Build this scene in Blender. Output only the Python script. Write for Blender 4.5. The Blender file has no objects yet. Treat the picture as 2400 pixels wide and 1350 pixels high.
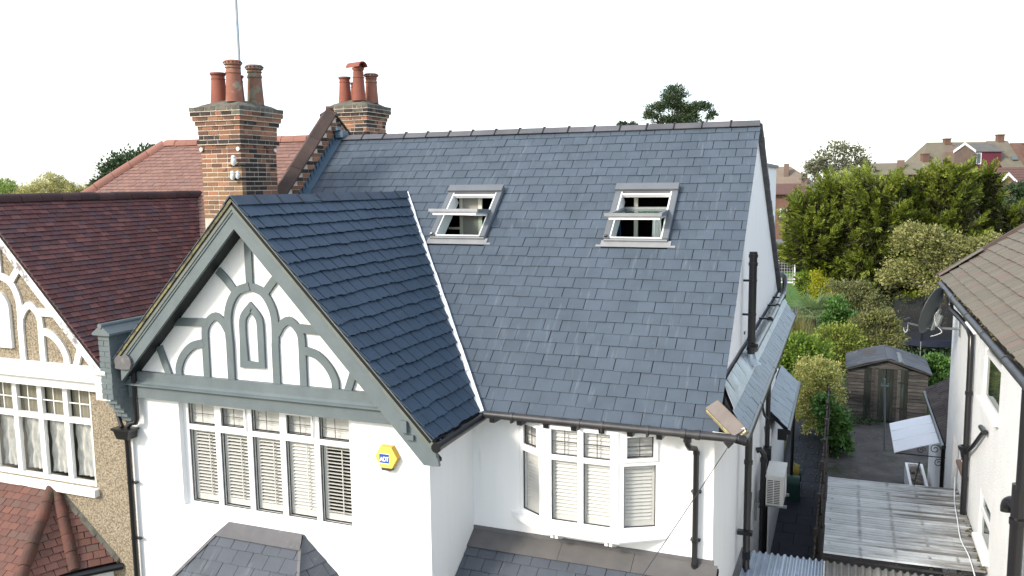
import bpy, bmesh, math, random
import numpy as np
from mathutils import Vector, Matrix
random.seed(11)
rng = np.random.default_rng(11)
scene = bpy.context.scene
COL = scene.collection
R = math.radians

# ------------------------------------------------------------------ camera
CAM = Vector((4.7722, -8.57, 2.9532))
FPX = 1977.0
yaw, pitch, roll = 0.3776, 0.1239, -0.0112
_f = Vector((-math.sin(yaw) * math.cos(pitch), math.cos(yaw) * math.cos(pitch), -math.sin(pitch)))
_r0 = Vector((math.cos(yaw), math.sin(yaw), 0))
_u0 = _r0.cross(_f)
_r = math.cos(roll) * _r0 + math.sin(roll) * _u0
_u = -math.sin(roll) * _r0 + math.cos(roll) * _u0
cd = bpy.data.cameras.new('camera')
cam = bpy.data.objects.new('camera', cd)
COL.objects.link(cam)
cd.sensor_width = 36.0
cd.lens = FPX / 2400.0 * 36.0
cd.clip_start = 0.1
cd.clip_end = 3000
M4 = Matrix(((_r.x, _u.x, -_f.x, CAM.x), (_r.y, _u.y, -_f.y, CAM.y), (_r.z, _u.z, -_f.z, CAM.z), (0, 0, 0, 1)))
cam.matrix_world = M4
scene.camera = cam


def pix(p):
    d = Vector(p) - CAM
    z = d.dot(_f)
    return 1200 + FPX * d.dot(_r) / z, 675 - FPX * d.dot(_u) / z, z


def px_area(pts):
    q = [pix(p) for p in pts]
    if min(k[2] for k in q) < 0.3:
        return 0
    cx = sum(k[0] for k in q) / len(q)
    cy = sum(k[1] for k in q) / len(q)
    if not (-10 < cx < 2410 and -10 < cy < 1360):
        return 0
    a = 0
    for i in range(len(q)):
        x0, y0, _ = q[i]
        x1, y1, _ = q[(i + 1) % len(q)]
        a += x0 * y1 - x1 * y0
    return abs(a) / 2


# ------------------------------------------------------------------ sky, sun, exposure
SUN_EL, SUN_AZ = 31.0, 34.0        # azimuth: degrees from straight behind the camera's house axis (-Y) towards -X
world = bpy.data.worlds.new('World')
scene.world = world
world.use_nodes = True
wn, wl = world.node_tree.nodes, world.node_tree.links
wn.clear()
sky = wn.new('ShaderNodeTexSky')
sky.sky_type = 'NISHITA'
sky.sun_disc = False
sky.sun_elevation = R(SUN_EL)
sdir = Vector((-math.cos(R(SUN_EL)) * math.sin(R(SUN_AZ)), -math.cos(R(SUN_EL)) * math.cos(R(SUN_AZ)), math.sin(R(SUN_EL))))
sky.sun_rotation = math.atan2(sdir.x, sdir.y)
sky.altitude = 50
sky.air_density = 1.0
sky.dust_density = 1.5
sky.ozone_density = 1.0
bg = wn.new('ShaderNodeBackground')
bg.inputs['Strength'].default_value = 0.12
wo = wn.new('ShaderNodeOutputWorld')
wl.new(sky.outputs[0], bg.inputs['Color'])
veil = wn.new('ShaderNodeBackground')          # thin white cloud over the whole sky
veil.inputs['Color'].default_value = (0.93, 0.97, 1.0, 1)
veil.inputs['Strength'].default_value = 0.50
addw = wn.new('ShaderNodeAddShader')
wl.new(bg.outputs[0], addw.inputs[0])
wl.new(veil.outputs[0], addw.inputs[1])
wl.new(addw.outputs[0], wo.inputs['Surface'])
sd = bpy.data.lights.new('sun', 'SUN')
sd.energy = 2.6
sd.angle = R(11.0)
sd.color = (1.0, 0.93, 0.82)
sun = bpy.data.objects.new('sun', sd)
COL.objects.link(sun)
sun.rotation_euler = (-sdir).to_track_quat('-Z', 'Y').to_euler()
vs = scene.view_settings
vs.view_transform = 'Standard'
vs.look = 'None'
vs.exposure = 0.72
vs.gamma = 1.0
vs.use_curve_mapping = False


# ------------------------------------------------------------------ materials
def pm(name, c1, c2=None, scale=4.0, rough=0.8, bump=0.0, bscale=40.0, rnd=0.0, c3=None, t3=0.62, s3=3.0,
       metal=0.0, spec=0.3, stretch=(1, 1, 1), rndc=None, detail=6.0, trans=0.0):
    """procedural material: two colours mixed by noise, optional third colour in blotches, per-piece variation, bump"""
    m = bpy.data.materials.new(name)
    m.use_nodes = True
    n, l = m.node_tree.nodes, m.node_tree.links
    b = n['Principled BSDF']
    b.inputs['Roughness'].default_value = rough
    b.inputs['Metallic'].default_value = metal
    b.inputs['Specular IOR Level'].default_value = spec
    geo = n.new('ShaderNodeNewGeometry')
    mp = n.new('ShaderNodeMapping')
    mp.inputs['Scale'].default_value = stretch
    l.new(geo.outputs['Position'], mp.inputs['Vector'])

    def noise(s, d=detail, ro=0.6):
        t = n.new('ShaderNodeTexNoise')
        t.inputs['Scale'].default_value = s
        t.inputs['Detail'].default_value = d
        t.inputs['Roughness'].default_value = ro
        l.new(mp.outputs[0], t.inputs['Vector'])
        return t

    def ramp(src, a, bb):
        r = n.new('ShaderNodeMapRange')
        r.inputs['From Min'].default_value = a
        r.inputs['From Max'].default_value = bb
        l.new(src, r.inputs['Value'])
        return r.outputs[0]

    def mix(fac, a, bb):
        x = n.new('ShaderNodeMix')
        x.data_type = 'RGBA'
        l.new(fac, x.inputs['Factor'])
        for sock, v in ((x.inputs['A'], a), (x.inputs['B'], bb)):
            if isinstance(v, tuple):
                sock.default_value = (*v, 1)
            else:
                l.new(v, sock)
        return x.outputs['Result']

    col = None
    if c2:
        col = mix(ramp(noise(scale).outputs[0], 0.35, 0.65), c1, c2)
    rn = None
    if rnd or rndc:
        oi = n.new('ShaderNodeObjectInfo')
        ad = n.new('ShaderNodeMath')
        ad.operation = 'ADD'
        l.new(oi.outputs['Random'], ad.inputs[0])
        l.new(geo.outputs['Random Per Island'], ad.inputs[1])
        fr = n.new('ShaderNodeMath')
        fr.operation = 'FRACT'
        l.new(ad.outputs[0], fr.inputs[0])
        rn = fr.outputs[0]
    if rndc:
        cr = n.new('ShaderNodeValToRGB')
        cr.color_ramp.interpolation = 'CONSTANT' if len(rndc) > 3 else 'LINEAR'
        el = cr.color_ramp.elements
        while len(el) < len(rndc):
            el.new(0.5)
        for i, c in enumerate(rndc):
            el[i].position = i / len(rndc) if len(rndc) > 3 else i / (len(rndc) - 1)
            el[i].color = (*c, 1)
        l.new(rn, cr.inputs[0])
        if col is None:
            col = cr.outputs[0]
        else:
            x = n.new('ShaderNodeMix')
            x.data_type = 'RGBA'
            x.inputs['Factor'].default_value = 0.55
            l.new(col, x.inputs['A'])
            l.new(cr.outputs[0], x.inputs['B'])
            col = x.outputs['Result']
    if c3:
        col = mix(ramp(noise(s3, 8, 0.7).outputs[0], t3, t3 + 0.06), col if col is not None else c1, c3)
    if rnd:
        hv = n.new('ShaderNodeHueSaturation')
        if col is None:
            hv.inputs['Color'].default_value = (*c1, 1)
        else:
            l.new(col, hv.inputs['Color'])
        mr = n.new('ShaderNodeMapRange')
        mr.inputs['To Min'].default_value = 1 - rnd
        mr.inputs['To Max'].default_value = 1 + rnd
        l.new(rn, mr.inputs['Value'])
        l.new(mr.outputs[0], hv.inputs['Value'])
        col = hv.outputs[0]
    if col is None:
        b.inputs['Base Color'].default_value = (*c1, 1)
    else:
        l.new(col, b.inputs['Base Color'])
    if bump:
        bp = n.new('ShaderNodeBump')
        bp.inputs['Strength'].default_value = bump
        bp.inputs['Distance'].default_value = 0.02
        l.new(noise(bscale, 4).outputs[0], bp.inputs['Height'])
        l.new(bp.outputs[0], b.inputs['Normal'])
    if trans:
        out = n['Material Output']
        tr = n.new('ShaderNodeBsdfTranslucent')
        ms = n.new('ShaderNodeMixShader')
        ms.inputs[0].default_value = trans
        if col is None:
            tr.inputs[0].default_value = (*c1, 1)
        else:
            l.new(col, tr.inputs[0])
        l.new(b.outputs[0], ms.inputs[1])
        l.new(tr.outputs[0], ms.inputs[2])
        l.new(ms.outputs[0], out.inputs['Surface'])
    return m


def glass_mat(name, tint=(0.85, 0.9, 0.88), refl=0.5):
    m = bpy.data.materials.new(name)
    m.use_nodes = True
    n, l = m.node_tree.nodes, m.node_tree.links
    n.remove(n['Principled BSDF'])
    t = n.new('ShaderNodeBsdfTransparent')
    t.inputs[0].default_value = (*tint, 1)
    g = n.new('ShaderNodeBsdfGlossy')
    g.inputs['Roughness'].default_value = 0.03
    fz = n.new('ShaderNodeLayerWeight')
    fz.inputs[0].default_value = 0.5
    pw = n.new('ShaderNodeMath')
    pw.operation = 'POWER'
    pw.inputs[1].default_value = 4.0
    l.new(fz.outputs['Facing'], pw.inputs[0])
    mu = n.new('ShaderNodeMath')
    mu.operation = 'MULTIPLY_ADD'
    mu.inputs[1].default_value = 0.75 * refl
    mu.inputs[2].default_value = 0.045 * refl
    l.new(pw.outputs[0], mu.inputs[0])
    ms = n.new('ShaderNodeMixShader')
    l.new(mu.outputs[0], ms.inputs[0])
    l.new(t.outputs[0], ms.inputs[1])
    l.new(g.outputs[0], ms.inputs[2])
    l.new(ms.outputs[0], n['Material Output'].inputs['Surface'])
    return m


def streak_mat(name, base, c_streak, c_dust, rough=0.5, spec=0.45, rnd=0.06, amt=0.3):
    """slate: colour varies slate by slate, pale scratches running down the slope and dusty scuffs"""
    m = pm(name, base, tuple(k * 1.22 for k in base), scale=2.2, rough=rough, bump=0.25, bscale=55, rnd=rnd, spec=spec)
    n, l = m.node_tree.nodes, m.node_tree.links
    b = n['Principled BSDF']
    src = b.inputs['Base Color'].links[0].from_socket
    geo = [k for k in n if k.type == 'NEW_GEOMETRY'][0]

    def layer(scale_vec, s, lo, hi, colr, fac, src):
        mp = n.new('ShaderNodeMapping')
        mp.inputs['Scale'].default_value = scale_vec
        l.new(geo.outputs['Position'], mp.inputs['Vector'])
        t = n.new('ShaderNodeTexNoise')
        t.inputs['Scale'].default_value = s
        t.inputs['Detail'].default_value = 5
        t.inputs['Roughness'].default_value = 0.65
        l.new(mp.outputs[0], t.inputs['Vector'])
        r = n.new('ShaderNodeMapRange')
        r.inputs['From Min'].default_value = lo
        r.inputs['From Max'].default_value = hi
        r.inputs['To Max'].default_value = fac
        l.new(t.outputs[0], r.inputs['Value'])
        x = n.new('ShaderNodeMix')
        x.data_type = 'RGBA'
        l.new(r.outputs[0], x.inputs['Factor'])
        l.new(src, x.inputs['A'])
        x.inputs['B'].default_value = (*colr, 1)
        return x.outputs['Result']
    src = layer((14, 1.6, 1.6), 1.0, 0.58, 0.72, c_streak, amt, src)
    src = layer((9, 9, 9), 1.0, 0.68, 0.78, c_dust, amt * 1.4, src)
    l.new(src, b.inputs['Base Color'])
    return m


M = {}
M['slate'] = streak_mat('slate', (0.054, 0.071, 0.092), (0.20, 0.22, 0.24), (0.22, 0.21, 0.20))
M['slate_gable'] = streak_mat('slate_riven_shaded', (0.021, 0.043, 0.073), (0.085, 0.12, 0.16), (0.10, 0.12, 0.15), rough=0.6, amt=0.18)  # riven slate; the slope's blue shade is put into this darker colour
M['slate_low'] = streak_mat('slate_low', (0.062, 0.070, 0.085), (0.2, 0.2, 0.21), (0.2, 0.19, 0.18))
M['underlay'] = pm('underlay', (0.012, 0.012, 0.014), rough=0.9)
M['ridge'] = pm('ridge_clay_grey', (0.115, 0.115, 0.125), (0.085, 0.085, 0.095), 3, 0.6, 0.2, 60, rnd=0.1)
M['ridge_blue'] = pm('ridge_slate_blue', (0.05, 0.07, 0.10), (0.035, 0.05, 0.075), 4, 0.6, 0.3, 50, rnd=0.12)
M['clip'] = pm('ridge_clip_black', (0.015, 0.015, 0.017), rough=0.5)
M['render'] = pm('white_render', (0.81, 0.81, 0.80), (0.775, 0.78, 0.775), 1.6, 0.85, 0.12, 120, c3=(0.70, 0.70, 0.68), t3=0.64, s3=1.0, stretch=(3.5, 3.5, 0.45))
M['render_side'] = M['render']
M['grey_paint'] = pm('grey_timber_paint', (0.130, 0.158, 0.165), (0.106, 0.132, 0.140), 3, 0.55, 0.1, 30, spec=0.4)
M['grey_moss'] = pm('grey_timber_mossy', (0.16, 0.175, 0.15), (0.12, 0.14, 0.13), 5, 0.7, 0.15, 40, c3=(0.16, 0.15, 0.075), t3=0.60, s3=6)
M['roughcast'] = pm('roughcast', (0.80, 0.80, 0.79), (0.74, 0.745, 0.735), 3, 0.9, 0.9, 38)
M['moss'] = pm('dry_moss', (0.085, 0.07, 0.03), (0.05, 0.05, 0.022), 12, 0.95)
M['brown_sill'] = pm('brown_sill', (0.16, 0.10, 0.08), rough=0.7)
M['rubble'] = pm('rubble', (0.14, 0.11, 0.085), (0.30, 0.27, 0.24), 9, 0.95)
M['post_grey'] = pm('post_grey', (0.10, 0.125, 0.125), rough=0.5)
M['felt_blue'] = pm('felt_blue_grey', (0.085, 0.093, 0.11), (0.06, 0.065, 0.08), 9, 0.8, 0.2, 30, stretch=(1, 6, 1))
M['cap_brown'] = pm('cap_brown', (0.20, 0.17, 0.15), (0.165, 0.14, 0.125), 5, 0.8, 0.2, 40)
M['mortar_yellow'] = pm('mortar_yellow', (0.42, 0.37, 0.19), (0.30, 0.26, 0.14), 12, 0.95, 0.5, 50)
M['slate_strip'] = streak_mat('slate_strip', (0.165, 0.20, 0.235), (0.26, 0.29, 0.32), (0.24, 0.25, 0.26), rough=0.38, spec=0.6)  # sky reflection at a grazing view put into a paler base colour
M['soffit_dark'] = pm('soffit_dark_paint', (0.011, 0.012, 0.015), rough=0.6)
M['mortar_verge'] = pm('verge_mortar', (0.26, 0.23, 0.11), (0.07, 0.07, 0.06), 9, 0.95, 0.5, 60)
M['black_plastic'] = pm('black_plastic', (0.012, 0.012, 0.014), rough=0.28, spec=0.5)
M['black_grey'] = pm('black_gutter_worn', (0.045, 0.043, 0.045), (0.02, 0.02, 0.022), 6, 0.45, 0.1, 40, spec=0.5)
M['upvc'] = pm('white_upvc', (0.82, 0.82, 0.82), rough=0.35, spec=0.5)
M['shutter'] = pm('shutter_white', (0.64, 0.635, 0.62), rough=0.5)
M['seal'] = pm('dark_seal', (0.03, 0.03, 0.03), rough=0.6)
M['leadline'] = pm('lead_glazing_bar', (0.10, 0.10, 0.10), rough=0.6)
M['lead'] = pm('lead_sheet', (0.135, 0.13, 0.133), (0.105, 0.102, 0.108), 3, 0.55, 0.15, 25, c3=(0.175, 0.17, 0.172), t3=0.6, s3=5)
M['lead_brown'] = pm('lead_brown', (0.118, 0.112, 0.108), (0.09, 0.087, 0.088), 2.5, 0.6, 0.12, 25)
M['lead_bright'] = pm('lead_bright', (0.42, 0.46, 0.48), (0.32, 0.36, 0.39), 5, 0.32, 0.35, 14, metal=0.5, spec=0.5)
M['flash_blue'] = pm('painted_flashing', (0.10, 0.15, 0.20), (0.075, 0.12, 0.165), 4, 0.5, 0.1, 30)
M['valley'] = pm('valley_white', (0.80, 0.82, 0.83), (0.66, 0.70, 0.72), 8, 0.6, 0.25, 30, c3=(0.30, 0.31, 0.33), t3=0.66, s3=9)
M['velux'] = pm('roof_window_grey', (0.135, 0.145, 0.155), (0.118, 0.128, 0.138), 3, 0.4, spec=0.5)
M['velux_side'] = pm('roof_window_dark', (0.14, 0.165, 0.195), rough=0.4, spec=0.5)
M['alu'] = pm('alu_trim', (0.30, 0.31, 0.32), (0.26, 0.27, 0.28), 6, 0.38, metal=0.3, spec=0.5)
M['flashing_grey'] = pm('flashing_grey', (0.25, 0.255, 0.26), (0.215, 0.22, 0.225), 5, 0.5, spec=0.4)
M['glass'] = glass_mat('window_glass', (0.96, 0.96, 0.95), 0.6)
M['glass_dark'] = glass_mat('window_glass_dark', (0.45, 0.52, 0.5), 0.9)
M['glass_sash'] = glass_mat('roof_window_glass', (0.75, 0.85, 0.82), 1.0)
M['room'] = pm('room_wall', (0.30, 0.28, 0.25), rough=0.9)
M['room_dim'] = pm('room_dim', (0.10, 0.098, 0.092), rough=0.9)
M['room_dark'] = pm('room_dark', (0.012, 0.012, 0.013), rough=0.9)
M['brick'] = pm('stock_brick', (0.24, 0.10, 0.055), (0.14, 0.075, 0.048), 7, 0.9, 0.5, 45, rnd=0.14,
                rndc=[(0.36, 0.16, 0.09), (0.19, 0.11, 0.075), (0.075, 0.055, 0.046), (0.34, 0.165, 0.098), (0.25, 0.135, 0.085), (0.055, 0.045, 0.041), (0.38, 0.185, 0.11)],
                c3=(0.025, 0.022, 0.022), t3=0.585, s3=2.6)
M['brick_tan'] = pm('tan_brick', (0.26, 0.155, 0.09), (0.17, 0.105, 0.066), 7, 0.9, 0.5, 45, rnd=0.16,
                    rndc=[(0.32, 0.19, 0.10), (0.22, 0.135, 0.08), (0.13, 0.085, 0.06), (0.28, 0.165, 0.095)])
M['brick_black'] = pm('sooty_brick', (0.03, 0.027, 0.026), (0.06, 0.045, 0.038), 8, 0.9, 0.5, 45, rnd=0.2)
M['brick_lichen'] = pm('lichened_brick', (0.15, 0.14, 0.11), (0.085, 0.08, 0.068), 8, 0.95, 0.6, 40, rnd=0.15, c3=(0.32, 0.25, 0.04), t3=0.67, s3=2.4)
M['flaunching'] = pm('lichened_mortar', (0.16, 0.15, 0.12), (0.09, 0.085, 0.07), 7, 0.95, 0.7, 30, c3=(0.35, 0.27, 0.04), t3=0.66, s3=2.6)
M['mortar'] = pm('mortar', (0.62, 0.54, 0.44), (0.50, 0.43, 0.35), 8, 0.95, 0.3, 60)
M['pot'] = pm('terracotta_pot', (0.255, 0.085, 0.055), (0.20, 0.068, 0.047), 4, 0.75, 0.15, 40)
M['pot_lichen'] = pm('lichened_pot', (0.29, 0.125, 0.085), (0.24, 0.10, 0.07), 4, 0.85, 0.3, 40, c3=(0.28, 0.24, 0.18), t3=0.545, s3=6)
M['pot_grey'] = pm('grey_lichened_pot', (0.24, 0.12, 0.08), (0.17, 0.105, 0.08), 6, 0.9, 0.4, 40, c3=(0.20, 0.18, 0.13), t3=0.5, s3=7)
M['coping'] = pm('coping_tile', (0.088, 0.058, 0.047), (0.058, 0.042, 0.038), 3, 0.85, 0.3, 30, rnd=0.12, c3=(0.30, 0.27, 0.24), t3=0.70, s3=11)
TILE_D = [(0.125, 0.052, 0.050), (0.155, 0.060, 0.053), (0.095, 0.048, 0.052), (0.135, 0.052, 0.047), (0.075, 0.052, 0.060), (0.17, 0.070, 0.060)]
M['tile_dark'] = pm('plain_tile_dark', (0.125, 0.052, 0.050), (0.092, 0.045, 0.048), 1.6, 0.75, 0.4, 40, rnd=0.18, rndc=TILE_D, c3=(0.20, 0.165, 0.145), t3=0.665, s3=6)
TILE_L = [(0.205, 0.122, 0.098), (0.188, 0.112, 0.092), (0.225, 0.142, 0.112), (0.198, 0.117, 0.094), (0.165, 0.108, 0.094), (0.215, 0.127, 0.098)]
M['tile_light'] = pm('plain_tile_light', (0.225, 0.12, 0.10), (0.20, 0.11, 0.095), 1.5, 0.8, 0.3, 40, rnd=0.08, rndc=TILE_L, c3=(0.17, 0.12, 0.11), t3=0.60, s3=1.6)
TILE_B = [(0.165, 0.075, 0.057), (0.135, 0.067, 0.054), (0.185, 0.085, 0.064), (0.11, 0.06, 0.05), (0.155, 0.072, 0.057), (0.095, 0.07, 0.058)]
M['tile_bay'] = pm('plain_tile_bay', (0.155, 0.074, 0.057), (0.115, 0.06, 0.05), 2.0, 0.85, 0.4, 40, rnd=0.12, rndc=TILE_B)
M['hip_tile'] = pm('hip_tile', (0.145, 0.060, 0.045), (0.08, 0.047, 0.038), 3.5, 0.85, 0.5, 30, rnd=0.1, c3=(0.06, 0.05, 0.03), t3=0.58, s3=5)
M['ridge_dark'] = pm('ridge_tile_dark', (0.075, 0.036, 0.035), (0.045, 0.03, 0.031), 4, 0.85, 0.4, 40, rnd=0.15, c3=(0.15, 0.13, 0.12), t3=0.66, s3=6)
M['ridge_light'] = pm('ridge_tile_light', (0.28, 0.125, 0.095), (0.23, 0.12, 0.095), 4, 0.85, 0.3, 40, rnd=0.12)
TILE_R = [(0.160, 0.142, 0.110), (0.178, 0.156, 0.118), (0.148, 0.132, 0.105), (0.168, 0.146, 0.112), (0.156, 0.136, 0.110), (0.165, 0.143, 0.112), (0.150, 0.132, 0.106), (0.160, 0.105, 0.088)]
M['tile_buff'] = pm('plain_tile_buff', (0.165, 0.145, 0.112), (0.140, 0.125, 0.10), 2.5, 0.9, 0.4, 40, rnd=0.1, rndc=TILE_R, c3=(0.42, 0.38, 0.34), t3=0.73, s3=5)
M['verge_brown'] = pm('verge_brown', (0.10, 0.075, 0.065), (0.07, 0.055, 0.05), 4, 0.9, 0.4, 30)
M['pebbledash'] = pm('pebbledash', (0.17, 0.135, 0.09), (0.40, 0.34, 0.25), 34, 0.95, 1.0, 44, c3=(0.07, 0.05, 0.033), t3=0.585, s3=40, detail=2)
M['peel_paint'] = pm('peeling_white_paint', (0.80, 0.79, 0.77), (0.76, 0.75, 0.73), 3, 0.7, 0.2, 40, c3=(0.30, 0.27, 0.25), t3=0.66, s3=5, stretch=(1.2, 1.2, 4))
M['peel_paint_side'] = pm('flaking_bargeboard', (0.72, 0.71, 0.70), (0.62, 0.61, 0.60), 4, 0.7, 0.3, 40, c3=(0.22, 0.20, 0.21), t3=0.535, s3=4)
M['white_paint'] = pm('white_paint', (0.81, 0.80, 0.78), rough=0.6)
M['lace'] = pm('net_curtain', (0.62, 0.62, 0.60), (0.40, 0.40, 0.39), 9, 0.9, stretch=(3, 3, 0.9))
M['curtain'] = pm('beige_curtain', (0.40, 0.37, 0.29), (0.30, 0.28, 0.22), 5, 0.9, stretch=(4, 4, 0.2))
M['yellow'] = pm('alarm_yellow', (0.74, 0.56, 0.11), rough=0.4, spec=0.5)
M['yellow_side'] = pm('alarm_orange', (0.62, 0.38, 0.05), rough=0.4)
M['label_blue'] = pm('label_blue', (0.03, 0.08, 0.36), rough=0.5)
M['label_white'] = pm('label_white', (0.8, 0.8, 0.82), rough=0.5)
M['dark_grey'] = pm('dark_grey_plastic', (0.05, 0.05, 0.055), rough=0.5)
M['porcelain'] = pm('porcelain', (0.70, 0.72, 0.70), rough=0.2, spec=0.6)
M['iron'] = pm('iron_black', (0.02, 0.019, 0.018), rough=0.6)
M['galv'] = pm('galvanised', (0.34, 0.36, 0.38), (0.26, 0.28, 0.30), 8, 0.4, metal=0.6)
M['pipe_grey'] = pm('grey_black_waste_pipe', (0.17, 0.18, 0.19), (0.10, 0.105, 0.11), 3, 0.3, spec=0.6)
M['ac_white'] = pm('ac_casing', (0.66, 0.66, 0.62), (0.60, 0.60, 0.565), 3, 0.5)
M['slab'] = pm('dark_paving', (0.021, 0.025, 0.035), (0.015, 0.018, 0.026), 2.4, 0.75, 0.3, 60, rnd=0.14, c3=(0.035, 0.04, 0.05), t3=0.66, s3=3)
M['concrete'] = pm('mossy_concrete', (0.10, 0.092, 0.09), (0.06, 0.055, 0.053), 1.6, 0.95, 0.5, 18, c3=(0.04, 0.05, 0.018), t3=0.55, s3=0.55)
M['old_wood'] = pm('weathered_boards', (0.085, 0.077, 0.070), (0.040, 0.037, 0.034), 3.2, 0.9, 0.5, 50, rnd=0.38, stretch=(1, 1, 7))
M['shed_door'] = pm('green_black_boards', (0.030, 0.033, 0.027), (0.017, 0.019, 0.017), 3, 0.9, 0.4, 50, rnd=0.25, stretch=(7, 7, 0.7), c3=(0.035, 0.055, 0.048), t3=0.56, s3=2)
M['felt'] = pm('roofing_felt', (0.075, 0.085, 0.098), (0.048, 0.053, 0.063), 2.4, 0.85, 0.4, 30, c3=(0.14, 0.155, 0.16), t3=0.60, s3=2, rnd=0.12)
M['felt_patch'] = pm('felt_patch', (0.07, 0.06, 0.056), (0.05, 0.045, 0.043), 3, 0.85, 0.3, 30)
M['felt_light'] = pm('felt_strip', (0.16, 0.18, 0.18), (0.12, 0.14, 0.14), 4, 0.8, 0.2, 30)
M['fence_wood'] = pm('fence_wood', (0.095, 0.08, 0.066), (0.055, 0.047, 0.04), 3, 0.9, 0.5, 40, rnd=0.2, stretch=(4, 4, 0.6))
M['corr_grey'] = pm('corrugated_sheet', (0.50, 0.53, 0.545), (0.39, 0.415, 0.425), 2.2, 0.5, 0.1, 20, rnd=0.16)


def canopy_dirt_shade():
    """brown streaks along the corrugations, thicker towards the house, rails showing through as dark lines, and troughs painted darker for shade"""
    m = M['corr_grey']
    n, l = m.node_tree.nodes, m.node_tree.links
    b = n['Principled BSDF']
    src = b.inputs['Base Color'].links[0].from_socket
    geo = [k for k in n if k.type == 'NEW_GEOMETRY'][0]
    sep = n.new('ShaderNodeSeparateXYZ')
    l.new(geo.outputs['Position'], sep.inputs[0])

    def noise(sc, vec):
        mp_ = n.new('ShaderNodeMapping')
        mp_.inputs['Scale'].default_value = vec
        l.new(geo.outputs['Position'], mp_.inputs['Vector'])
        t = n.new('ShaderNodeTexNoise')
        t.inputs['Scale'].default_value = sc
        t.inputs['Detail'].default_value = 6
        t.inputs['Roughness'].default_value = 0.65
        l.new(mp_.outputs[0], t.inputs['Vector'])
        return t.outputs[0]

    def op(o, a, c, clampv=False):
        x = n.new('ShaderNodeMath')
        x.operation = o
        x.use_clamp = clampv
        for i, v in enumerate((a, c)):
            if isinstance(v, (int, float)):
                x.inputs[i].default_value = v
            else:
                l.new(v, x.inputs[i])
        return x.outputs[0]
    near = op('MULTIPLY', op('SUBTRACT', sep.outputs[0], 5.3), 0.16)
    st = op('MULTIPLY', op('SUBTRACT', op('ADD', noise(1.0, (0.5, 9, 1)), near), 0.60), 7.0, True)
    lines = 0.0
    for x0 in (5.15, 5.65, 6.12, 6.5):
        d = op('ABSOLUTE', op('SUBTRACT', sep.outputs[0], x0), 0)
        k = op('MULTIPLY', op('SUBTRACT', 0.05, d), 22.0, True)
        lines = op('ADD', lines, k)
    ln = op('MULTIPLY', lines, op('MULTIPLY', op('SUBTRACT', noise(1.0, (5, 4, 1)), 0.36), 3.2, True), True)  # rails seen through the sheet, painted as broken dark lines
    atn = n.new('ShaderNodeAttribute')
    atn.attribute_name = 'trough'
    tr_ = op('MULTIPLY', op('POWER', atn.outputs['Fac'], 1.6), op('ADD', noise(1.0, (1.5, 2.5, 1)), 0.02))
    fac = op('MULTIPLY', op('MAXIMUM', op('MAXIMUM', st, ln), tr_), 0.82)
    x = n.new('ShaderNodeMix')
    x.data_type = 'RGBA'
    l.new(fac, x.inputs['Factor'])
    l.new(src, x.inputs['A'])
    x.inputs['B'].default_value = (0.080, 0.070, 0.062, 1)
    l.new(x.outputs['Result'], b.inputs['Base Color'])


canopy_dirt_shade()
M['corr_dark'] = pm('corrugated_dark', (0.24, 0.235, 0.22), (0.16, 0.155, 0.14), 3, 0.6, 0.2, 20, c3=(0.06, 0.05, 0.04), t3=0.58, s3=2)
M['corr_clear'] = pm('corrugated_clear', (0.50, 0.58, 0.68), (0.40, 0.48, 0.58), 3, 0.15, spec=0.8, trans=0.25)
M['polycarb'] = pm('opal_polycarbonate', (0.80, 0.81, 0.83), (0.76, 0.77, 0.80), 2, 0.4, trans=0.2)
M['pantile_dark'] = pm('dark_interlocking_tile', (0.075, 0.06, 0.055), (0.05, 0.042, 0.04), 4, 0.9, 0.3, 30, rnd=0.2)
M['dish'] = pm('dish_grey', (0.085, 0.097, 0.097), (0.073, 0.084, 0.084), 3, 0.5)
M['dish_bracket'] = pm('dish_bracket', (0.22, 0.24, 0.235), rough=0.5)
M['net'] = pm('black_net', (0.010, 0.012, 0.014), rough=0.9)
M['tramp_mat'] = pm('trampoline_mat', (0.012, 0.015, 0.03), rough=0.8)
M['green_plastic'] = pm('green_plastic', (0.018, 0.06, 0.045), rough=0.45)
M['hose_yellow'] = pm('hose_yellow', (0.36, 0.25, 0.03), (0.22, 0.20, 0.03), 9, rough=0.5)
M['grass'] = pm('lawn', (0.075, 0.15, 0.025), (0.055, 0.12, 0.02), 1.2, 0.95, 0.5, 30, c3=(0.15, 0.15, 0.05), t3=0.66, s3=0.8)
M['ground'] = pm('ground', (0.075, 0.085, 0.04), (0.055, 0.065, 0.03), 0.3, 0.95, 0.3, 5)
M['paving_pale'] = pm('pale_paving', (0.26, 0.23, 0.19), (0.21, 0.19, 0.16), 2, 0.9)
M['shed_black'] = pm('black_stained_boards', (0.022, 0.02, 0.02), (0.014, 0.013, 0.013), 3, 0.8, rnd=0.25)
M['shingle_grey'] = pm('grey_felt_shingles', (0.15, 0.15, 0.155), (0.11, 0.11, 0.115), 2, 0.9, 0.4, 12)
M['far_brick'] = pm('far_brick', (0.165, 0.118, 0.095), (0.135, 0.098, 0.08), 1.2, 0.9, 0.3, 6)
M['far_brick_dark'] = pm('far_brick_dark', (0.155, 0.088, 0.066), (0.125, 0.072, 0.056), 1.2, 0.9, 0.3, 6)
M['far_roof'] = pm('far_roof_brown', (0.165, 0.145, 0.105), (0.135, 0.12, 0.09), 0.8, 0.9, 0.3, 3)
M['far_red'] = pm('far_roof_red', (0.13, 0.075, 0.066), (0.105, 0.062, 0.055), 0.8, 0.9, 0.3, 3, rnd=0.1)
M['far_maroon'] = pm('maroon_cladding', (0.13, 0.026, 0.042), (0.11, 0.022, 0.036), 0.6, 0.7)
M['bark'] = pm('bark', (0.10, 0.075, 0.055), (0.06, 0.045, 0.035), 6, 0.95, 0.6, 20)
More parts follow.
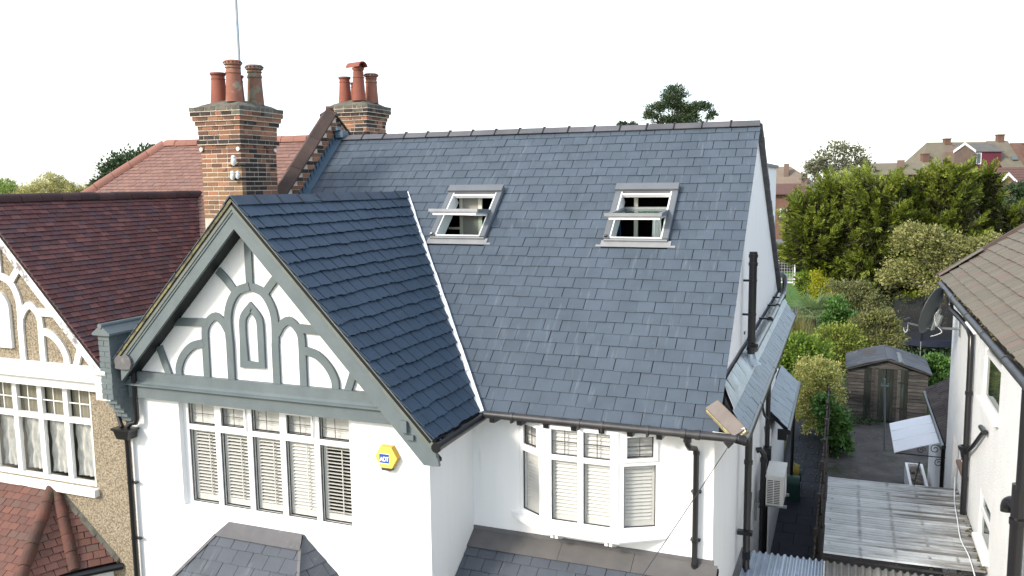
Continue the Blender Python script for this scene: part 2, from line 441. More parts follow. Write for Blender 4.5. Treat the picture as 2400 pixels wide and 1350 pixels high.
M['bark_pale'] = pm('bark_pale', (0.24, 0.22, 0.18), (0.17, 0.155, 0.13), 6, 0.95, 0.5, 20)
M['cloth_white'] = pm('white_cloth', (0.70, 0.70, 0.72), rough=0.9)
M['cloth_blue'] = pm('blue_cloth', (0.035, 0.065, 0.13), (0.02, 0.04, 0.09), 12, rough=0.9, stretch=(3, 3, 0.3))
M['beige_wood'] = pm('beige_post', (0.62, 0.59, 0.50), rough=0.7)


def leaf_mat(name, ramp, scale=1.2, trans=0.3, c3=None, t3=0.6):
    return pm(name, ramp[0], ramp[-1], scale, 0.55, rndc=ramp, rnd=0.25, trans=trans, spec=0.3, c3=c3, t3=t3, s3=0.9)


M['leaf_conifer'] = leaf_mat('conifer_foliage', [(0.055, 0.085, 0.014), (0.125, 0.17, 0.024), (0.25, 0.285, 0.035)], 0.7, 0.18)
M['leaf_apple'] = leaf_mat('apple_foliage', [(0.15, 0.165, 0.045), (0.24, 0.24, 0.075), (0.32, 0.31, 0.12)], 1.0, 0.3)
M['leaf_green'] = leaf_mat('green_foliage', [(0.075, 0.15, 0.02), (0.14, 0.23, 0.03), (0.23, 0.31, 0.04)], 1.2, 0.3)
M['leaf_lime'] = leaf_mat('lime_foliage', [(0.24, 0.29, 0.02), (0.35, 0.36, 0.025), (0.44, 0.41, 0.03)], 1.2, 0.35)
M['leaf_olive'] = leaf_mat('olive_foliage', [(0.12, 0.17, 0.03), (0.20, 0.25, 0.04), (0.29, 0.31, 0.055)], 1.2, 0.3)
M['leaf_varieg'] = leaf_mat('variegated_foliage', [(0.22, 0.25, 0.05), (0.46, 0.45, 0.13), (0.60, 0.56, 0.22)], 2.0, 0.3)
M['leaf_dark'] = leaf_mat('dark_foliage', [(0.028, 0.055, 0.022), (0.045, 0.08, 0.032), (0.07, 0.11, 0.045)], 1.2, 0.25)
M['leaf_ivy'] = leaf_mat('climber_foliage', [(0.04, 0.11, 0.025), (0.07, 0.17, 0.035), (0.13, 0.23, 0.045)], 1.2, 0.3)
M['leaf_brown'] = leaf_mat('russet_foliage', [(0.12, 0.13, 0.045), (0.20, 0.17, 0.07), (0.17, 0.20, 0.05)], 1.2, 0.3)
M['leaf_purple'] = leaf_mat('dull_green_foliage', [(0.15, 0.16, 0.065), (0.23, 0.20, 0.10), (0.16, 0.20, 0.06)], 1.2, 0.3)
M['leaf_palm'] = leaf_mat('palm_leaf', [(0.10, 0.17, 0.06), (0.16, 0.24, 0.09), (0.22, 0.29, 0.12)], 1.2, 0.3)
M['leaf_straw'] = leaf_mat('straw_grass', [(0.19, 0.17, 0.06), (0.25, 0.21, 0.09), (0.14, 0.16, 0.045)], 1.2, 0.3)
M['leaf_pine'] = leaf_mat('pine_needles', [(0.03, 0.055, 0.028), (0.05, 0.08, 0.035), (0.08, 0.11, 0.045)], 0.6, 0.25)
M['leaf_far'] = leaf_mat('far_foliage', [(0.34, 0.34, 0.12), (0.48, 0.46, 0.19), (0.58, 0.54, 0.25)], 0.1, 0.35)  # distance haze and glare put into these paler leaf colours
M['leaf_far_green'] = leaf_mat('far_green_foliage', [(0.17, 0.28, 0.05), (0.26, 0.37, 0.08), (0.36, 0.44, 0.12)], 0.1, 0.35)
M['leaf_grey'] = leaf_mat('thin_grey_foliage', [(0.11, 0.12, 0.07), (0.16, 0.165, 0.10), (0.20, 0.20, 0.12)], 0.6, 0.3)

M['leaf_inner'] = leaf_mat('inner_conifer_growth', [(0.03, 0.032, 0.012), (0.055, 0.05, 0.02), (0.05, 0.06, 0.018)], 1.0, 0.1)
M['leaf_rust'] = leaf_mat('rust_foliage', [(0.10, 0.06, 0.035), (0.15, 0.08, 0.045), (0.12, 0.09, 0.04)], 1.2, 0.3)
M['far_glass'] = pm('far_window_glass', (0.10, 0.12, 0.13), rough=0.15, spec=0.6)
M['far_roof_grey'] = pm('far_roof_grey', (0.13, 0.125, 0.115), (0.105, 0.10, 0.095), 0.8, 0.9)
M['far_roof_tan'] = pm('far_roof_tan', (0.20, 0.155, 0.12), (0.165, 0.13, 0.10), 0.8, 0.9)


def sheer_mat(name, col, alpha):
    m = bpy.data.materials.new(name)
    m.use_nodes = True
    n, l = m.node_tree.nodes, m.node_tree.links
    b = n['Principled BSDF']
    b.inputs['Base Color'].default_value = (*col, 1)
    b.inputs['Roughness'].default_value = 0.9
    b.inputs['Alpha'].default_value = alpha
    return m


M['net_sheer'] = sheer_mat('net_sheer', (0.012, 0.014, 0.016), 0.6)


# ------------------------------------------------------------------ mesh helpers
def V(*a):
    return Vector(a)


class MB:
    """collects shapes and links them as ONE mesh object; several materials by slot"""

    def __init__(s):
        s.v, s.f, s.m = [], [], []

    def add(s, verts, faces, mi=0):
        o = len(s.v)
        s.v.extend([tuple(p) for p in verts])
        s.f.extend([tuple(i + o for i in f) for f in faces])
        s.m.extend([mi] * len(faces))

    def box(s, x0, y0, z0, x1, y1, z1, mi=0):
        x0, x1 = sorted((x0, x1)); y0, y1 = sorted((y0, y1)); z0, z1 = sorted((z0, z1))
        s.add([(x0, y0, z0), (x1, y0, z0), (x1, y1, z0), (x0, y1, z0), (x0, y0, z1), (x1, y0, z1), (x1, y1, z1), (x0, y1, z1)],
              [(0, 3, 2, 1), (4, 5, 6, 7), (0, 1, 5, 4), (1, 2, 6, 5), (2, 3, 7, 6), (3, 0, 4, 7)], mi)

    def obox(s, o, ax, ay, az, mi=0):
        """box spanned by three edge vectors from corner o"""
        o, ax, ay, az = map(Vector, (o, ax, ay, az))
        if ax.cross(ay).dot(az) < 0:
            ax, ay = ay, ax
        p = [o, o + ax, o + ax + ay, o + ay]
        s.add(p + [q + az for q in p], [(0, 3, 2, 1), (4, 5, 6, 7), (0, 1, 5, 4), (1, 2, 6, 5), (2, 3, 7, 6), (3, 0, 4, 7)], mi)

    def ext(s, poly, vec, mi=0):
        """planar polygon extruded along vec"""
        poly = [Vector(p) for p in poly]
        vec = Vector(vec)
        nrm = Vector((0, 0, 0))
        for i in range(len(poly)):
            nrm += poly[i].cross(poly[(i + 1) % len(poly)])
        if nrm.dot(vec) > 0:
            poly = poly[::-1]
        k = len(poly)
        s.add(poly + [p + vec for p in poly],
              [tuple(range(k)), tuple(range(2 * k - 1, k - 1, -1))] + [(i, i + k, (i + 1) % k + k, (i + 1) % k) for i in range(k)], mi)

    def tube(s, pts, r, n=10, mi=0, cap=True):
        pts = [Vector(p) for p in pts]
        rr = r if isinstance(r, (list, tuple)) else [r] * len(pts)
        rings = []
        t0 = (pts[1] - pts[0]).normalized()
        a = t0.orthogonal().normalized()
        for i, p in enumerate(pts):
            if i == 0:
                t = pts[1] - pts[0]
            elif i == len(pts) - 1:
                t = pts[-1] - pts[-2]
            else:
                t = (pts[i + 1] - p).normalized() + (p - pts[i - 1]).normalized()
            t = t.normalized()
            a = (a - t * a.dot(t)).normalized()
            b = t.cross(a)
            rings.append([p + (a * math.cos(2 * math.pi * k / n) + b * math.sin(2 * math.pi * k / n)) * rr[i] for k in range(n)])
        vs_ = [q for ring in rings for q in ring]
        fs = []
        for i in range(len(pts) - 1):
            for k in range(n):
                k2 = (k + 1) % n
                fs.append((i * n + k, i * n + k2, (i + 1) * n + k2, (i + 1) * n + k))
        if cap:
            fs.append(tuple(range(n - 1, -1, -1)))
            fs.append(tuple((len(pts) - 1) * n + k for k in range(n)))
        s.add(vs_, fs, mi)

    def lathe(s, prof, c, n=20, mi=0):
        """profile of (r, z) turned about the vertical axis at c"""
        c = Vector(c)
        vs_ = [c + V(r * math.cos(2 * math.pi * k / n), r * math.sin(2 * math.pi * k / n), z) for r, z in prof for k in range(n)]
        fs = []
        for i in range(len(prof) - 1):
            for k in range(n):
                k2 = (k + 1) % n
                fs.append((i * n + k, i * n + k2, (i + 1) * n + k2, (i + 1) * n + k))
        s.add(vs_, fs, mi)

    def halfpipe(s, a, b, r, up, ang=180, th=0.02, n=8, mi=0):
        """half-round ridge tile from a to b, open side down"""
        a, b, up = Vector(a), Vector(b), Vector(up).normalized()
        t = (b - a).normalized()
        side = t.cross(up).normalized()
        up = side.cross(t).normalized()
        h = R(ang) / 2
        ring = []
        for rr in (r, r - th):
            for k in range(n + 1):
                w = -h + 2 * h * k / n
                ring.append(side * math.sin(w) * rr + up * math.cos(w) * rr)
        k = n + 1
        order = list(range(k)) + list(range(2 * k - 1, k - 1, -1))
        ring = [ring[i] for i in order]
        m_ = len(ring)
        vs_ = [a + q for q in ring] + [b + q for q in ring]
        fs = [(i, (i + 1) % m_, (i + 1) % m_ + m_, i + m_) for i in range(m_)]
        for i in range(n):
            fs.append((i + 1, i, m_ - 1 - i, m_ - 2 - i))
            fs.append((m_ + i, m_ + i + 1, 2 * m_ - 2 - i, 2 * m_ - 1 - i))
        s.add(vs_, fs, mi)

    def mesh(s, name, mats, base=(0, 0, 0), smooth=False, fix=True):
        me = bpy.data.meshes.new(name)
        bx = Vector(base)
        me.from_pydata([(p[0] - bx.x, p[1] - bx.y, p[2] - bx.z) for p in s.v], [], s.f)
        for mm in (mats if isinstance(mats, (list, tuple)) else [mats]):
            me.materials.append(M[mm] if isinstance(mm, str) else mm)
        if len(set(s.m)) > 1 or (s.m and s.m[0]):
            me.polygons.foreach_set('material_index', s.m)
        if fix and len(s.f) < 60000:
            bm = bmesh.new()
            bm.from_mesh(me)
            bmesh.ops.recalc_face_normals(bm, faces=bm.faces)
            bm.to_mesh(me)
            bm.free()
        if smooth:
            me.polygons.foreach_set('use_smooth', [True] * len(me.polygons))
            try:
                me.set_sharp_from_angle(angle=R(40))
            except Exception:
                pass
        me.update()
        return me

    def build(s, name, mats, parent=None, smooth=False, loc=None, fix=True):
        base = parent['_base'] if parent is not None else (loc if loc is not None else (0, 0, 0))
        o = bpy.data.objects.new(name, s.mesh(name, mats, base, smooth, fix))
        COL.objects.link(o)
        if parent is not None:
            o.parent = parent
            o['_base'] = parent['_base']
        else:
            o.location = base
            o['_base'] = list(base)
        return o


def tag(o, label, cat, group=None, kind=None):
    o['label'] = label
    o['category'] = cat
    if group:
        o['group'] = group
    if kind:
        o['kind'] = kind
    return o


def thing(name, label, cat, loc, group=None):
    o = bpy.data.objects.new(name, None)
    COL.objects.link(o)
    o.location = loc
    o['_base'] = list(loc)
    return tag(o, label, cat, group)


def place(mesh, name, parent, mat4):
    """an object sharing mesh data, put at a world matrix under parent (parents sit unrotated at their base)"""
    o = bpy.data.objects.new(name, mesh)
    COL.objects.link(o)
    o.parent = parent
    m = mat4.copy()
    m.translation -= Vector(parent['_base'])
    o.matrix_local = m
    return o


def structure(o):
    o['kind'] = 'structure'
    return o


def clip(poly, a, b, c):
    """keep the side a*u + b*s >= c of a 2D polygon"""
    out = []
    for i in range(len(poly)):
        p, q = poly[i], poly[(i + 1) % len(poly)]
        dp, dq = a * p[0] + b * p[1] - c, a * q[0] + b * q[1] - c
        if dp >= 0:
            out.append(p)
        if (dp >= 0) != (dq >= 0):
            t = dp / (dp - dq)
            out.append((p[0] + t * (q[0] - p[0]), p[1] + t * (q[1] - p[1])))
    return out


def area2(poly):
    return abs(sum(poly[i][0] * poly[(i + 1) % len(poly)][1] - poly[(i + 1) % len(poly)][0] * poly[i][1] for i in range(len(poly)))) / 2


class Tiles:
    """collects the slates or tiles of one house; the 300 that show largest become objects, the rest one mesh"""

    def __init__(s):
        s.items = []

    def slope(s, O, U, W, L, halfs, parent, name, mat, w=0.25, g=0.2, th=0.007, lift=0.012, gap=0.004, tuck=0.03,
              holes=(), jit=0.003, u0=0.0, rough_edge=0.0, s_start=0.0, camber=0.0, skip=None, rnd_off=True):
        """O origin at the eave, U along it, W up the slope (unit vectors), L slope length,
        halfs(uc, sc) -> list of half planes (a, b, c) that clip a tile centred there"""
        O, U, W = Vector(O), Vector(U).normalized(), Vector(W).normalized()
        N = U.cross(W).normalized()
        if N.z < 0:
            N = -N
        full = {}
        rows = int(math.ceil((L - s_start) / g))
        umin, umax = s.ext
        for r in range(rows):
            s0 = s_start + r * g
            off = (r % 2) * w / 2 + (random.uniform(-0.02, 0.02) * w if rnd_off else 0) + u0
            k0 = int(math.floor((umin - off) / w)) - 1
            k1 = int(math.ceil((umax - off) / w)) + 1
            for k in range(k0, k1):
                a, b = off + k * w + gap / 2 + random.uniform(0, jit), off + (k + 1) * w - gap / 2 - random.uniform(0, jit)
                dz = random.uniform(-jit, jit)
                poly = [(a, s0 + dz), (b, s0 + dz), (b, s0 + g + tuck), (a, s0 + g + tuck)]
                polys = [poly]
                for h in halfs((a + b) / 2, s0 + g / 2):
                    polys = [q for q in (clip(p, *h) for p in polys) if len(q) > 2]
                for (hu0, hs0, hu1, hs1) in holes:
                    nxt = []
                    for p in polys:
                        if max(q[0] for q in p) < hu0 or min(q[0] for q in p) > hu1 or max(q[1] for q in p) < hs0 or min(q[1] for q in p) > hs1:
                            nxt.append(p)
                            continue
                        for h in ((-1, 0, -hu0), (1, 0, hu1)):
                            q = clip(p, *h)
                            if len(q) > 2:
                                nxt.append(q)
                        mid = clip(clip(p, 1, 0, hu0), -1, 0, -hu1)
                        if len(mid) > 2:
                            for h in ((0, -1, -hs0), (0, 1, hs1)):
                                q = clip(mid, *h)
                                if len(q) > 2:
                                    nxt.append(q)
                    polys = nxt
                for p in polys:
                    if area2(p) < 0.0004:
                        continue
                    tw = random.uniform(0, 0.0025) + (random.uniform(0, 0.005) if random.random() < 0.35 else 0)
                    P, T = [], []
                    nb = 5 if rough_edge else 0
                    if nb and len(p) == 4:
                        edge = [(p[0][0] + (p[1][0] - p[0][0]) * i / nb, p[0][1] + random.uniform(-rough_edge, rough_edge)) for i in range(nb + 1)]
                        p = edge + p[2:]
                    for (u, q) in p:
                        h = lift * (1 - (q - s0) / (g + tuck)) + tw
                        h += camber * (1 - ((2 * (u - a) / (b - a)) - 1) ** 2)
                        base = O + U * u + W * q + N * h
                        P.append(base)
                        T.append(base + N * th)
                    s.items.append((px_area([t for t in T]), P, T, parent, name, mat))

    def finish(s, limit, rest_parent, rest_name):
        s.items.sort(key=lambda k: -k[0])
        rest = MB()
        mats = []
        for i, (ar, P, T, parent, name, mat) in enumerate(s.items):
            k = len(P)
            fs = [tuple(range(k, 2 * k)), tuple(range(k - 1, -1, -1))] + [(j, (j + 1) % k, (j + 1) % k + k, j + k) for j in range(k)]
            if i < limit:
                m = MB()
                m.add(P + T, fs)
                c = sum(P, Vector()) / k
                me = m.mesh(name, mat, c)
                o = bpy.data.objects.new(name, me)
                COL.objects.link(o)
                o.parent = parent
                o.location = c - Vector(parent['_base'])
            else:
                if mat not in mats:
                    mats.append(mat)
                rest.add(P + T, fs, mats.index(mat))
        if rest.v:
            o = rest.build(rest_name, mats, rest_parent, fix=False)
            me = o.data
            bm = bmesh.new()
            bm.from_mesh(me)
            bmesh.ops.recalc_face_normals(bm, faces=bm.faces)
            bm.to_mesh(me)
            bm.free()
            o['kind'] = 'stuff'

# ================================================================== THE SETTING
G = -5.0
m = MB()
m.add([(-2500, -60, G - 0.06), (2500, -60, G - 0.06), (2500, 2500, G - 0.06), (-2500, 2500, G - 0.06)], [(0, 1, 2, 3)])
tag(structure(m.build('ground', 'ground')), 'flat grassy ground stretching to the horizon around the houses', 'ground')

# ================================================================== WHITE HOUSE
XA, HW, ZG, YV = -2.37, 2.73, 2.79, 4.5
YE, YR, ZR = 1.42, 5.68, 3.85
XL, XR = -4.49, 3.43
XW, YW, YB = 0.16, 0.27, 1.55
house = thing('white_house', 'white rendered house with grey timbered gable and dark slate roof, in the middle', 'house', (0, 1.5, G))
HL = math.hypot(YR - YE, ZR)
MW = V(0, (YR - YE) / HL, ZR / HL)
MN = V(0, -MW.z, MW.y)


def mp(x, s, h=0.0):
    return V(x, YE, 0) + MW * s + MN * h


# walls
m = MB()
WX0, WX1, WZ0, WZ1 = -3.70, -0.93, -1.48, 0.03
m.box(-4.6, YW, G, WX0, YW + 0.28, 0.05)
m.box(WX1, YW, G, XW, YW + 0.28, 0.05)
m.box(WX0, YW, G, WX1, YW + 0.28, WZ0)
m.ext([(-4.6, YW + 0.001, 0.05), (XW, YW + 0.001, 0.05), (XW, YW + 0.001, 0.075), (XA, YW + 0.001, 2.69), (-4.6, YW + 0.001, 0.385)], (0, 0.25, 0))
m.box(XW - 0.28, YW + 0.28, G, XW, YB, 0.0)
# recess wall round the bay window
m.box(XW, YB, G, 0.835, YB + 0.28, 0.02)
m.box(2.745, YB, G, 3.38, YB + 0.28, 0.02)
m.box(0.835, YB, G, 2.745, YB + 0.28, -1.44)
m.box(0.835, YB, -0.13, 2.745, YB + 0.28, 0.02)
# side gable wall, rear and party walls
m.ext([(3.38, YB + 0.28, G), (3.38, YB + 0.28, 0.12), (3.38, YR, ZR - 0.07), (3.38, 11.45, 0.30), (3.38, 11.45, G)], (-0.28, 0, 0))
m.box(-4.6, 11.2, G, 3.1, 11.45, 0.3)
m.box(-4.6, YW + 0.28, G, -4.35, 11.2, 0.3)
m.ext([(-4.35, YE + 0.4, 0.3), (-4.35, YR, ZR - 0.1), (-4.35, 11.2, 0.35), (-4.35, 11.2, 0.3)], (-0.1, 0, 0))
wall = m.build('wall', 'render', house)
m = MB()
m.box(-4.3, 0.95, -2.9, -0.15, 11.1, -2.86)
m.box(-0.14, 2.0, -2.9, 3.05, 11.1, -2.86)
m.box(-4.3, 0.95, -2.859, -0.15, 0.99, 0.3)
m.box(-0.14, 2.2, -2.859, 3.05, 2.24, 0.4)
m.box(-4.3, 2.45, 0.52, 3.05, 11.1, 0.57)
m.box(-4.3, 6.2, 0.58, 3.05, 6.25, 3.2)
m.build('interior_room', 'room_dark', house)

# main roof deck around the two roof windows
VX = [(-1.53, -0.52), (1.385, 2.375)]
VS0, VS1 = 3.05, 4.24
m = MB()


def slab(x0, x1, s0, s1, h0=-0.06, h1=-0.006):
    m.obox(mp(x0, s0, h0), V(x1 - x0, 0, 0), MW * (s1 - s0), MN * (h1 - h0))


slab(-4.6, XR - 0.02, 0, VS0 + 0.06)
slab(-4.6, XR - 0.02, VS1 - 0.06, HL - 0.02)
xs = [-4.6, VX[0][0] + 0.05, VX[0][1] - 0.05, VX[1][0] + 0.05, VX[1][1] - 0.05, XR - 0.02]
for i in (0, 2, 4):
    slab(xs[i], xs[i + 1], VS0 + 0.06, VS1 - 0.06)
roof = m.build('main_roof', 'underlay', house)
roof['label'] = 'large grey slate slope with two open roof windows'
m = MB()
rl = V(0, 11.62 - YR, 0.30 - ZR)
m.obox((-4.6, YR, ZR - 0.06), (XR + 4.6, 0, 0), rl, V(0, 0.0, 0.07))
m.build('rear_slope', 'slate', roof)
# serrated rear verge
m = MB()
for i in range(36):
    p = V(XR - 0.05, YR, ZR - 0.075) + rl * ((i + 0.02) / 36)
    m.obox(p, (0.085 + random.uniform(0, 0.012), 0, 0), rl * (0.93 / 36), (0, 0, 0.085))
m.build('rear_verge', 'ridge', roof)
# rear dormer, white with a dark flat top
m = MB()
m.box(-2.0, 7.45, 0.4, 3.35, 10.35, 3.20)
d = m.build('rear_dormer', 'render', house)
m = MB()
m.box(-2.05, 7.25, 3.20, 3.39, 10.42, 3.26)
m.build('flat_roof', 'lead', d)

# gable roof decks
GL = math.hypot(HW, ZG + 0.03)
GW = V(-HW / GL, 0, (ZG + 0.03) / GL)
GN = V((ZG + 0.03) / GL, 0, HW / GL)


def gp(y, s, h=0.0):
    return V(XA + HW, y, -0.03) + GW * s + GN * h


m = MB()
m.ext([gp(-0.03, 0, -0.05), gp(1.40, 0, -0.05), gp(YV, GL, -0.05), gp(-0.03, GL, -0.05)], GN * 0.044)
LW = V(HW / GL, 0, (ZG + 0.03) / GL)
LN = V(-LW.z, 0, LW.x)


def lp(y, s, h=0.0):
    return V(XA - HW, y, -0.03) + LW * s + LN * h


m.ext([lp(-0.03, 0.72, -0.05), lp(1.9, 0.72, -0.05), lp(YV, GL, -0.05), lp(-0.03, GL, -0.05)], LN * 0.06)
groof = m.build('gable_roof', 'underlay', house)
groof['label'] = 'steep blue-shaded slate roof of the front gable'

T = Tiles()
T.ext = (XL, XR + 0.1)


def main_halfs(u, s):
    h = [(1, 0, XL + 0.10), (-1, 0, -(XR + 0.015)), (0, -1, -(HL - 0.03))]
    if s < 4.25:
        h.append((1, HW / 4.152, XA + HW + 0.07))
    return h


holes = [(x0 - 0.01, VS0 - 0.05, x1 + 0.0, VS1 + 0.005) for x0, x1 in VX]
T.slope((0, YE - 0.05, -0.045), (1, 0, 0), MW, HL, main_halfs, roof, 'slate', 'slate', 0.25, 0.2, holes=holes, gap=0.0025, jit=0.005, th=0.007, lift=0.011)
T.ext = (-0.1, YV)
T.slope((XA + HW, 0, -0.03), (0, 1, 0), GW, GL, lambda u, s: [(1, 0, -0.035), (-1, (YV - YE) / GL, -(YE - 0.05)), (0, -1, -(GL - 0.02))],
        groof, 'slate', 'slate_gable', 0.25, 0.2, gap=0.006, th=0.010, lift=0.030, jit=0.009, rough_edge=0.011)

# ridge tiles
n = 17
x0, x1 = XL + 0.13, XR + 0.01
for i in range(n):
    a = x0 + (x1 - x0) * i / n
    b = x0 + (x1 - x0) * (i + 1) / n - 0.006
    m = MB()
    dz = random.uniform(-0.004, 0.004)
    for sgn, wv in ((1, -MW), (-1, V(0, rl.y, rl.z).normalized())):
        nrm = MN if sgn == 1 else V(0, 0.55, 0.83)
        top = V(a, YR, ZR + 0.045 + dz)
        m.obox(top, V(b - a, 0, 0), wv * 0.135, nrm * 0.016)
    m.build('ridge_tile', 'ridge', roof)
    if i:
        m = MB()
        m.obox(V(a - 0.012, YR, ZR + 0.062), V(0.022, 0, 0), -MW * 0.15, MN * 0.012)
        m.box(a - 0.018, YR - 0.02, ZR + 0.05, a + 0.018, YR + 0.03, ZR + 0.078)
        m.build('ridge_clip', 'clip', roof)
n = 10
for i in range(n):
    a = -0.05 + (YV + 0.08) * i / n
    b = -0.05 + (YV + 0.08) * (i + 1) / n - 0.008
    m = MB()
    dz = random.uniform(-0.006, 0.006)
    top = V(XA, a, ZG + 0.035 + dz)
    m.obox(top, V(0, b - a, 0), -GW * 0.16, GN * 0.016)
    m.obox(top, V(0, b - a, 0), -LW * 0.16, LN * 0.016)
    m.build('ridge_tile', 'ridge_blue', groof)
    if i:
        m = MB()
        m.obox(V(XA, a - 0.02, ZG + 0.05), V(0, 0.03, 0), -GW * random.uniform(0.15, 0.19), GN * 0.012)
        m.build('ridge_clip', 'clip', groof)

# white mortar and lead up the valley
m = MB()
nv = 16
va, vb = V(XA + HW + 0.05, YE - 0.1, -0.05), V(XA + 0.02, YV + 0.0, ZG - 0.01)
dv = (vb - va)
across = MN.cross(dv).normalized()
for i in range(nv):
    t0, t1 = i / nv, (i + 1.0) / nv
    wdt = random.uniform(0.055, 0.075) * (1.1 - 0.2 * t0)
    hh = random.uniform(0.045, 0.06)
    p = va + dv * t0 + MN * 0.0
    m.obox(p - across * wdt * 0.5, dv * (t1 - t0) * 1.03, across * wdt, MN * hh)
for i in range(7):
    p = va + dv * random.random()
    m.obox(p + across * 0.02, dv.normalized() * random.uniform(0.03, 0.08), across * random.uniform(-0.05, 0.03), MN * 0.075)
m.build('valley_flashing', 'valley', house)

# verge of the gable: slate edge, mortar and grey boards
m = MB()
for (P, W_, N_, s_lo) in ((gp, GW, GN, 0.0), (lp, LW, LN, 0.72)):
    pass
for i in range(19):
    s0 = 0.2 * i
    if s0 > 0.75:
        m.obox(lp(-0.055, s0 + random.uniform(-0.01, 0.01), 0.012), LW * 0.215, V(0, 1.9, 0), LN * 0.010)
m.build('left_verge_slate', 'slate', groof)
m = MB()
m.obox(lp(-0.04, 0.73, -0.03), LW * (GL - 0.73), V(0, 0.06, 0), LN * 0.04)
m.build('verge_mortar', 'mortar_verge', groof)
m = MB()
m.obox(gp(-0.036, 0.0, -0.008), GW * GL, V(0, 0.03, 0), GN * 0.012)
m.build('verge_strip', 'grey_moss', groof)

# bargeboards (two boards each, right foot cut level)
cz = ZG - 0.06


def slope_pt(side, d, drop):
    """point on the gable slope at horizontal distance d from the apex, dropped vertically"""
    return (XA + side * d, cz + 0.02 - d * (ZG + 0.03) / HW - drop)


for side, dmax in ((1, 2.80), (-1, 2.04)):
    m = MB()
    a0, a1 = slope_pt(side, 0, 0.07), slope_pt(side, dmax, 0.07)
    b1, b0 = slope_pt(side, dmax, 0.33), slope_pt(side, 0, 0.33)
    if side == 1:
        poly = [a0, slope_pt(1, 2.76, 0.05), (XA + 2.80, a1[1] - 0.13), (XA + 2.60, a1[1] - 0.135), b0]
    else:
        poly = [a0, a1, b1, b0]
    m.ext([(p[0], -0.005, p[1]) for p in poly], (0, 0.045, 0))
    bb = m.build('bargeboard', 'grey_paint' if side == 1 else 'grey_paint', house)
    m = MB()
    poly = [slope_pt(side, 0, -0.02), slope_pt(side, dmax - 0.03, -0.02), slope_pt(side, dmax - 0.03, 0.085), slope_pt(side, 0, 0.085)]
    m.ext([(p[0], -0.028, p[1]) for p in poly], (0, 0.06, 0))
    m.build('top_fillet', 'grey_moss', bb)
    m = MB()
    poly = [slope_pt(side, 0, 0.085), slope_pt(side, dmax - 0.03, 0.085), slope_pt(side, dmax - 0.03, 0.125), slope_pt(side, 0, 0.125)]
    m.ext([(p[0], -0.017, p[1]) for p in poly], (0, 0.03, 0))
    m.build('lower_fillet', 'grey_paint', bb)
# soffit of the overhang
m = MB()
for side, dmax in ((1, 2.7), (-1, 2.0)):
    poly = [slope_pt(side, 0, 0.29), slope_pt(side, dmax, 0.29), slope_pt(side, dmax, 0.325), slope_pt(side, 0, 0.325)]
    m.ext([(p[0], 0.04, p[1]) for p in poly], (0, YW - 0.04, 0))
m.build('soffit', 'soffit_dark', house)
# lead dressed round the left verge foot
m = MB()
fx, fz = slope_pt(-1, 1.98, 0.02)
pts = [(fx - 0.12, fz - 0.02), (fx + 0.01, fz - 0.01)] + [(fx + 0.05 + 0.12 * math.sin(a), fz - 0.10 + 0.13 * math.cos(a)) for a in (0.5, 1.1, 1.7, 2.3)] + [(fx - 0.0, fz - 0.2), (fx - 0.12, fz - 0.19)]
m.ext([(p[0], -0.045, p[1]) for p in pts], (0, 0.05, 0))
m.build('lead_saddle', 'lead', house)

# tie beam across the gable
m = MB()
m.box(-4.48, YW - 0.10, 0.045, -0.06, YW, 0.215)
m.box(-4.48, YW - 0.075, 0.275, -0.12, YW, 0.41)
tb = m.build('tie_beam', 'grey_paint', house)
m = MB()
m.ext([(-4.50, YW - 0.10, 0.216), (-4.50, YW - 0.155, 0.226), (-4.50, YW - 0.155, 0.246), (-4.50, YW - 0.115, 0.256), (-4.50, YW - 0.08, 0.285), (-4.50, YW - 0.002, 0.285), (-4.50, YW - 0.002, 0.216)], (4.42, 0, 0))
m.build('moulding', 'grey_paint', tb)
for (bx, by, bz, sx, sz) in ((-0.03, -0.055, 0.035, 0.085, 0.145), (0.035, -0.04, -0.05, 0.10, 0.06)):
    m = MB()
    m.box(bx - 0.02, by, bz, bx + sx - 0.02, by + 0.3, bz + sz)
    m.build('corbel_block', 'grey_paint', house)


def ribbon(pts, w, y_front, y_back, closed=False):
    """flat board following a line in the gable plane; pts in (x, z)"""
    mb = MB()
    n_ = len(pts)
    L_, R_ = [], []
    for i, p in enumerate(pts):
        if closed:
            a, b = pts[i - 1], pts[(i + 1) % n_]
        else:
            a, b = pts[max(i - 1, 0)], pts[min(i + 1, n_ - 1)]
        t = Vector((b[0] - a[0], b[1] - a[1])).normalized()
        q = Vector((-t.y, t.x))
        k = 1.0
        if 0 < i < n_ - 1 or closed:
            t1 = Vector((p[0] - a[0], p[1] - a[1])).normalized()
            k = 1 / max(0.6, abs(q.dot(Vector((-t1.y, t1.x)))))
        L_.append((p[0] + q.x * w / 2 * k, p[1] + q.y * w / 2 * k))
        R_.append((p[0] - q.x * w / 2 * k, p[1] - q.y * w / 2 * k))
    vs_ = [(p[0], y_front, p[1]) for p in L_] + [(p[0], y_front, p[1]) for p in R_] + [(p[0], y_back, p[1]) for p in L_] + [(p[0], y_back, p[1]) for p in R_]
    fs = []
    for i in range(n_ if closed else n_ - 1):
        j = (i + 1) % n_
        fs += [(i, j, n_ + j, n_ + i), (2 * n_ + i, 3 * n_ + i, 3 * n_ + j, 2 * n_ + j), (i, 2 * n_ + i, 2 * n_ + j, j), (n_ + i, n_ + j, 3 * n_ + j, 3 * n_ + i)]
    if not closed:
        fs += [(0, n_, 3 * n_, 2 * n_), (n_ - 1, 3 * n_ - 1, 4 * n_ - 1, 2 * n_ - 1)]
    mb.add(vs_, fs)
    return mb


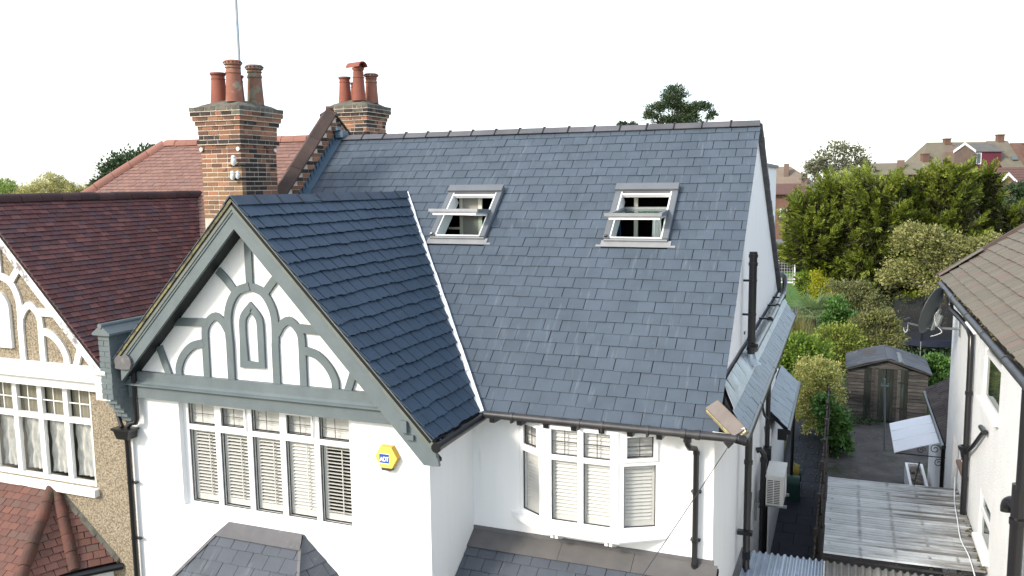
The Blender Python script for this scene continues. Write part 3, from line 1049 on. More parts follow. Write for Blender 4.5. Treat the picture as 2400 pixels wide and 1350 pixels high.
def curve(pts, n=5):
    """Catmull-Rom through pts"""
    out = []
    for i in range(len(pts) - 1):
        p0, p1, p2, p3 = pts[max(i - 1, 0)], pts[i], pts[i + 1], pts[min(i + 2, len(pts) - 1)]
        for k in range(n):
            t = k / n
            out.append(tuple(0.5 * ((2 * p1[j]) + (-p0[j] + p2[j]) * t + (2 * p0[j] - 5 * p1[j] + 4 * p2[j] - p3[j]) * t * t + (-p0[j] + 3 * p1[j] - 3 * p2[j] + p3[j]) * t ** 3) for j in range(len(p1))))
    out.append(pts[-1])
    return out


def gable_timbers(parent, cx, yw, mat, zoff, lancet_solid=False):
    """the curved timber pattern, symmetric about cx"""
    k = [0]

    def put(pts, w, name='timber', closed=False):
        k[0] += 1
        ribbon(pts, w, yw - 0.030 - 0.0015 * (k[0] % 9), yw - 0.0005, closed).build(name, mat, parent)
    X = lambda d, z: (cx + d, z + zoff)
    put([X(0, 2.62), X(0, 1.66)], 0.105, 'king_post')
    for sg in (1, -1):
        put([X(sg * 0.36, 0.40), X(sg * 0.36, 0.92)] + [X(sg * a, z) for a, z in curve([(0.365, 0.95), (0.37, 1.25), (0.31, 1.45), (0.19, 1.60), (0.0, 1.665)], 4)], 0.108, 'arch_timber')
        put([X(sg * a, z) for a, z in curve([(0.505, 1.86), (0.38, 1.75), (0.235, 1.585)], 5)], 0.105, 'curved_brace')
        put([X(sg * 0.775, 0.40), X(sg * 0.775, 0.85)] + [X(sg * a, z) for a, z in curve([(0.775, 0.9), (0.765, 1.06), (0.70, 1.17), (0.585, 1.245), (0.47, 1.18), (0.39, 1.06)], 4)], 0.105, 'arch_timber')
        put([X(sg * 0.72, 1.155), X(sg * 1.30, 1.135)], 0.11, 'collar_timber')
        put([X(sg * a, z) for a, z in curve([(0.80, 0.875), (1.0, 0.82), (1.16, 0.68), (1.245, 0.52), (1.252, 0.40)], 4)], 0.105, 'quadrant_timber')
        put([X(sg * 1.58, 0.78), X(sg * 1.43, 0.395)], 0.10, 'diagonal_timber')
    if not lancet_solid:
        put([X(-0.142, 0.63), X(-0.142, 1.0)] + [X(a, z) for a, z in curve([(-0.142, 1.05), (-0.125, 1.25), (0, 1.395)], 4)] + [X(a, z) for a, z in curve([(0.0, 1.395), (0.125, 1.25), (0.142, 1.05)], 4)[1:]] + [X(0.142, 0.63)], 0.10, 'lancet_timber', True)
    else:
        mb = MB()
        pts = [X(-0.17, 0.58)] + [X(a, z) for a, z in curve([(-0.17, 1.05), (-0.15, 1.27), (0, 1.42), (0.15, 1.27), (0.17, 1.05)], 5)] + [X(0.17, 0.58)]
        mb.ext([(p[0], yw - 0.05, p[1]) for p in pts], (0, 0.05, 0))
        mb.build('lancet_panel', mat, parent)


gable_timbers(house, -2.375, YW, 'grey_paint', 0.0)


# ------------------------------------------------------------------ shuttered windows
def shutter_panel(win, x0, x1, z0, z1, y, n_s, tilt, p2w=None, rod=True, name='slat', fw=0.045, sl=0.052):
    """louvred shutter leaf behind a light; p2w maps (x along, y in, z) to world"""
    P = p2w or (lambda x, yy, z: V(x, yy, z))
    m = MB()

    def b(xa, ya, za, xb, yb, zb):
        o = P(xa, ya, za)
        m.obox(o, P(xb, ya, za) - o, P(xa, yb, za) - o, P(xa, ya, zb) - o)
    b(x0, y, z0, x0 + fw, y + 0.028, z1)
    b(x1 - fw, y, z0, x1, y + 0.028, z1)
    b(x0 + fw, y, z0, x1 - fw, y + 0.028, z0 + 0.085 if n_s > 8 else z0 + 0.03)
    b(x0 + fw, y, z1 - 0.03, x1 - fw, y + 0.028, z1)
    if rod:
        xm = (x0 + x1) / 2 + 0.06
        b(xm - 0.006, y - 0.03, z0 + 0.1, xm + 0.006, y - 0.022, z1 - 0.04)
    m.build('shutter_frame', 'shutter', win)
    za, zb = (z0 + 0.085 if n_s > 8 else z0 + 0.03), z1 - 0.03
    pitch = (zb - za) / n_s
    wx = x1 - x0 - 2 * fw - 0.004
    c, s_ = math.cos(tilt), math.sin(tilt)
    sm = MB()
    d = sl / 2
    o0 = P(0, 0, 0)
    ux, uy, uz = (P(1, 0, 0) - o0), (P(0, 1, 0) - o0), V(0, 0, 1)
    prof = [(-d * c, -d * s_), (-d * c * 0.2, -d * s_ * 0.2 + 0.006), (d * c, d * s_), (d * c * 0.2, d * s_ * 0.2 - 0.004)]
    sm.ext([uy * a + uz * q - ux * (wx / 2) for a, q in prof], ux * wx)
    me = sm.mesh(name, 'shutter')
    for i in range(n_s):
        pos = P((x0 + x1) / 2, y + 0.012, za + pitch * (i + 0.5))
        place(me, name, win, Matrix.Translation(pos))


# gable window: five lights, upper ones with lead glazing bars
m = MB()
yf0, yf1 = YW + 0.085, YW + 0.15
LX = [-3.615 + 0.535 * i for i in range(5)]
LWD = 0.455
edges = [WX0 + 0.0] + [x for a in LX for x in (a, a + LWD)] + [WX1]
for i in range(0, len(edges), 2):
    m.box(edges[i], yf0, WZ0, edges[i + 1], yf1, WZ1 + 0.02)
for a in LX:
    m.box(a, yf0 + 0.002, WZ0, a + LWD, yf1, WZ0 + 0.055)
    m.box(a, yf0 + 0.002, -0.385, a + LWD, yf1, -0.312)
    m.box(a, yf0 + 0.002, 0.0, a + LWD, yf1, WZ1 + 0.02)
win = m.build('gable_window', 'upvc', house)
win['label'] = 'wide five light white window with louvred shutters'
for i, a in enumerate(LX):
    sash = i in (1, 3)
    if sash:
        m = MB()
        q = 0.045
        m.box(a - 0.012, yf0 - 0.012, -0.325, a + q - 0.01, yf0 - 0.001, 0.012)
        m.box(a + LWD - q + 0.01, yf0 - 0.012, -0.325, a + LWD + 0.012, yf0 - 0.001, 0.012)
        m.box(a + q - 0.01, yf0 - 0.012, -0.325, a + LWD - q + 0.01, yf0 - 0.001, -0.285)
        m.box(a + q - 0.01, yf0 - 0.012, -0.03, a + LWD - q + 0.01, yf0 - 0.001, 0.012)
        m.box(a + LWD - 0.004, yf0 - 0.014, -0.30, a + LWD + 0.004, yf0 - 0.0125, 0.0, 1)
        m.build('opening_sash', ['upvc', 'seal'], win)
    q = 0.04 if sash else 0.0
    m = MB()
    m.box(a + 0.001, yf0 + 0.03, WZ0 + 0.056, a + LWD - 0.001, yf0 + 0.036, -0.386)
    m.build('pane', 'glass', win)
    m = MB()
    m.box(a + 0.001, yf0 + 0.03, -0.311, a + LWD - 0.001, yf0 + 0.036, -0.001)
    m.build('pane', 'glass', win)
    m = MB()
    zc = -0.155
    m.box(a + q + 0.002, yf0 + 0.022, zc - 0.005, a + LWD - q, yf0 + 0.0285, zc + 0.005)
    m.box(a + LWD / 2 - 0.005, yf0 + 0.024, -0.31 + q * 0.8, a + LWD / 2 + 0.005, yf0 + 0.0278, -0.002)
    m.build('glazing_bar', 'leadline', win)
    m = MB()
    for (z0, z1, qq) in ((WZ0 + 0.055, -0.386, 0), (-0.311, 0.0, q)):
        m.box(a + qq, yf0 + 0.018, z0 + qq, a + qq + 0.010, yf0 + 0.0295, z1 - qq * 0.7)
        m.box(a + qq + 0.010, yf0 + 0.018, z0 + qq, a + LWD - qq, yf0 + 0.0295, z0 + qq + 0.009)
    m.build('gasket', 'seal', win)
    shutter_panel(win, a + 0.005, a + LWD + 0.02, WZ0 + 0.07, -0.40, YW + 0.165, 19, [0.34, 0.34, 0.38, 0.72, 0.03][i], fw=0.05, sl=0.048)
    shutter_panel(win, a + 0.005, a + LWD + 0.02, -0.30, 0.02, YW + 0.165, 5, 1.25, rod=False, sl=0.066)
m = MB()
m.box(WX0, YW + 0.005, WZ0 - 0.002, WX1, yf0, WZ0 + 0.012)
m.build('window_sill', 'render', win)

# canted bay window of the recess
BP = [(0.83, 1.56), (1.27, 1.285), (2.24, 1.285), (2.75, 1.56)]
BZ0, BZ1 = -1.43, -0.135
m = MB()
bayw = None


def bay_map(i):
    a, b = V(*BP[i], 0), V(*BP[i + 1], 0)
    ux = (b - a).normalized()
    uy = V(-ux.y, ux.x, 0)
    return (lambda x, y, z: a + ux * x + uy * y + V(0, 0, z)), (b - a).length


def wb(mb, P, xa, ya, za, xb, yb, zb, mi=0):
    o = P(xa, ya, za)
    mb.obox(o, P(xb, ya, za) - o, P(xa, yb, za) - o, P(xa, ya, zb) - o, mi)


lights = []
for i in range(3):
    P, L = bay_map(i)
    if i == 1:
        sp = [(0.105, 0.455), (0.53, 0.88)]
    else:
        sp = [(0.075, L - 0.095)] if i == 0 else [(0.085, L - 0.085)]
    e = [0.0] + [x for s_ in sp for x in s_] + [L]
    for k in range(0, len(e), 2):
        wb(m, P, e[k], 0.0 + 0.001 * i, BZ0, e[k + 1], 0.07, BZ1)
    for (a, b) in sp:
        wb(m, P, a, 0.002, BZ0, b, 0.07, BZ0 + 0.075)
        wb(m, P, a, 0.002, -0.555, b, 0.07, -0.485)
        wb(m, P, a, 0.002, -0.155, b, 0.07, BZ1)
        lights.append((P, a, b, i))
m.ext([(x, y, BZ1 + 0.001) for x, y in BP], (0, 0, 0.03))
for (x, y) in BP[1:3]:
    m.tube([(x + (0.012 if x < 2 else -0.012), y + 0.03, BZ0), (x + (0.012 if x < 2 else -0.012), y + 0.03, BZ1)], 0.04, 10)
bayw = m.build('bay_window', 'upvc', house)
bayw['label'] = 'white canted bay window with closed louvred shutters'
for (P, a, b, i) in lights:
    sash = i != 1
    q = 0.035 if sash else 0.0
    if sash:
        m = MB()
        wb(m, P, a - 0.02, -0.014, -0.50, a + q, 0.0, -0.135)
        wb(m, P, b - q, -0.014, -0.50, b + 0.02, 0.0, -0.135)
        wb(m, P, a + q, -0.0135, -0.50, b - q, 0.0, -0.455)
        wb(m, P, a + q, -0.0135, -0.185, b - q, 0.0, -0.135)
        m.build('opening_sash', 'upvc', bayw)
    for (z0, z1, up) in ((BZ0 + 0.076, -0.556, False), (-0.484, -0.156, True)):
        m = MB()
        wb(m, P, a + 0.001, 0.03, z0, b - 0.001, 0.036, z1)
        m.build('pane', 'glass', bayw)
        qq = q if up else 0
        m = MB()
        wb(m, P, a + qq, 0.014, z0 + qq, a + qq + 0.009, 0.0295, z1 - qq)
        wb(m, P, a + qq + 0.009, 0.014, z0 + qq, b - qq, 0.0295, z0 + qq + 0.011)
        if i == 2:
            wb(m, P, b - qq - 0.009, 0.014, z0 + qq + 0.011, b - qq, 0.0295, z1 - qq)
        m.build('gasket', 'seal', bayw)
        if up:
            m = MB()
            zc, xc = (z0 + z1) / 2 + 0.005, (a + b) / 2
            wb(m, P, a + qq, 0.022, zc - 0.005, b - qq, 0.0285, zc + 0.005)
            wb(m, P, xc - 0.005, 0.020, z0 + qq, xc + 0.005, 0.0278, z1 - qq)
            m.build('glazing_bar', 'leadline', bayw)
            shutter_panel(bayw, a + 0.0, b + 0.0, z0 - 0.02, z1 + 0.03, 0.075, 6, 0.95, P, rod=False, fw=0.03, sl=0.07)
        else:
            shutter_panel(bayw, a + 0.0, b + 0.0, z0 - 0.01, z1 + 0.02, 0.075, 15, 0.95, P, rod=False, fw=0.03, sl=0.066)
# sill with brackets
m = MB()
m.ext([(0.70, 1.56, -1.50), (1.22, 1.20, -1.50), (2.29, 1.20, -1.50), (2.86, 1.56, -1.50)], (0, 0, 0.075))
m.ext([(0.78, 1.56, -1.535), (1.24, 1.235, -1.535), (2.27, 1.235, -1.535), (2.80, 1.56, -1.535)], (0, 0, 0.0345))
m.build('window_sill', 'upvc', bayw)
for bx in (1.41, 2.13):
    m = MB()
    for dx in (0, 0.06):
        m.ext([(bx + dx - 0.05, 1.27, -1.536), (bx + dx - 0.05, 1.55, -1.536), (bx + dx - 0.05, 1.55, -1.70), (bx + dx - 0.05, 1.42, -1.66), (bx + dx - 0.05, 1.34, -1.60), (bx + dx - 0.05, 1.28, -1.60)], (0.04, 0, 0))
    m.build('sill_bracket', 'upvc', bayw)

# ------------------------------------------------------------------ eaves: gutters, rafter feet, downpipes
m = MB()
m.tube([(0.47, 1.27, -0.04), (3.70, 1.27, -0.04)], 0.05, 12)
for gx in (0.85, 1.75, 2.05, 2.62):
    m.tube([(gx - 0.02, 1.27, -0.04), (gx + 0.02, 1.27, -0.04)], 0.057, 12)
    m.box(gx - 0.012, 1.22, -0.115, gx + 0.012, 1.33, -0.06)
for gx in (3.05, 3.22):
    m.tube([(gx - 0.03, 1.27, -0.04), (gx + 0.03, 1.27, -0.04)], 0.06, 12)
gut = m.build('front_gutter', ['black_grey'], house, smooth=True)
m = MB()
m.box(0.45, 1.325, -0.075, 3.4, 1.36, -0.03)
m.build('fascia', 'black_plastic', house)
m = MB()
m.tube([(0.42, -0.02, -0.10), (0.42, 1.33, -0.09)], 0.055, 12)
m.tube([(0.42, -0.06, -0.10), (0.42, -0.02, -0.10)], [0.062, 0.062], 12)
m.box(0.30, -0.0, -0.07, 0.385, 1.36, -0.02)
for i in range(22):
    y = random.uniform(0.0, 1.3)
    m.tube([(0.40 + random.uniform(-0.02, 0.03), y, -0.055), (0.40 + random.uniform(-0.02, 0.03), y + random.uniform(0.03, 0.09), -0.05)], random.uniform(0.008, 0.02), 5)
m.build('gable_gutter', 'black_plastic', house, smooth=True)
rx = [0.57, 0.95, 1.31, 1.68, 2.04, 2.40, 2.76]
for x in rx:
    m = MB()
    m.ext([(x - 0.035, 1.255, -0.075), (x - 0.035, YB, -0.05), (x - 0.035, YB, -0.16), (x - 0.035, 1.265, -0.145)], (0.07, 0, 0))
    m.build('rafter_foot', 'black_plastic', house)
for y in (0.28, 0.62, 0.98, 1.26):
    m = MB()
    m.box(XW, y - 0.035, -0.185, XW + 0.16, y + 0.035, -0.10)
    m.build('rafter_foot', 'black_plastic', house)
m = MB()
m.box(XW, YW, -0.10, 0.36, 1.40, -0.075)
m.box(XW, 1.362, -0.06, 3.4, YB, -0.043)
m.build('eaves_soffit', 'render', house)
m = MB()
m.tube([(3.10, 1.27, -0.08), (3.10, 1.27, -0.16), (3.115, 1.33, -0.23), (3.16, 1.46, -0.27), (3.175, 1.475, -0.33), (3.175, 1.475, -1.80), (3.175, 1.44, -1.90)], 0.037, 12)
for z in (-0.33, -0.83, -1.45, -1.76):
    m.tube([(3.175, 1.475, z - 0.02), (3.175, 1.475, z + 0.02)], 0.043, 12)
for z in (-0.83, -1.45):
    m.box(3.115, 1.49, z - 0.012, 3.235, 1.55, z + 0.012)
m.tube([(3.10, 1.27, -0.14), (3.10, 1.27, -0.09)], 0.05, 12)
m.build('downpipe', 'black_plastic', house, smooth=True)

# slate lean-to roof below the bay window
LT = math.tan(R(31))
LWv = V(0, math.cos(R(31)), math.sin(R(31)))
LNv = V(0, -LWv.z, LWv.y)
ltop = V(XW, YB - 0.02, -1.78)
m = MB()
m.obox(ltop - LWv * 2.6 - LNv * 0.08, (3.3, 0, 0), LWv * 2.6, LNv * 0.07)
lean = m.build('lean_to_roof', 'underlay', house)
T.ext = (0, 3.3)
T.slope(ltop - LWv * 2.6 - V(0, 0, 0.005), (1, 0, 0), LWv, 2.6, lambda u, s: [(1, 0, 0.01), (-1, 0, -3.29), (0, -1, -2.40)], lean, 'slate', 'slate_low', 0.25, 0.2, u0=0.07)
for i, (a, b) in enumerate(((0.0, 1.28), (1.285, 2.25), (2.255, 3.29))):
    m = MB()
    m.obox(ltop + V(a, 0, 0) - LWv * 0.27 + LNv * (0.022 + 0.002 * (i % 2)), (b - a, 0, 0), LWv * 0.28, LNv * 0.006)
    m.build('lead_apron', 'lead_brown', lean)
m = MB()
m.box(XW, YB - 0.022, -1.765, 3.40, YB - 0.001, -1.70)
m.build('wall_flashing', 'lead', lean)

# slate roof over the ground floor bay
bay = []
A0, A1 = V(-2.92, YW - 0.002, -1.615), V(-1.73, YW - 0.002, -1.615)
B0, B1 = V(-3.0, 0.08, -1.74), V(-1.65, 0.08, -1.74)
C0, C1 = V(-3.42, -0.64, -2.34), V(-1.23, -0.64, -2.34)
D0, D1 = V(-3.72, YW, -2.34), V(-0.93, YW, -2.34)
m = MB()
m.add([A0, A1, B1, B0, C1, C0, D1, D0], [(0, 3, 2, 1), (3, 5, 4, 2), (2, 4, 6), (1, 2, 6), (0, 7, 3), (3, 7, 5), (5, 7, 6, 4)])
bayroof = m.build('bay_roof', 'underlay', house)


def facet(P0, P1, top, bot_clip, parent, mat, w=0.25, g=0.2, **kw):
    """tile a planar facet: P0-P1 its eave, top a point up the slope; bot_clip lists polygon corners in order"""
    P0, P1, top = Vector(P0), Vector(P1), Vector(top)
    U = (P1 - P0).normalized()
    W = (top - P0) - U * (top - P0).dot(U)
    L = W.length
    W.normalize()
    pts = [((Vector(q) - P0).dot(U), (Vector(q) - P0).dot(W)) for q in bot_clip]
    ar = sum(pts[i][0] * pts[(i + 1) % len(pts)][1] - pts[(i + 1) % len(pts)][0] * pts[i][1] for i in range(len(pts)))
    if ar < 0:
        pts = pts[::-1]
    hp = []
    for i in range(len(pts)):
        (x0_, y0_), (x1_, y1_) = pts[i], pts[(i + 1) % len(pts)]
        a, b = -(y1_ - y0_), (x1_ - x0_)
        l_ = math.hypot(a, b)
        a, b = a / l_, b / l_
        hp.append((a, b, a * x0_ + b * y0_))
    kw.pop('_', None)
    T_ = kw.pop('tiles')
    T_.ext = (min(q[0] for q in pts), max(q[0] for q in pts))
    T_.slope(P0, U, W, max(q[1] for q in pts), lambda u, s: hp, parent, kw.pop('name', 'slate'), mat, w, g, **kw)


facet(C0, C1, B0, [C0, C1, B1, B0], bayroof, 'slate_low', tiles=T)
facet(C1, D1, B1, [C1, D1, A1, B1], bayroof, 'slate_low', tiles=T)
facet(D0, C0, B0, [D0, C0, B0, A0], bayroof, 'slate_low', tiles=T)
m = MB()
fn = (B1 - B0).cross(A0 - B0).normalized()
if fn.z < 0:
    fn = -fn
m.ext([B0 + fn * 0.022 + V(-0.02, -0.02, 0), B1 + fn * 0.022 + V(0.02, -0.02, 0), A1 + fn * 0.022, A0 + fn * 0.022], fn * 0.007)
m.build('lead_apron', 'lead', bayroof)
for (a, b) in ((B0, C0), (B1, C1)):
    dvec = (b - a)
    for i in range(6):
        m = MB()
        m.obox(a + dvec * (i / 6) + V(-0.025, 0, 0.022), dvec * (0.97 / 6), V(0.05, -0.01, 0), V(0, 0, 0.012))
        m.build('hip_slip', 'lead', bayroof)

# ------------------------------------------------------------------ slated strip along the side wall
cx0, cz0, cx1, cz1 = 3.385, 0.44, 3.73, -0.045
CL = math.hypot(cx1 - cx0, cz0 - cz1)
CWv = V((cx0 - cx1) / CL, 0, (cz0 - cz1) / CL)
CNv = V(CWv.z, 0, -CWv.x)
m = MB()
m.ext([V(cx1, 1.37, cz1) - CNv * 0.06, V(cx1, 11.25, cz1) - CNv * 0.06, V(cx1, 11.25, cz1) + CWv * CL - CNv * 0.06, V(cx1, 1.93, cz1) + CWv * CL - CNv * 0.06], CNv * 0.05)
strip = m.build('side_eaves_roof', 'underlay', house)
strip['label'] = 'narrow slate and lead roof strip along the side wall'
T.ext = (0, 9.9)
T.slope(V(cx1 + 0.01, 1.37, cz1 - 0.01), (0, 1, 0), CWv, 0.30, lambda u, s: [(1, 0, 0.0), (-1, 0, -9.87), (0, -1, -0.30), (CL / 0.56, -1, 0.0)], strip, 'slate', 'slate_strip', 0.25, 0.15, lift=0.02, gap=0.008)
y = 1.66
while y < 11.2:
    L_ = random.uniform(0.5, 0.66)
    m = MB()
    y2 = min(y + L_, 11.24)
    tw = random.uniform(0, 0.012)
    o = V(cx1, y, cz1) + CWv * 0.285 + CNv * 0.03
    sl_ = V(0, 0.28, 0) if y < 1.7 else V(0, 0, 0)
    m.ext([o, o + V(0, y2 - y - 0.012, 0) + CNv * tw, o + V(0, y2 - y - 0.012, 0) + CWv * 0.295, o + sl_ + CWv * 0.295 + CNv * tw], CNv * 0.006)
    m.build('lead_sheet', 'lead_bright', strip)
    y = y2
m = MB()
m.obox(V(3.383, 2.15, 0.40), (0, 9.05, 0), (0.010, 0, 0), (0, 0, 0.085))
m.build('wall_flashing', 'lead', strip)
m = MB()
m.tube([(3.755, 1.30, -0.075), (3.755, 1.6, -0.095), (3.755, 6.2, -0.095), (3.755, 11.25, -0.09)], 0.052, 12)
m.tube([(3.66, 1.27, -0.04), (3.73, 1.28, -0.055), (3.757, 1.36, -0.08)], 0.056, 12)
for y in (3.1, 5.4, 8.2):
    m.tube([(3.755, y - 0.03, -0.1), (3.755, y + 0.03, -0.1)], 0.061, 12)
m.build('side_gutter', 'black_plastic', house, smooth=True)
m = MB()
m.box(3.381, 1.5, -0.14, 3.72, 11.2, -0.09)
m.build('side_soffit', 'render', house)
m = MB()
m.box(3.70, 11.255, -0.14, 3.80, 11.33, -0.02)
m.tube([(3.76, 11.3, -0.02), (3.76, 11.3, 0.10)], 0.02, 8, 0)
m.build('verge_finial', 'galv', strip)
# ridge tile laid over the corner, mortar still showing
m = MB()
hd, hw_ = V(0.37, -0.29, -0.235), V(0.13, 0.09, 0.085)
ho = V(3.27, 1.57, 0.185)
hn = hd.cross(hw_).normalized()
if hn.z < 0:
    hn = -hn
m.obox(ho + hn * 0.03, hd, hw_, hn * 0.03)
m.obox(ho + hw_ + hn * 0.06, hd, V(0.05, 0.02, -0.09), hn * 0.015)
m.build('hip_cap', 'cap_brown', strip)
m = MB()
m.obox(ho + hd * 0.02 - hw_ * 0.06 - hn * 0.05, hd * 0.96, hw_ * 1.05, hn * 0.079)
m.obox(ho + hd * 0.9 - hn * 0.04, hd * 0.14, hw_ * 1.1, hn * 0.06)
m.build('hip_mortar', 'mortar_yellow', strip)
m = MB()
m.ext([(3.36, 1.31, -0.055), (3.585, 1.285, -0.05), (3.59, 1.30, -0.02), (3.38, 1.33, -0.02)], (0, 0.05, 0.008))
m.tube([(3.67, 1.335, -0.01), (3.70, 1.33, 0.06), (3.745, 1.33, 0.075), (3.76, 1.335, 0.045), (3.73, 1.335, 0.02)], 0.011, 7)
m.build('hip_iron', 'white_paint', strip)

# soil and waste pipes on the side wall
m = MB()
m.tube([(3.53, 4.12, 0.30), (3.53, 4.12, 1.92)], 0.058, 14)
for z in (0.62, 0.50, 1.86, 1.74):
    m.tube([(3.53, 4.12, z - 0.025), (3.53, 4.12, z + 0.025)], 0.068, 14)
for z in (1.0, 1.50):
    m.box(3.40, 4.04, z - 0.012, 3.53, 4.075, z + 0.018)
    m.tube([(3.53, 4.12, z - 0.014), (3.53, 4.12, z + 0.014)], 0.063, 14)
m.tube([(3.55, 4.07, 0.55), (3.62, 4.02, 0.55)], 0.03, 10)
m.tube([(3.53, 4.12, -0.20), (3.53, 4.12, -2.9), (3.56, 4.05, -3.0)], 0.055, 14)
for z in (-1.25, -2.35, -2.68, -2.74):
    m.tube([(3.53, 4.12, z - 0.03), (3.53, 4.12, z + 0.03)], 0.066, 14)
m.box(3.40, 4.0, -2.36, 3.62, 4.10, -2.30)
m.build('soil_pipe', 'black_plastic', house, smooth=True)
m = MB()
m.lathe([(0.058, 0.13), (0.075, 0.06), (0.11, 0.01), (0.15, -0.02)], (3.53, 4.12, 0.28), 16)
m.build('pipe_collar', 'lead_bright', house, smooth=True)
m = MB()
wp = [(3.46, 10.95, 0.86), (3.50, 10.85, 0.88), (3.56, 10.75, 0.82), (3.575, 10.6, 0.66), (3.575, 10.2, 0.52)]
m.tube(wp, 0.055, 12)
m.tube([(3.575, 10.25, 0.53), (3.575, 10.05, 0.50)], 0.062, 12)
m.build('waste_elbow', 'black_plastic', house, smooth=True)
m = MB()
m.tube([(3.575, 10.2, 0.52), (3.57, 7.5, 0.45), (3.56, 4.4, 0.42)], 0.045, 12)
m.build('waste_pipe', 'pipe_grey', house, smooth=True)
for y in (9.8, 8.6, 6.9):
    m = MB()
    m.box(3.385, y - 0.02, 0.49, 3.56, y + 0.02, 0.52)
    m.tube([(3.573, y - 0.025, 0.495), (3.573, y + 0.025, 0.495)], 0.052, 12)
    m.build('pipe_bracket', 'black_plastic', house)
m = MB()
m.tube([(3.40, 6.86, -1.92), (3.47, 6.86, -1.90), (3.53, 6.86, -1.98), (3.53, 6.86, -2.1), (3.53, 6.86, -4.2)], 0.055, 12)
m.tube([(3.53, 6.86, -2.12), (3.53, 6.86, -2.05)], 0.066, 12)
m.build('waste_stack', 'black_plastic', house, smooth=True)
m = MB()
m.tube([(3.50, 7.9, -0.15), (3.50, 7.9, -2.2), (3.50, 7.9, -4.9)], 0.045, 10)
m.box(3.43, 7.8, -2.42, 3.58, 7.98, -2.16)
m.tube([(3.44, 7.3, -1.2), (3.46, 7.6, -1.45), (3.5, 7.86, -1.6)], 0.025, 8)
m.tube([(3.44, 8.2, -1.85), (3.5, 7.95, -2.1)], 0.03, 8)
m.tube([(3.42, 8.5, -0.6), (3.44, 8.45, -1.3)], 0.012, 6)
m.build('hopper_pipe', 'black_plastic', house, smooth=True)
m = MB()
m.tube([(3.42, 4.9, -2.0), (3.5, 4.9, -2.02), (3.5, 4.75, -2.25), (3.5, 4.5, -2.5)], 0.03, 8)
m.box(3.381, 4.5, 0.62, 3.392, 4.62, 0.66)
m.build('small_waste_pipe', 'black_plastic', house, smooth=True)

# low slate roof over the rear extension, with its wall
m = MB()
m.box(3.0, 11.46, G, 3.40, 13.2, -1.75)
m.box(3.382, 8.9, G, 3.50, 13.2, -2.12)
m.build('rear_wall', 'render', house)
m = MB()
ew = V(3.38 - 3.80, 0, -1.66 + 2.06)
ewl = ew.length
ew.normalize()
en = V(ew.z, 0, -ew.x)
m.obox(V(3.80, 8.95, -2.06) - en * 0.06, (0, 4.2, 0), ew * ewl, en * 0.05)
exr = m.build('extension_roof', 'underlay', house)
T.ext = (0, 4.2)
T.slope(V(3.80, 8.95, -2.06), (0, 1, 0), ew, ewl, lambda u, s: [(1, 0, 0), (-1, 0, -4.2), (0, -1, -ewl)], exr, 'slate', 'slate_strip', 0.25, 0.2)
m = MB()
m.tube([(3.82, 8.9, -2.12), (3.82, 13.2, -2.10)], 0.055, 10)
m.box(3.62, 8.90, -2.30, 3.80, 8.96, -2.08)
m.tube([(3.80, 13.1, -2.1), (3.72, 13.1, -2.3), (3.70, 13.1, G)], 0.04, 10)
m.build('extension_gutter', 'black_plastic', house, smooth=True)

T.finish(300, house, 'slate_courses')


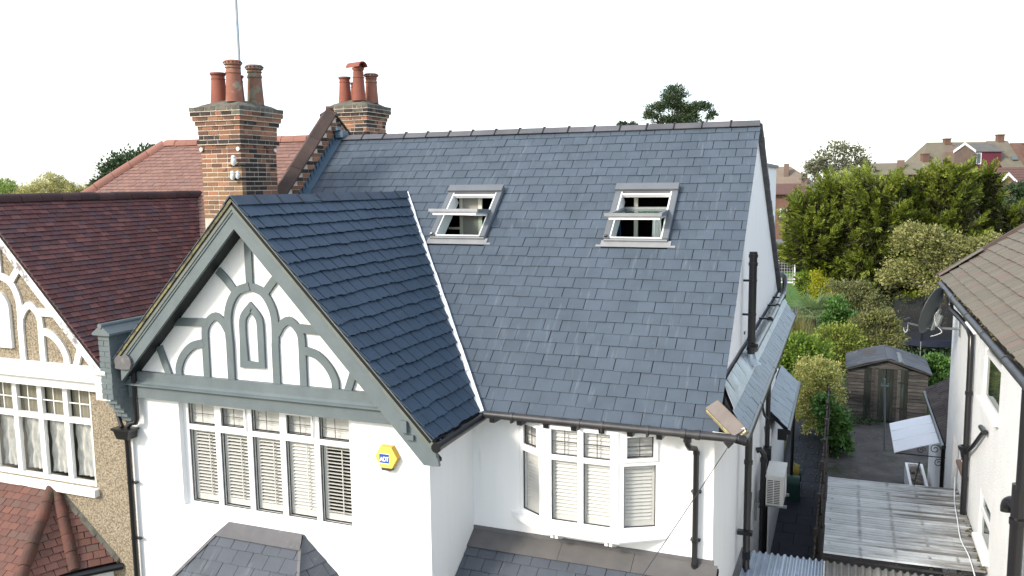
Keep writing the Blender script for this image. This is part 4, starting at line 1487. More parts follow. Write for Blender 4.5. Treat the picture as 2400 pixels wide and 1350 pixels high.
# ------------------------------------------------------------------ open roof windows
def roof_window(x0, x1, tilt, name_label):
    m = MB()
    H = 0.085

    def b(xa, xb, sa, sb, ha, hb, mi=0):
        m.obox(mp(xa, sa, ha), V(xb - xa, 0, 0), MW * (sb - sa), MN * (hb - ha), mi)
    b(x0, x0 + 0.085, VS0 + 0.03, VS1 - 0.14, 0, H)
    b(x1 - 0.085, x1, VS0 + 0.03, VS1 - 0.14, 0, H)
    b(x0 - 0.008, x1 + 0.008, VS1 - 0.14, VS1, 0, H + 0.035)
    b(x0 + 0.085, x1 - 0.085, VS0 + 0.03, VS0 + 0.075, 0, 0.05)
    b(x1 + 0.0005, x1 + 0.006, VS0 + 0.03, VS1 - 0.145, 0, H - 0.004, 1)
    f = m.build('roof_window', ['velux', 'velux_side'], house)
    f['label'] = name_label
    m = MB()
    b(x0 + 0.085, x0 + 0.11, VS0 + 0.075, VS1 - 0.145, -0.16, H - 0.012)
    b(x1 - 0.11, x1 - 0.085, VS0 + 0.075, VS1 - 0.145, -0.16, H - 0.012)
    b(x0 + 0.11, x1 - 0.11, VS1 - 0.20, VS1 - 0.17, 0.0, 0.06)
    b(x0 + 0.085, x1 - 0.085, VS0 + 0.055, VS0 + 0.0755, -0.14, 0.058)
    m.build('lining', 'upvc', f)
    m = MB()
    b(x0 + 0.12, x1 - 0.12, VS1 - 0.168, VS1 - 0.142, -0.02, 0.075)
    m.build('ventilation_flap', 'lead', f)
    m = MB()
    b(x0 - 0.03, x1 + 0.05, VS0 - 0.10, VS0 + 0.03, 0.022, 0.03)
    b(x0 + 0.01, x1 - 0.01, VS0 + 0.0, VS0 + 0.029, 0.031, 0.06)
    b(x0 - 0.10, x0 - 0.03, VS0 - 0.10, VS0 - 0.06, 0.022, 0.028)
    b(x1 + 0.05, x1 + 0.12, VS0 - 0.10, VS0 - 0.06, 0.022, 0.028)
    m.build('flashing', 'flashing_grey', f)
    m = MB()
    m.tube([mp(x0 + 0.02, VS0 + 0.06, H + 0.01), mp(x0 + 0.06, VS0 + 0.06, H + 0.01)], 0.022, 8)
    m.build('hinge_cap', 'black_plastic', f)
    # sash turned on its middle until almost level
    c = mp(0, (VS0 + VS1) / 2 - 0.01, 0.07)
    d = V(0, -math.cos(tilt), math.sin(tilt))
    nn = V(0, math.sin(tilt), math.cos(tilt))
    hl = 0.50
    a, e = x0 + 0.075, x1 - 0.075

    def sb(mb, xa, xb, da, db, ha, hb, mi=0):
        o = V(xa, c.y, c.z) + d * da + nn * ha
        mb.obox(o, V(xb - xa, 0, 0), d * (db - da), nn * (hb - ha), mi)
    m = MB()
    sb(m, a, a + 0.06, -hl, hl, -0.02, 0.035)
    sb(m, e - 0.06, e, -hl, hl, -0.02, 0.035)
    sb(m, a + 0.06, e - 0.06, hl - 0.07, hl, -0.02, 0.035)
    sb(m, a + 0.06, e - 0.06, -hl, -hl + 0.06, -0.02, 0.035)
    sb(m, a - 0.03, e + 0.005, hl, hl + 0.012, -0.005, 0.042)
    sa = m.build('sash', 'alu', f)
    m = MB()
    sb(m, a + 0.02, e - 0.02, -hl + 0.02, hl - 0.01, -0.055, -0.0205)
    mm = MB()
    sb(mm, a + 0.03, a + 0.07, -hl + 0.03, hl - 0.015, -0.055, -0.0205)
    sb(mm, e - 0.07, e - 0.03, -hl + 0.03, hl - 0.015, -0.055, -0.0205)
    sb(mm, a + 0.07, e - 0.07, hl - 0.06, hl - 0.015, -0.055, -0.0205)
    sb(mm, a + 0.07, e - 0.07, -hl + 0.03, -hl + 0.075, -0.055, -0.0205)
    mm.build('sash_inner_frame', 'upvc', f)
    m = MB()
    sb(m, a + 0.06, e - 0.06, -hl + 0.06, hl - 0.07, -0.004, 0.006)
    m.build('pane', 'glass_sash', f)
    m = MB()
    sb(m, e - 0.02, e + 0.006, -0.02, hl * 0.9, 0.0, 0.0425)
    m.build('sash_side_trim', 'velux_side', f)
    return f


roof_window(VX[0][0] + 0.02, VX[0][1] - 0.02, R(3.0), 'open roof window nearer the gable, sash seen edge on')
roof_window(VX[1][0] + 0.01, VX[1][1] - 0.01, R(-4.0), 'open roof window nearer the side wall, glass of sash visible')
# what stands in the attic behind them
for bx in ((1.64, 4.60, 0.6, 1.70, 4.64, 2.74), (-1.405, 4.60, 0.6, -1.345, 4.64, 2.74), (-1.055, 4.60, 0.6, -0.985, 4.64, 2.74), (-1.62, 4.60, 2.17, -1.41, 4.63, 2.21)):
    m = MB()
    m.box(*bx)
    m.build('attic_post', 'beige_wood', house)
m = MB()
m.box(-1.34, 4.61, 0.6, -1.06, 4.635, 2.74)
m.build('attic_panel', 'room', house)


def garment(cx, cy, zt, w, h, mat, name, label, folds=3):
    m = MB()
    k = 14
    top, bot = [], []
    for i in range(k + 1):
        t = i / k
        x = cx - w / 2 * 0.8 + w * 0.8 * t
        xb = cx - w / 2 + w * t
        top.append((x, cy + 0.03 * math.sin(folds * 6.28 * t), zt - 0.05 * abs(2 * t - 1)))
        bot.append((xb, cy + 0.05 * math.sin(folds * 6.28 * t + 0.4), zt - h - 0.06 * math.sin(5 * t)))
    vs_ = top + bot
    m.add(vs_, [(i, i + 1, k + 2 + i, k + 1 + i) for i in range(k)])
    b2 = [(x, y + 0.012, z) for x, y, z in vs_]
    m.add(b2, [(i, i + 1, k + 2 + i, k + 1 + i) for i in range(k)])
    m.tube([(cx, cy, zt - 0.03), (cx, cy, zt + 0.06), (cx + 0.02, cy, zt + 0.10)], 0.006, 5)
    tag(m.build(name, mat, fix=False), label, 'clothing')


garment(2.02, 4.55, 2.46, 0.17, 0.62, 'cloth_white', 'white_shirt', 'white shirt hanging inside the open roof window nearer the side wall')
garment(1.40, 4.45, 2.34, 0.15, 0.6, 'cloth_blue', 'blue_garment', 'dark blue garment hanging at the near corner of the open roof window', 4)

# ------------------------------------------------------------------ hexagonal alarm box
al = thing('alarm_box', 'yellow hexagonal alarm box on white wall beside the gable window', 'alarm box', (-0.40, YW, -0.40))
m = MB()
hx = [(-0.40 + 0.155 * math.cos(R(60 * i)) * 1.0, -0.385 + 0.155 * math.sin(R(60 * i))) for i in range(6)]
hb_ = [(-0.40 + 0.165 * math.cos(R(60 * i)), -0.385 + 0.165 * math.sin(R(60 * i))) for i in range(6)]
k = 6
vs_ = [(x, YW - 0.075, z) for x, z in hx] + [(x, YW - 0.001, z) for x, z in hb_]
m.add(vs_, [tuple(range(6))], 0)
m.add(vs_, [(i, (i + 1) % 6, (i + 1) % 6 + 6, i + 6) for i in range(6)], 1)
m.build('casing', ['yellow', 'yellow_side'], al)
m = MB()
m.ext([(-0.478, YW - 0.070, -0.521), (-0.322, YW - 0.070, -0.521), (-0.335, YW - 0.070, -0.555), (-0.465, YW - 0.070, -0.555)], (0, 0.066, 0))
m.build('base_cap', 'dark_grey', al)
m = MB()
lx, lz = -0.425, -0.405
m.box(lx - 0.065, YW - 0.0785, lz - 0.053, lx + 0.065, YW - 0.0752, lz + 0.06)
m.build('blue_label', 'label_blue', al)


def strokes(m, polys, ox, oz, s_, y, th):
    for p in polys:
        m.ext([(ox + a * s_, y, oz + b * s_) for a, b in p], (0, th, 0))


m = MB()
A_ = [[(0, 0), (0.22, 0), (0.62, 1), (0.38, 1)], [(0.385, 1.0), (0.62, 1.0), (0.80, 0), (0.58, 0)], [(0.25, 0.2), (0.62, 0.2), (0.62, 0.36), (0.25, 0.36)]]
D_ = [[(0.86, 0), (1.06, 0), (1.06, 1), (0.86, 1)], [(1.06, 0.82), (1.06, 1), (1.30, 1), (1.52, 0.82), (1.38, 0.72), (1.26, 0.82)], [(1.38, 0.72), (1.52, 0.82), (1.56, 0.5), (1.52, 0.18), (1.38, 0.28), (1.40, 0.5)], [(1.06, 0), (1.06, 0.18), (1.26, 0.18), (1.38, 0.28), (1.52, 0.18), (1.30, 0)]]
T_ = [[(1.50, 1.0), (1.50, 0.83), (2.16, 0.83), (2.16, 1.0)], [(1.74, 0), (1.94, 0), (1.94, 0.83), (1.74, 0.83)]]
strokes(m, A_ + D_ + T_, lx - 0.063, lz - 0.031, 0.0585, YW - 0.0805, 0.0018)
m.box(lx - 0.07, YW - 0.0795, lz + 0.0605, lx + 0.07, YW - 0.0752, lz + 0.068)
m.box(lx - 0.07, YW - 0.0795, lz - 0.062, lx + 0.07, YW - 0.0752, lz - 0.0535)
m.build('white_lettering', 'label_white', al)

# ================================================================== RED ROOFED HOUSE ON THE LEFT
XG = -6.95
left = thing('red_roofed_house', 'pebbledashed house with red tiled roofs and white gable timbers, far left', 'house', (-7.5, 1.5, G))
m = MB()
LX0, LX1, LZ0, LZ1 = -9.4, -5.33, -1.43, 0.05
m.box(-9.6, YW, G, LX0, YW + 0.28, 0.05)
m.box(LX1, YW, G, -4.605, YW + 0.28, 0.05)
m.box(LX0, YW, G, LX1, YW + 0.28, LZ0)
m.ext([(-9.6, YW + 0.001, 0.051), (-4.61, YW + 0.001, 0.051), (-4.61, YW + 0.001, 0.40), (XG, YW + 0.001, 2.70), (-9.6, YW + 0.001, 0.05)], (0, 0.25, 0))
m.box(-9.6, YW + 0.28, G, -9.35, 11.2, 0.3)
m.box(-9.6, 10.9, G, -4.62, 11.2, 0.3)
m.build('wall', 'pebbledash', left)
m = MB()
m.box(-9.3, 0.85, -2.0, -4.65, 0.9, 0.3)
m.build('interior_room', 'room_dim', left)

# roof decks
m = MB()


def gpl(y, s, h=0.0):
    return gp(y, s, h) + V(XG - XA, 0, 0)


def lpl(y, s, h=0.0):
    return lp(y, s, h) + V(XG - XA, 0, 0)


m.ext([gpl(-0.03, 0.62, -0.05), gpl(2.0, 0.62, -0.05), gpl(YV, GL, -0.05), gpl(-0.03, GL, -0.05)], GN * 0.044)
lg = m.build('gable_roof', 'underlay', left)
lg['label'] = 'dark plum red tiled gable roof'
m = MB()
m.ext([lpl(-0.03, 0.0, -0.05), lpl(1.4, 0.0, -0.05), lpl(YV, GL, -0.05), lpl(-0.03, GL, -0.05)], LN * 0.05)
m.build('left_slope', 'tile_dark', lg)
m = MB()
hx = lambda s: -8.8 - 0.694 * (HL - s)
m.ext([mp(hx(0) - 0, 0, -0.06), mp(-4.82, 0, -0.06), mp(-4.82, HL - 0.02, -0.06), mp(-8.8, HL - 0.02, -0.06)], MN * 0.05)
lr = m.build('main_roof', 'underlay', left)
lr['label'] = 'pale red tiled hipped roof behind the gable'
m = MB()
hb = V(hx(0), YE, 0)
ht = V(-8.8, YR, ZR)
m.ext([hb, ht, V(hx(0), 11.5, 0.2)], (0, 0, -0.06))
m.ext([ht, V(-4.82, YR, ZR), V(-4.82, 11.5, 0.2), V(hx(0), 11.5, 0.2)], (0, 0, -0.06))
m.build('rear_slope', 'tile_light', lr)

T2 = Tiles()
T2.ext = (-0.1, YV)
T2.slope((XG + HW, 0, -0.03), (0, 1, 0), GW, GL, lambda u, s: [(1, 0, -0.05), (-1, (YV - YE) / GL, -(YE - 0.03)), (0, -1, -(GL - 0.05)), (0, 1, 0.66)],
         lg, 'tile', 'tile_dark', 0.152, 0.090, gap=0.003, th=0.013, lift=0.020, jit=0.003, camber=0.003, s_start=0.62)
T2.ext = (-11.6, -4.8)
T2.slope((0, YE, 0), (1, 0, 0), MW, HL, lambda u, s: [(1, -0.694, -8.8 - 0.694 * HL), (-1, 0, 4.83), (0, -1, -(HL - 0.04)), (0, 1, 2.2)],
         lr, 'tile', 'tile_light', 0.160, 0.098, gap=0.003, th=0.011, lift=0.016, jit=0.003, camber=0.003)


def tile_run(a, b, r, n, parent, name, mat, up, ang=180, lap=0.04, grow=0.006):
    a, b = Vector(a), Vector(b)
    d = (b - a) / n
    for i in range(n):
        m = MB()
        j = V(random.uniform(-0.004, 0.004), random.uniform(-0.004, 0.004), random.uniform(-0.004, 0.006))
        m.halfpipe(a + d * i + j, a + d * (i + 1) - d.normalized() * 0.008 + j, r + (i % 2) * grow * 0.3, up, ang, 0.02, 8)
        m.build(name, mat, parent, smooth=True)


tile_run((XG, -0.06, ZG - 0.02), (XG, YV + 0.06, ZG - 0.02), 0.105, 13, lg, 'ridge_tile', 'ridge_dark', (0, 0, 1), 200)
tile_run((-8.75, YR, ZR - 0.03), (-4.85, YR, ZR - 0.03), 0.115, 13, lr, 'ridge_tile', 'ridge_light', (0, 0, 1), 190)
tile_run(ht + V(0.0, 0, -0.02), hb + V(0, 0, -0.02), 0.125, 17, lr, 'hip_tile', 'ridge_light', (-0.3, -0.4, 1), 190)

# gable woodwork, white paint flaking
gable_timbers(left, XG, YW, 'white_paint', 0.0, True)
m = MB()
m.box(-9.5, YW - 0.07, 0.29, -4.70, YW, 0.41)
m.box(-9.5, YW - 0.10, 0.06, -4.70, YW, 0.20)
m.ext([(-9.5, YW - 0.10, 0.201), (-9.5, YW - 0.19, 0.215), (-9.5, YW - 0.19, 0.245), (-9.5, YW - 0.08, 0.29), (-9.5, YW - 0.001, 0.289), (-9.5, YW - 0.001, 0.201)], (4.82, 0, 0))
m.build('tie_beam', 'peel_paint', left)


def slope_l(side, d, drop):
    return (XG + side * d, ZG - 0.04 - d * (ZG + 0.03) / HW - drop)


for side, dmax in ((1, 2.30), (-1, 2.6)):
    m = MB()
    poly = [slope_l(side, 0, 0.0), slope_l(side, dmax, 0.0), slope_l(side, dmax, 0.24), slope_l(side, 0, 0.24)]
    m.ext([(p[0], 0.0, p[1]) for p in poly], (0, 0.04, 0))
    bb = m.build('bargeboard', 'peel_paint_side', left)
    m = MB()
    poly = [slope_l(side, 0, -0.02), slope_l(side, dmax, -0.02), slope_l(side, dmax, 0.07), slope_l(side, 0, 0.07)]
    m.ext([(p[0], -0.025, p[1]) for p in poly], (0, 0.05, 0))
    m.build('top_fillet', 'peel_paint_side', bb)
m = MB()
m.box(-4.86, -0.04, 0.02, -4.60, 0.26, 0.40)
m.tube([(-4.84, -0.05, 0.42), (-4.62, -0.04, 0.42)], 0.05, 10)
for i in range(5):
    x = -4.83 + 0.045 * i
    m.tube(curve([(x, -0.06, 0.45), (x + 0.03, -0.07, 0.28), (x + 0.05, -0.055, 0.05)], 4), 0.004, 4)
m.build('barge_foot', 'peel_paint', left)

# first floor window with net curtains
m = MB()
LL = [-5.845 - 0.527 * i for i in range(7)]
LWD2 = 0.435
yl0, yl1 = YW + 0.05, YW + 0.11
edges = [LX1] + [x for a in LL for x in (a + LWD2, a)] + [LX0]
for i in range(0, len(edges), 2):
    m.box(edges[i + 1], yl0, LZ0, edges[i], yl1, LZ1)
for a in LL:
    m.box(a, yl0 + 0.002, LZ0, a + LWD2, yl1, LZ0 + 0.06)
    m.box(a, yl0 + 0.002, -0.50, a + LWD2, yl1, -0.415)
    m.box(a, yl0 + 0.002, 0.01, a + LWD2, yl1, LZ1)
lw = m.build('front_window', 'upvc', left)
for i, a in enumerate(LL[:4]):
    for (z0, z1) in ((LZ0 + 0.061, -0.501), (-0.414, 0.009)):
        m = MB()
        m.box(a + 0.001, yl0 + 0.03, z0, a + LWD2 - 0.001, yl0 + 0.036, z1)
        m.build('pane', 'glass', lw)
    m = MB()
    zc = -0.20
    m.box(a, yl0 + 0.020, zc - 0.008, a + LWD2, yl0 + 0.0285, zc + 0.008)
    m.box(a + LWD2 / 2 - 0.007, yl0 + 0.022, -0.413, a + LWD2 / 2 + 0.007, yl0 + 0.0275, 0.008)
    m.build('glazing_bar', 'upvc', lw)
    # net: swagged pleats
    m = MB()
    nx, nz = 28, 10
    zt, zb = -0.44, -1.34
    vs_ = []
    for kz in range(nz + 1):
        for kx in range(nx + 1):
            t, q = kx / nx, kz / nz
            sw = abs(2 * t - 1)
            fold = math.sin(t * 26 + q * 3 * (1 if t < 0.5 else -1)) * 0.012 + math.sin(q * 16 - sw * 6) * 0.012
            vs_.append((a - 0.02 + (LWD2 + 0.04) * t, yl1 + 0.06 + fold, zt + (zb - zt) * q))
    m.add(vs_, [(kz * (nx + 1) + kx, kz * (nx + 1) + kx + 1, (kz + 1) * (nx + 1) + kx + 1, (kz + 1) * (nx + 1) + kx) for kz in range(nz) for kx in range(nx)])
    m.build('net_curtain', 'lace', lw, smooth=True, fix=False)
    m = MB()
    vs_ = []
    for kz in range(2):
        for kx in range(nx + 1):
            vs_.append((a - 0.02 + (LWD2 + 0.04) * kx / nx, yl1 + 0.05 + 0.015 * math.sin(kx * 1.3), 0.06 - 0.5 * kz))
    m.add(vs_, [(kx, kx + 1, nx + 2 + kx, nx + 1 + kx) for kx in range(nx)])
    m.build('curtain', 'curtain', lw, smooth=True, fix=False)
m = MB()
m.box(-9.5, YW - 0.09, LZ0 - 0.11, -5.28, YW + 0.05, LZ0 - 0.003)
m.build('window_sill', 'peel_paint', lw)

# tiled roof of its ground floor bay
b0, b1, b2, b3 = V(-8.9, -0.92, -2.5), V(-5.60, -0.92, -2.5), V(-5.34, -0.20, -2.5), V(-4.98, YW - 0.002, -2.5)
t0, t1, t2 = V(-8.9, YW - 0.002, -1.5), V(-6.21, YW - 0.002, -1.5), V(-6.16, YW - 0.002, -1.5)
m = MB()
dn = V(0, 0, -0.03)
m.add([b0 + dn, b1 + dn, b2 + dn, b3 + dn, t0 + dn, t1 + dn, t2 + dn], [(0, 1, 5, 4), (1, 2, 6, 5), (2, 3, 6), (0, 4, 5, 6, 3, 2, 1)])
br = m.build('bay_roof', 'underlay', left)
facet(b0, b1, t1, [b0, b1, t1, t0], br, 'tile_bay', 0.168, 0.112, tiles=T2, name='tile', gap=0.004, th=0.012, lift=0.016, jit=0.005)
facet(b1, b2, t1, [b1, b2, t2, t1], br, 'tile_bay', 0.168, 0.112, tiles=T2, name='tile', gap=0.004, th=0.012, lift=0.016, jit=0.005)
facet(b2, b3, t2, [b2, b3, t2], br, 'tile_bay', 0.168, 0.112, tiles=T2, name='tile', gap=0.004, th=0.012, lift=0.016, jit=0.005)
tile_run(t1 + V(0, 0, 0.0), b1 + V(0, 0, 0.0), 0.085, 5, br, 'hip_tile', 'hip_tile', (0.3, -0.3, 1), 190)
tile_run(t2 + V(0, 0, 0.0), b2 + V(0, 0, 0.0), 0.085, 5, br, 'hip_tile', 'hip_tile', (0.5, -0.3, 1), 190)
m = MB()
d = b3 - t2
for i in range(18):
    p = t2 + d * (i / 18)
    w_ = random.uniform(0.045, 0.075)
    m.ext([p + V(0, 0, 0.06), p + d / 18 * 1.02 + V(0, 0, 0.06), p + d / 18 * 1.02 + V(-0.01, -w_, 0.015), p + V(-0.01, -w_, 0.015)], (0, 0.02, -0.04))
m.build('mortar_fillet', 'flaunching', br)
m = MB()
m.tube([b1 + V(0.0, -0.03, -0.06), b2 + V(0.03, 0, -0.06), b3 + V(0.05, 0, -0.06)], 0.05, 10)
m.build('bay_gutter', 'black_plastic', left, smooth=True)
m = MB()
m.ext([b1 + V(-0.12, 0.1, -0.12), b2 + V(-0.12, 0.02, -0.12), V(-5.12, YW, -2.62), V(-5.9, YW, -2.62)], (0, 0, -2.3))
m.build('bay_wall', 'white_paint', left)

# party parapet with coping tiles and stepped flashing
tp = 0.9038
ptop = lambda y: (y - YE) * tp + 0.50
m = MB()
m.ext([(-4.80, 3.0, 1.0), (-4.80, 3.0, ptop(3.0)), (-4.80, 5.62, ptop(5.62)), (-4.80, 6.6, ptop(5.62) - 0.62), (-4.80, 6.6, 2.5)], (0.29, 0, 0))
par = m.build('party_parapet', 'mortar', left)
z = 2.28
k = 0
while z < 4.2:
    yp = YE + (z + 0.0325) / tp
    ya, yb = yp - 0.50, yp + 0.02
    if z > 3.6:
        yb = min(yb, 6.3 - (z - 3.7) * 1.2)
    y = ya + (0.11 if k % 2 else 0.0)
    while y < yb - 0.04:
        ln = min(0.215, yb - y)
        if y < 6.4:
            m = MB()
            o = random.uniform(0, 0.004)
            m.box(-4.515, y, z, -4.502 + o, y + ln - 0.01, z + 0.065)
            m.build('brick', random.choice(['brick', 'brick', 'brick_black']), par)
        y += 0.225
    z += 0.075
    k += 1
ca, cb = V(-4.65, 2.9, ptop(2.9) + 0.02), V(-4.65, 5.66, ptop(5.66) + 0.02)
nseg = 9
dd = (cb - ca) / nseg
cn = V(0, -tp, 1).normalized()
for i in range(nseg):
    m = MB()
    j = random.uniform(-0.006, 0.006)
    pa, pb = ca + dd * i + cn * (0.10 + j), ca + dd * (i + 0.992) + cn * (0.10 + j)
    for sg in (1, -1):
        e = V(sg * 0.165, 0, 0) - cn * 0.115
        m.ext([pa, pb, pb + e, pa + e], -cn * 0.03)
    m.build('coping_tile', 'coping', par)
m = MB()
ra, rb = cb + cn * 0.08, V(-4.65, 6.75, ptop(5.66) - 0.72)
for sg in (1, -1):
    e = V(sg * 0.19, 0, -0.09)
    m.ext([ra, rb, rb + e, ra + e], (0, 0, -0.035))
m.build('rear_coping', 'coping', par)
m = MB()
m.tube([cb + cn * 0.06 + V(-0.0, -0.02, 0.0), cb + cn * 0.06 + V(0.0, 0.12, 0.02)], 0.045, 10)
m.build('coping_roll', 'hip_tile', par, smooth=True)
# stepped flashing (painted), against the slates
m = MB()
for i in range(38):
    s0 = 1.0 + i * 0.125
    a, b = mp(-4.497, s0, 0.0), mp(-4.497, s0 + 0.125, 0.0)
    if b.z > 3.86:
        break
    m.ext([a, b, b + V(0, -0.02, 0.15), a + V(0, -0.055, 0.12)], (0.008, 0, 0))
m.obox(mp(-4.49, 0.9, 0.02), V(0.13, 0, 0), MW * (HL - 0.9), MN * 0.012)
m.build('stepped_flashing', 'flash_blue', par)
m = MB()
m.box(-4.46, 5.55, 3.86, -4.30, 5.75, 3.99)
m.ext([(-4.46, 5.5, 3.98), (-4.40, 5.5, 4.06), (-4.36, 5.5, 4.0)], (0, 0.12, 0))
m.build('ridge_end_flashing', 'flash_blue', par)


# ------------------------------------------------------------------ chimney stacks, brick by brick
def chimney(x0, x1, y0, y1, zt, courses, offs, label, mats, soot=None):
    m = MB()
    zb = zt - courses * 0.075
    m.box(x0 + 0.004, y0 + 0.004, zb - 1.6, x1 - 0.004, y1 - 0.004, zt - 0.02)
    for c, o in enumerate(offs):
        if o > 0:
            z1 = zt - c * 0.075
            m.box(x0 - o + 0.006, y0 - o + 0.006, z1 - 0.0755, x1 + o - 0.006, y1 + o - 0.006, z1 - 0.009)
    ch = m.build('chimney_stack', 'mortar', left)
    ch['label'] = label
    hid = MB()
    for c in range(courses):
        o = offs[c] if c < len(offs) else 0
        z1 = zt - c * 0.075
        z0 = z1 - 0.060
        for face in range(4):
            lo, hi = (x0 - o, x1 + o) if face in (0, 2) else (y0 - o + 0.103, y1 + o)
            p = lo
            first = True
            while p < hi - 0.03:
                ln = random.choice((0.215, 0.215, 0.215, 0.1025)) if not first else (0.215 if (c + face) % 2 else 0.1025)
                first = False
                if p + ln > hi - 0.06:
                    ln = hi - p
                q = p + ln
                e = random.uniform(0, 0.005)
                if face == 0:
                    bx = (p, y0 - o - e, q - (0.016 if q < hi - 0.001 else 0), y0 - o + 0.10)
                elif face == 1:
                    bx = (x1 + o - 0.10, p, x1 + o + e, q - (0.016 if q < hi - 0.001 else 0))
                elif face == 2:
                    bx = (p, y1 + o - 0.1, q - 0.011, y1 + o + e)
                else:
                    bx = (x0 - o - e, p, x0 - o + 0.1, q - 0.011)
                if face < 2:
                    m = MB()
                    m.box(bx[0], bx[1], z0, bx[2], bx[3], z1)
                    mt = mats(c, face, p - lo, hi - lo)
                    ob = m.build('brick', mt, ch)
                else:
                    hid.box(bx[0], bx[1], z0, bx[2], bx[3], z1)
                p = q
    h = hid.build('rear_bricks', 'brick', ch)
    h['kind'] = 'stuff'
    m = MB()
    o = offs[0]
    X0, X1, Y0, Y1 = x0 - o + 0.02, x1 + o - 0.02, y0 - o + 0.02, y1 + o - 0.02
    nn = 9
    vs_ = []
    for j in range(nn + 1):
        for i in range(nn + 1):
            u, v = i / nn, j / nn
            d = min(u, 1 - u, v, 1 - v) * 2
            hgt = 0.17 * (1 - (1 - min(1, d * 1.25)) ** 1.6) + random.uniform(-0.008, 0.012)
            vs_.append((X0 + (X1 - X0) * u, Y0 + (Y1 - Y0) * v, zt - 0.03 + hgt))
    m.add(vs_, [(j * (nn + 1) + i, j * (nn + 1) + i + 1, (j + 1) * (nn + 1) + i + 1, (j + 1) * (nn + 1) + i) for j in range(nn) for i in range(nn)])
    m.build('flaunching', 'flaunching', ch, smooth=True, fix=False)
    return ch


def pot(ch, x, y, z, h, r, mat, rim, lab=None):
    m = MB()
    prof = [(r * 1.12, 0), (r * 1.0, h * 0.35), (r * 0.88, h * 0.78)]
    if rim == 'plain':
        prof += [(r * 0.95, h * 0.79), (r * 0.95, h * 0.81), (r * 0.86, h * 0.82), (r * 0.86, h * 0.9), (r * 1.05, h * 0.95), (r * 1.05, h)]
    elif rim == 'crown':
        prof += [(r * 1.0, h * 0.69), (r * 1.0, h * 0.71), (r * 0.88, h * 0.72), (r * 0.88, h * 0.8), (r * 1.02, h * 0.825), (r * 0.92, h * 0.85), (r * 0.92, h * 0.87), (r * 1.16, h * 0.90), (r * 1.10, h * 0.985), (r * 1.0, h)]
    else:
        prof += [(r * 0.95, h * 0.79), (r * 0.95, h * 0.82), (r * 0.84, h * 0.83), (r * 0.84, h)]
    k = prof[-1][0]
    prof += [(k * 0.85, h), (k * 0.8, h * 0.8), (0.01, h * 0.79)]
    m.lathe(prof, (x, y, z), 22)
    if rim == 'crown':
        for i in range(14):
            a = 2 * math.pi * i / 14
            px_, py_ = x + math.cos(a) * r * 1.12, y + math.sin(a) * r * 1.12
            m.obox((px_ - 0.012, py_ - 0.012, z + h * 0.93), (0.024, 0, 0), (0, 0.024, 0), (0, 0, 0.02), 1)
    if rim == 'hood':
        zt = z + h
        m.lathe([(r * 0.7, 0), (r * 0.98, 0.05), (r * 0.98, 0.075), (r * 0.75, 0.08)], (x, y, zt), 20)
        m.halfpipe((x - 0.04 - 0.17, y + 0.04, zt + 0.07), (x + 0.17, y - 0.08, zt + 0.07), 0.12, (0, 0, 1), 170, 0.02, 8)
        m.lathe([(r * 0.75, 0.04), (r * 0.5, 0.14)], (x, y, zt), 16)
    return m.build('chimney_pot', [mat, 'iron'], ch, smooth=True)


def mats1(c, face, p, L):
    if c == 0:
        return 'brick_lichen'
    if c == 1:
        return random.choice(('brick_lichen', 'brick_black', 'brick'))
    if c == 7:
        return 'brick_black'
    if c == 6 or c == 3 and face == 1:
        return random.choice(('brick_black', 'brick', 'brick_black'))
    if face == 0 and c > 11:
        return random.choice(('brick_tan', 'brick_tan', 'brick_tan', 'brick'))
    if face == 1 and p < 0.36 and c > 7 and random.random() < 0.8 - (0.3 if c < 12 else 0):
        return 'brick_black'
    return 'brick'


ch1 = chimney(-5.10, -4.30, 2.57, 3.48, 4.22, 24, [0.105, 0.10, 0.075, 0.05, 0.022, 0.02, 0.015, 0.04, 0.004], 'tall chimney stack nearer the camera with four pots', mats1)
PZ = 4.30
pot(ch1, -4.92, 2.86, PZ, 0.50, 0.125, 'pot', 'plain')
pot(ch1, -4.56, 2.80, PZ + 0.01, 0.66, 0.125, 'pot_lichen', 'crown')
pot(ch1, -4.47, 3.22, PZ - 0.02, 0.66, 0.125, 'pot_grey', 'crown')
pot(ch1, -4.88, 3.26, PZ, 0.50, 0.12, 'pot', 'plain')


def mats2(c, face, p, L):
    if c < 2:
        return 'brick_lichen' if c == 0 or random.random() < 0.6 else 'brick_black'
    if c in (2, 7):
        return random.choice(('brick_black', 'brick_black', 'brick'))
    return random.choice(('brick', 'brick_tan', 'brick', 'brick_black'))


ch2 = chimney(-5.05, -4.25, 6.36, 7.12, 4.54, 11, [0.09, 0.09, 0.06, 0.03, 0.01, 0.0, 0.0, 0.02], 'chimney stack behind the ridge with a hooded pot', mats2)
pot(ch2, -4.88, 6.60, 4.62, 0.52, 0.12, 'pot', 'plain')
pot(ch2, -4.84, 6.95, 4.60, 0.46, 0.11, 'pot', 'plain')
pot(ch2, -4.52, 6.55, 4.64, 0.58, 0.125, 'pot', 'hood')
pot(ch2, -4.45, 6.93, 4.62, 0.60, 0.125, 'pot_lichen', 'crown')
T2.finish(300, left, 'tile_courses')

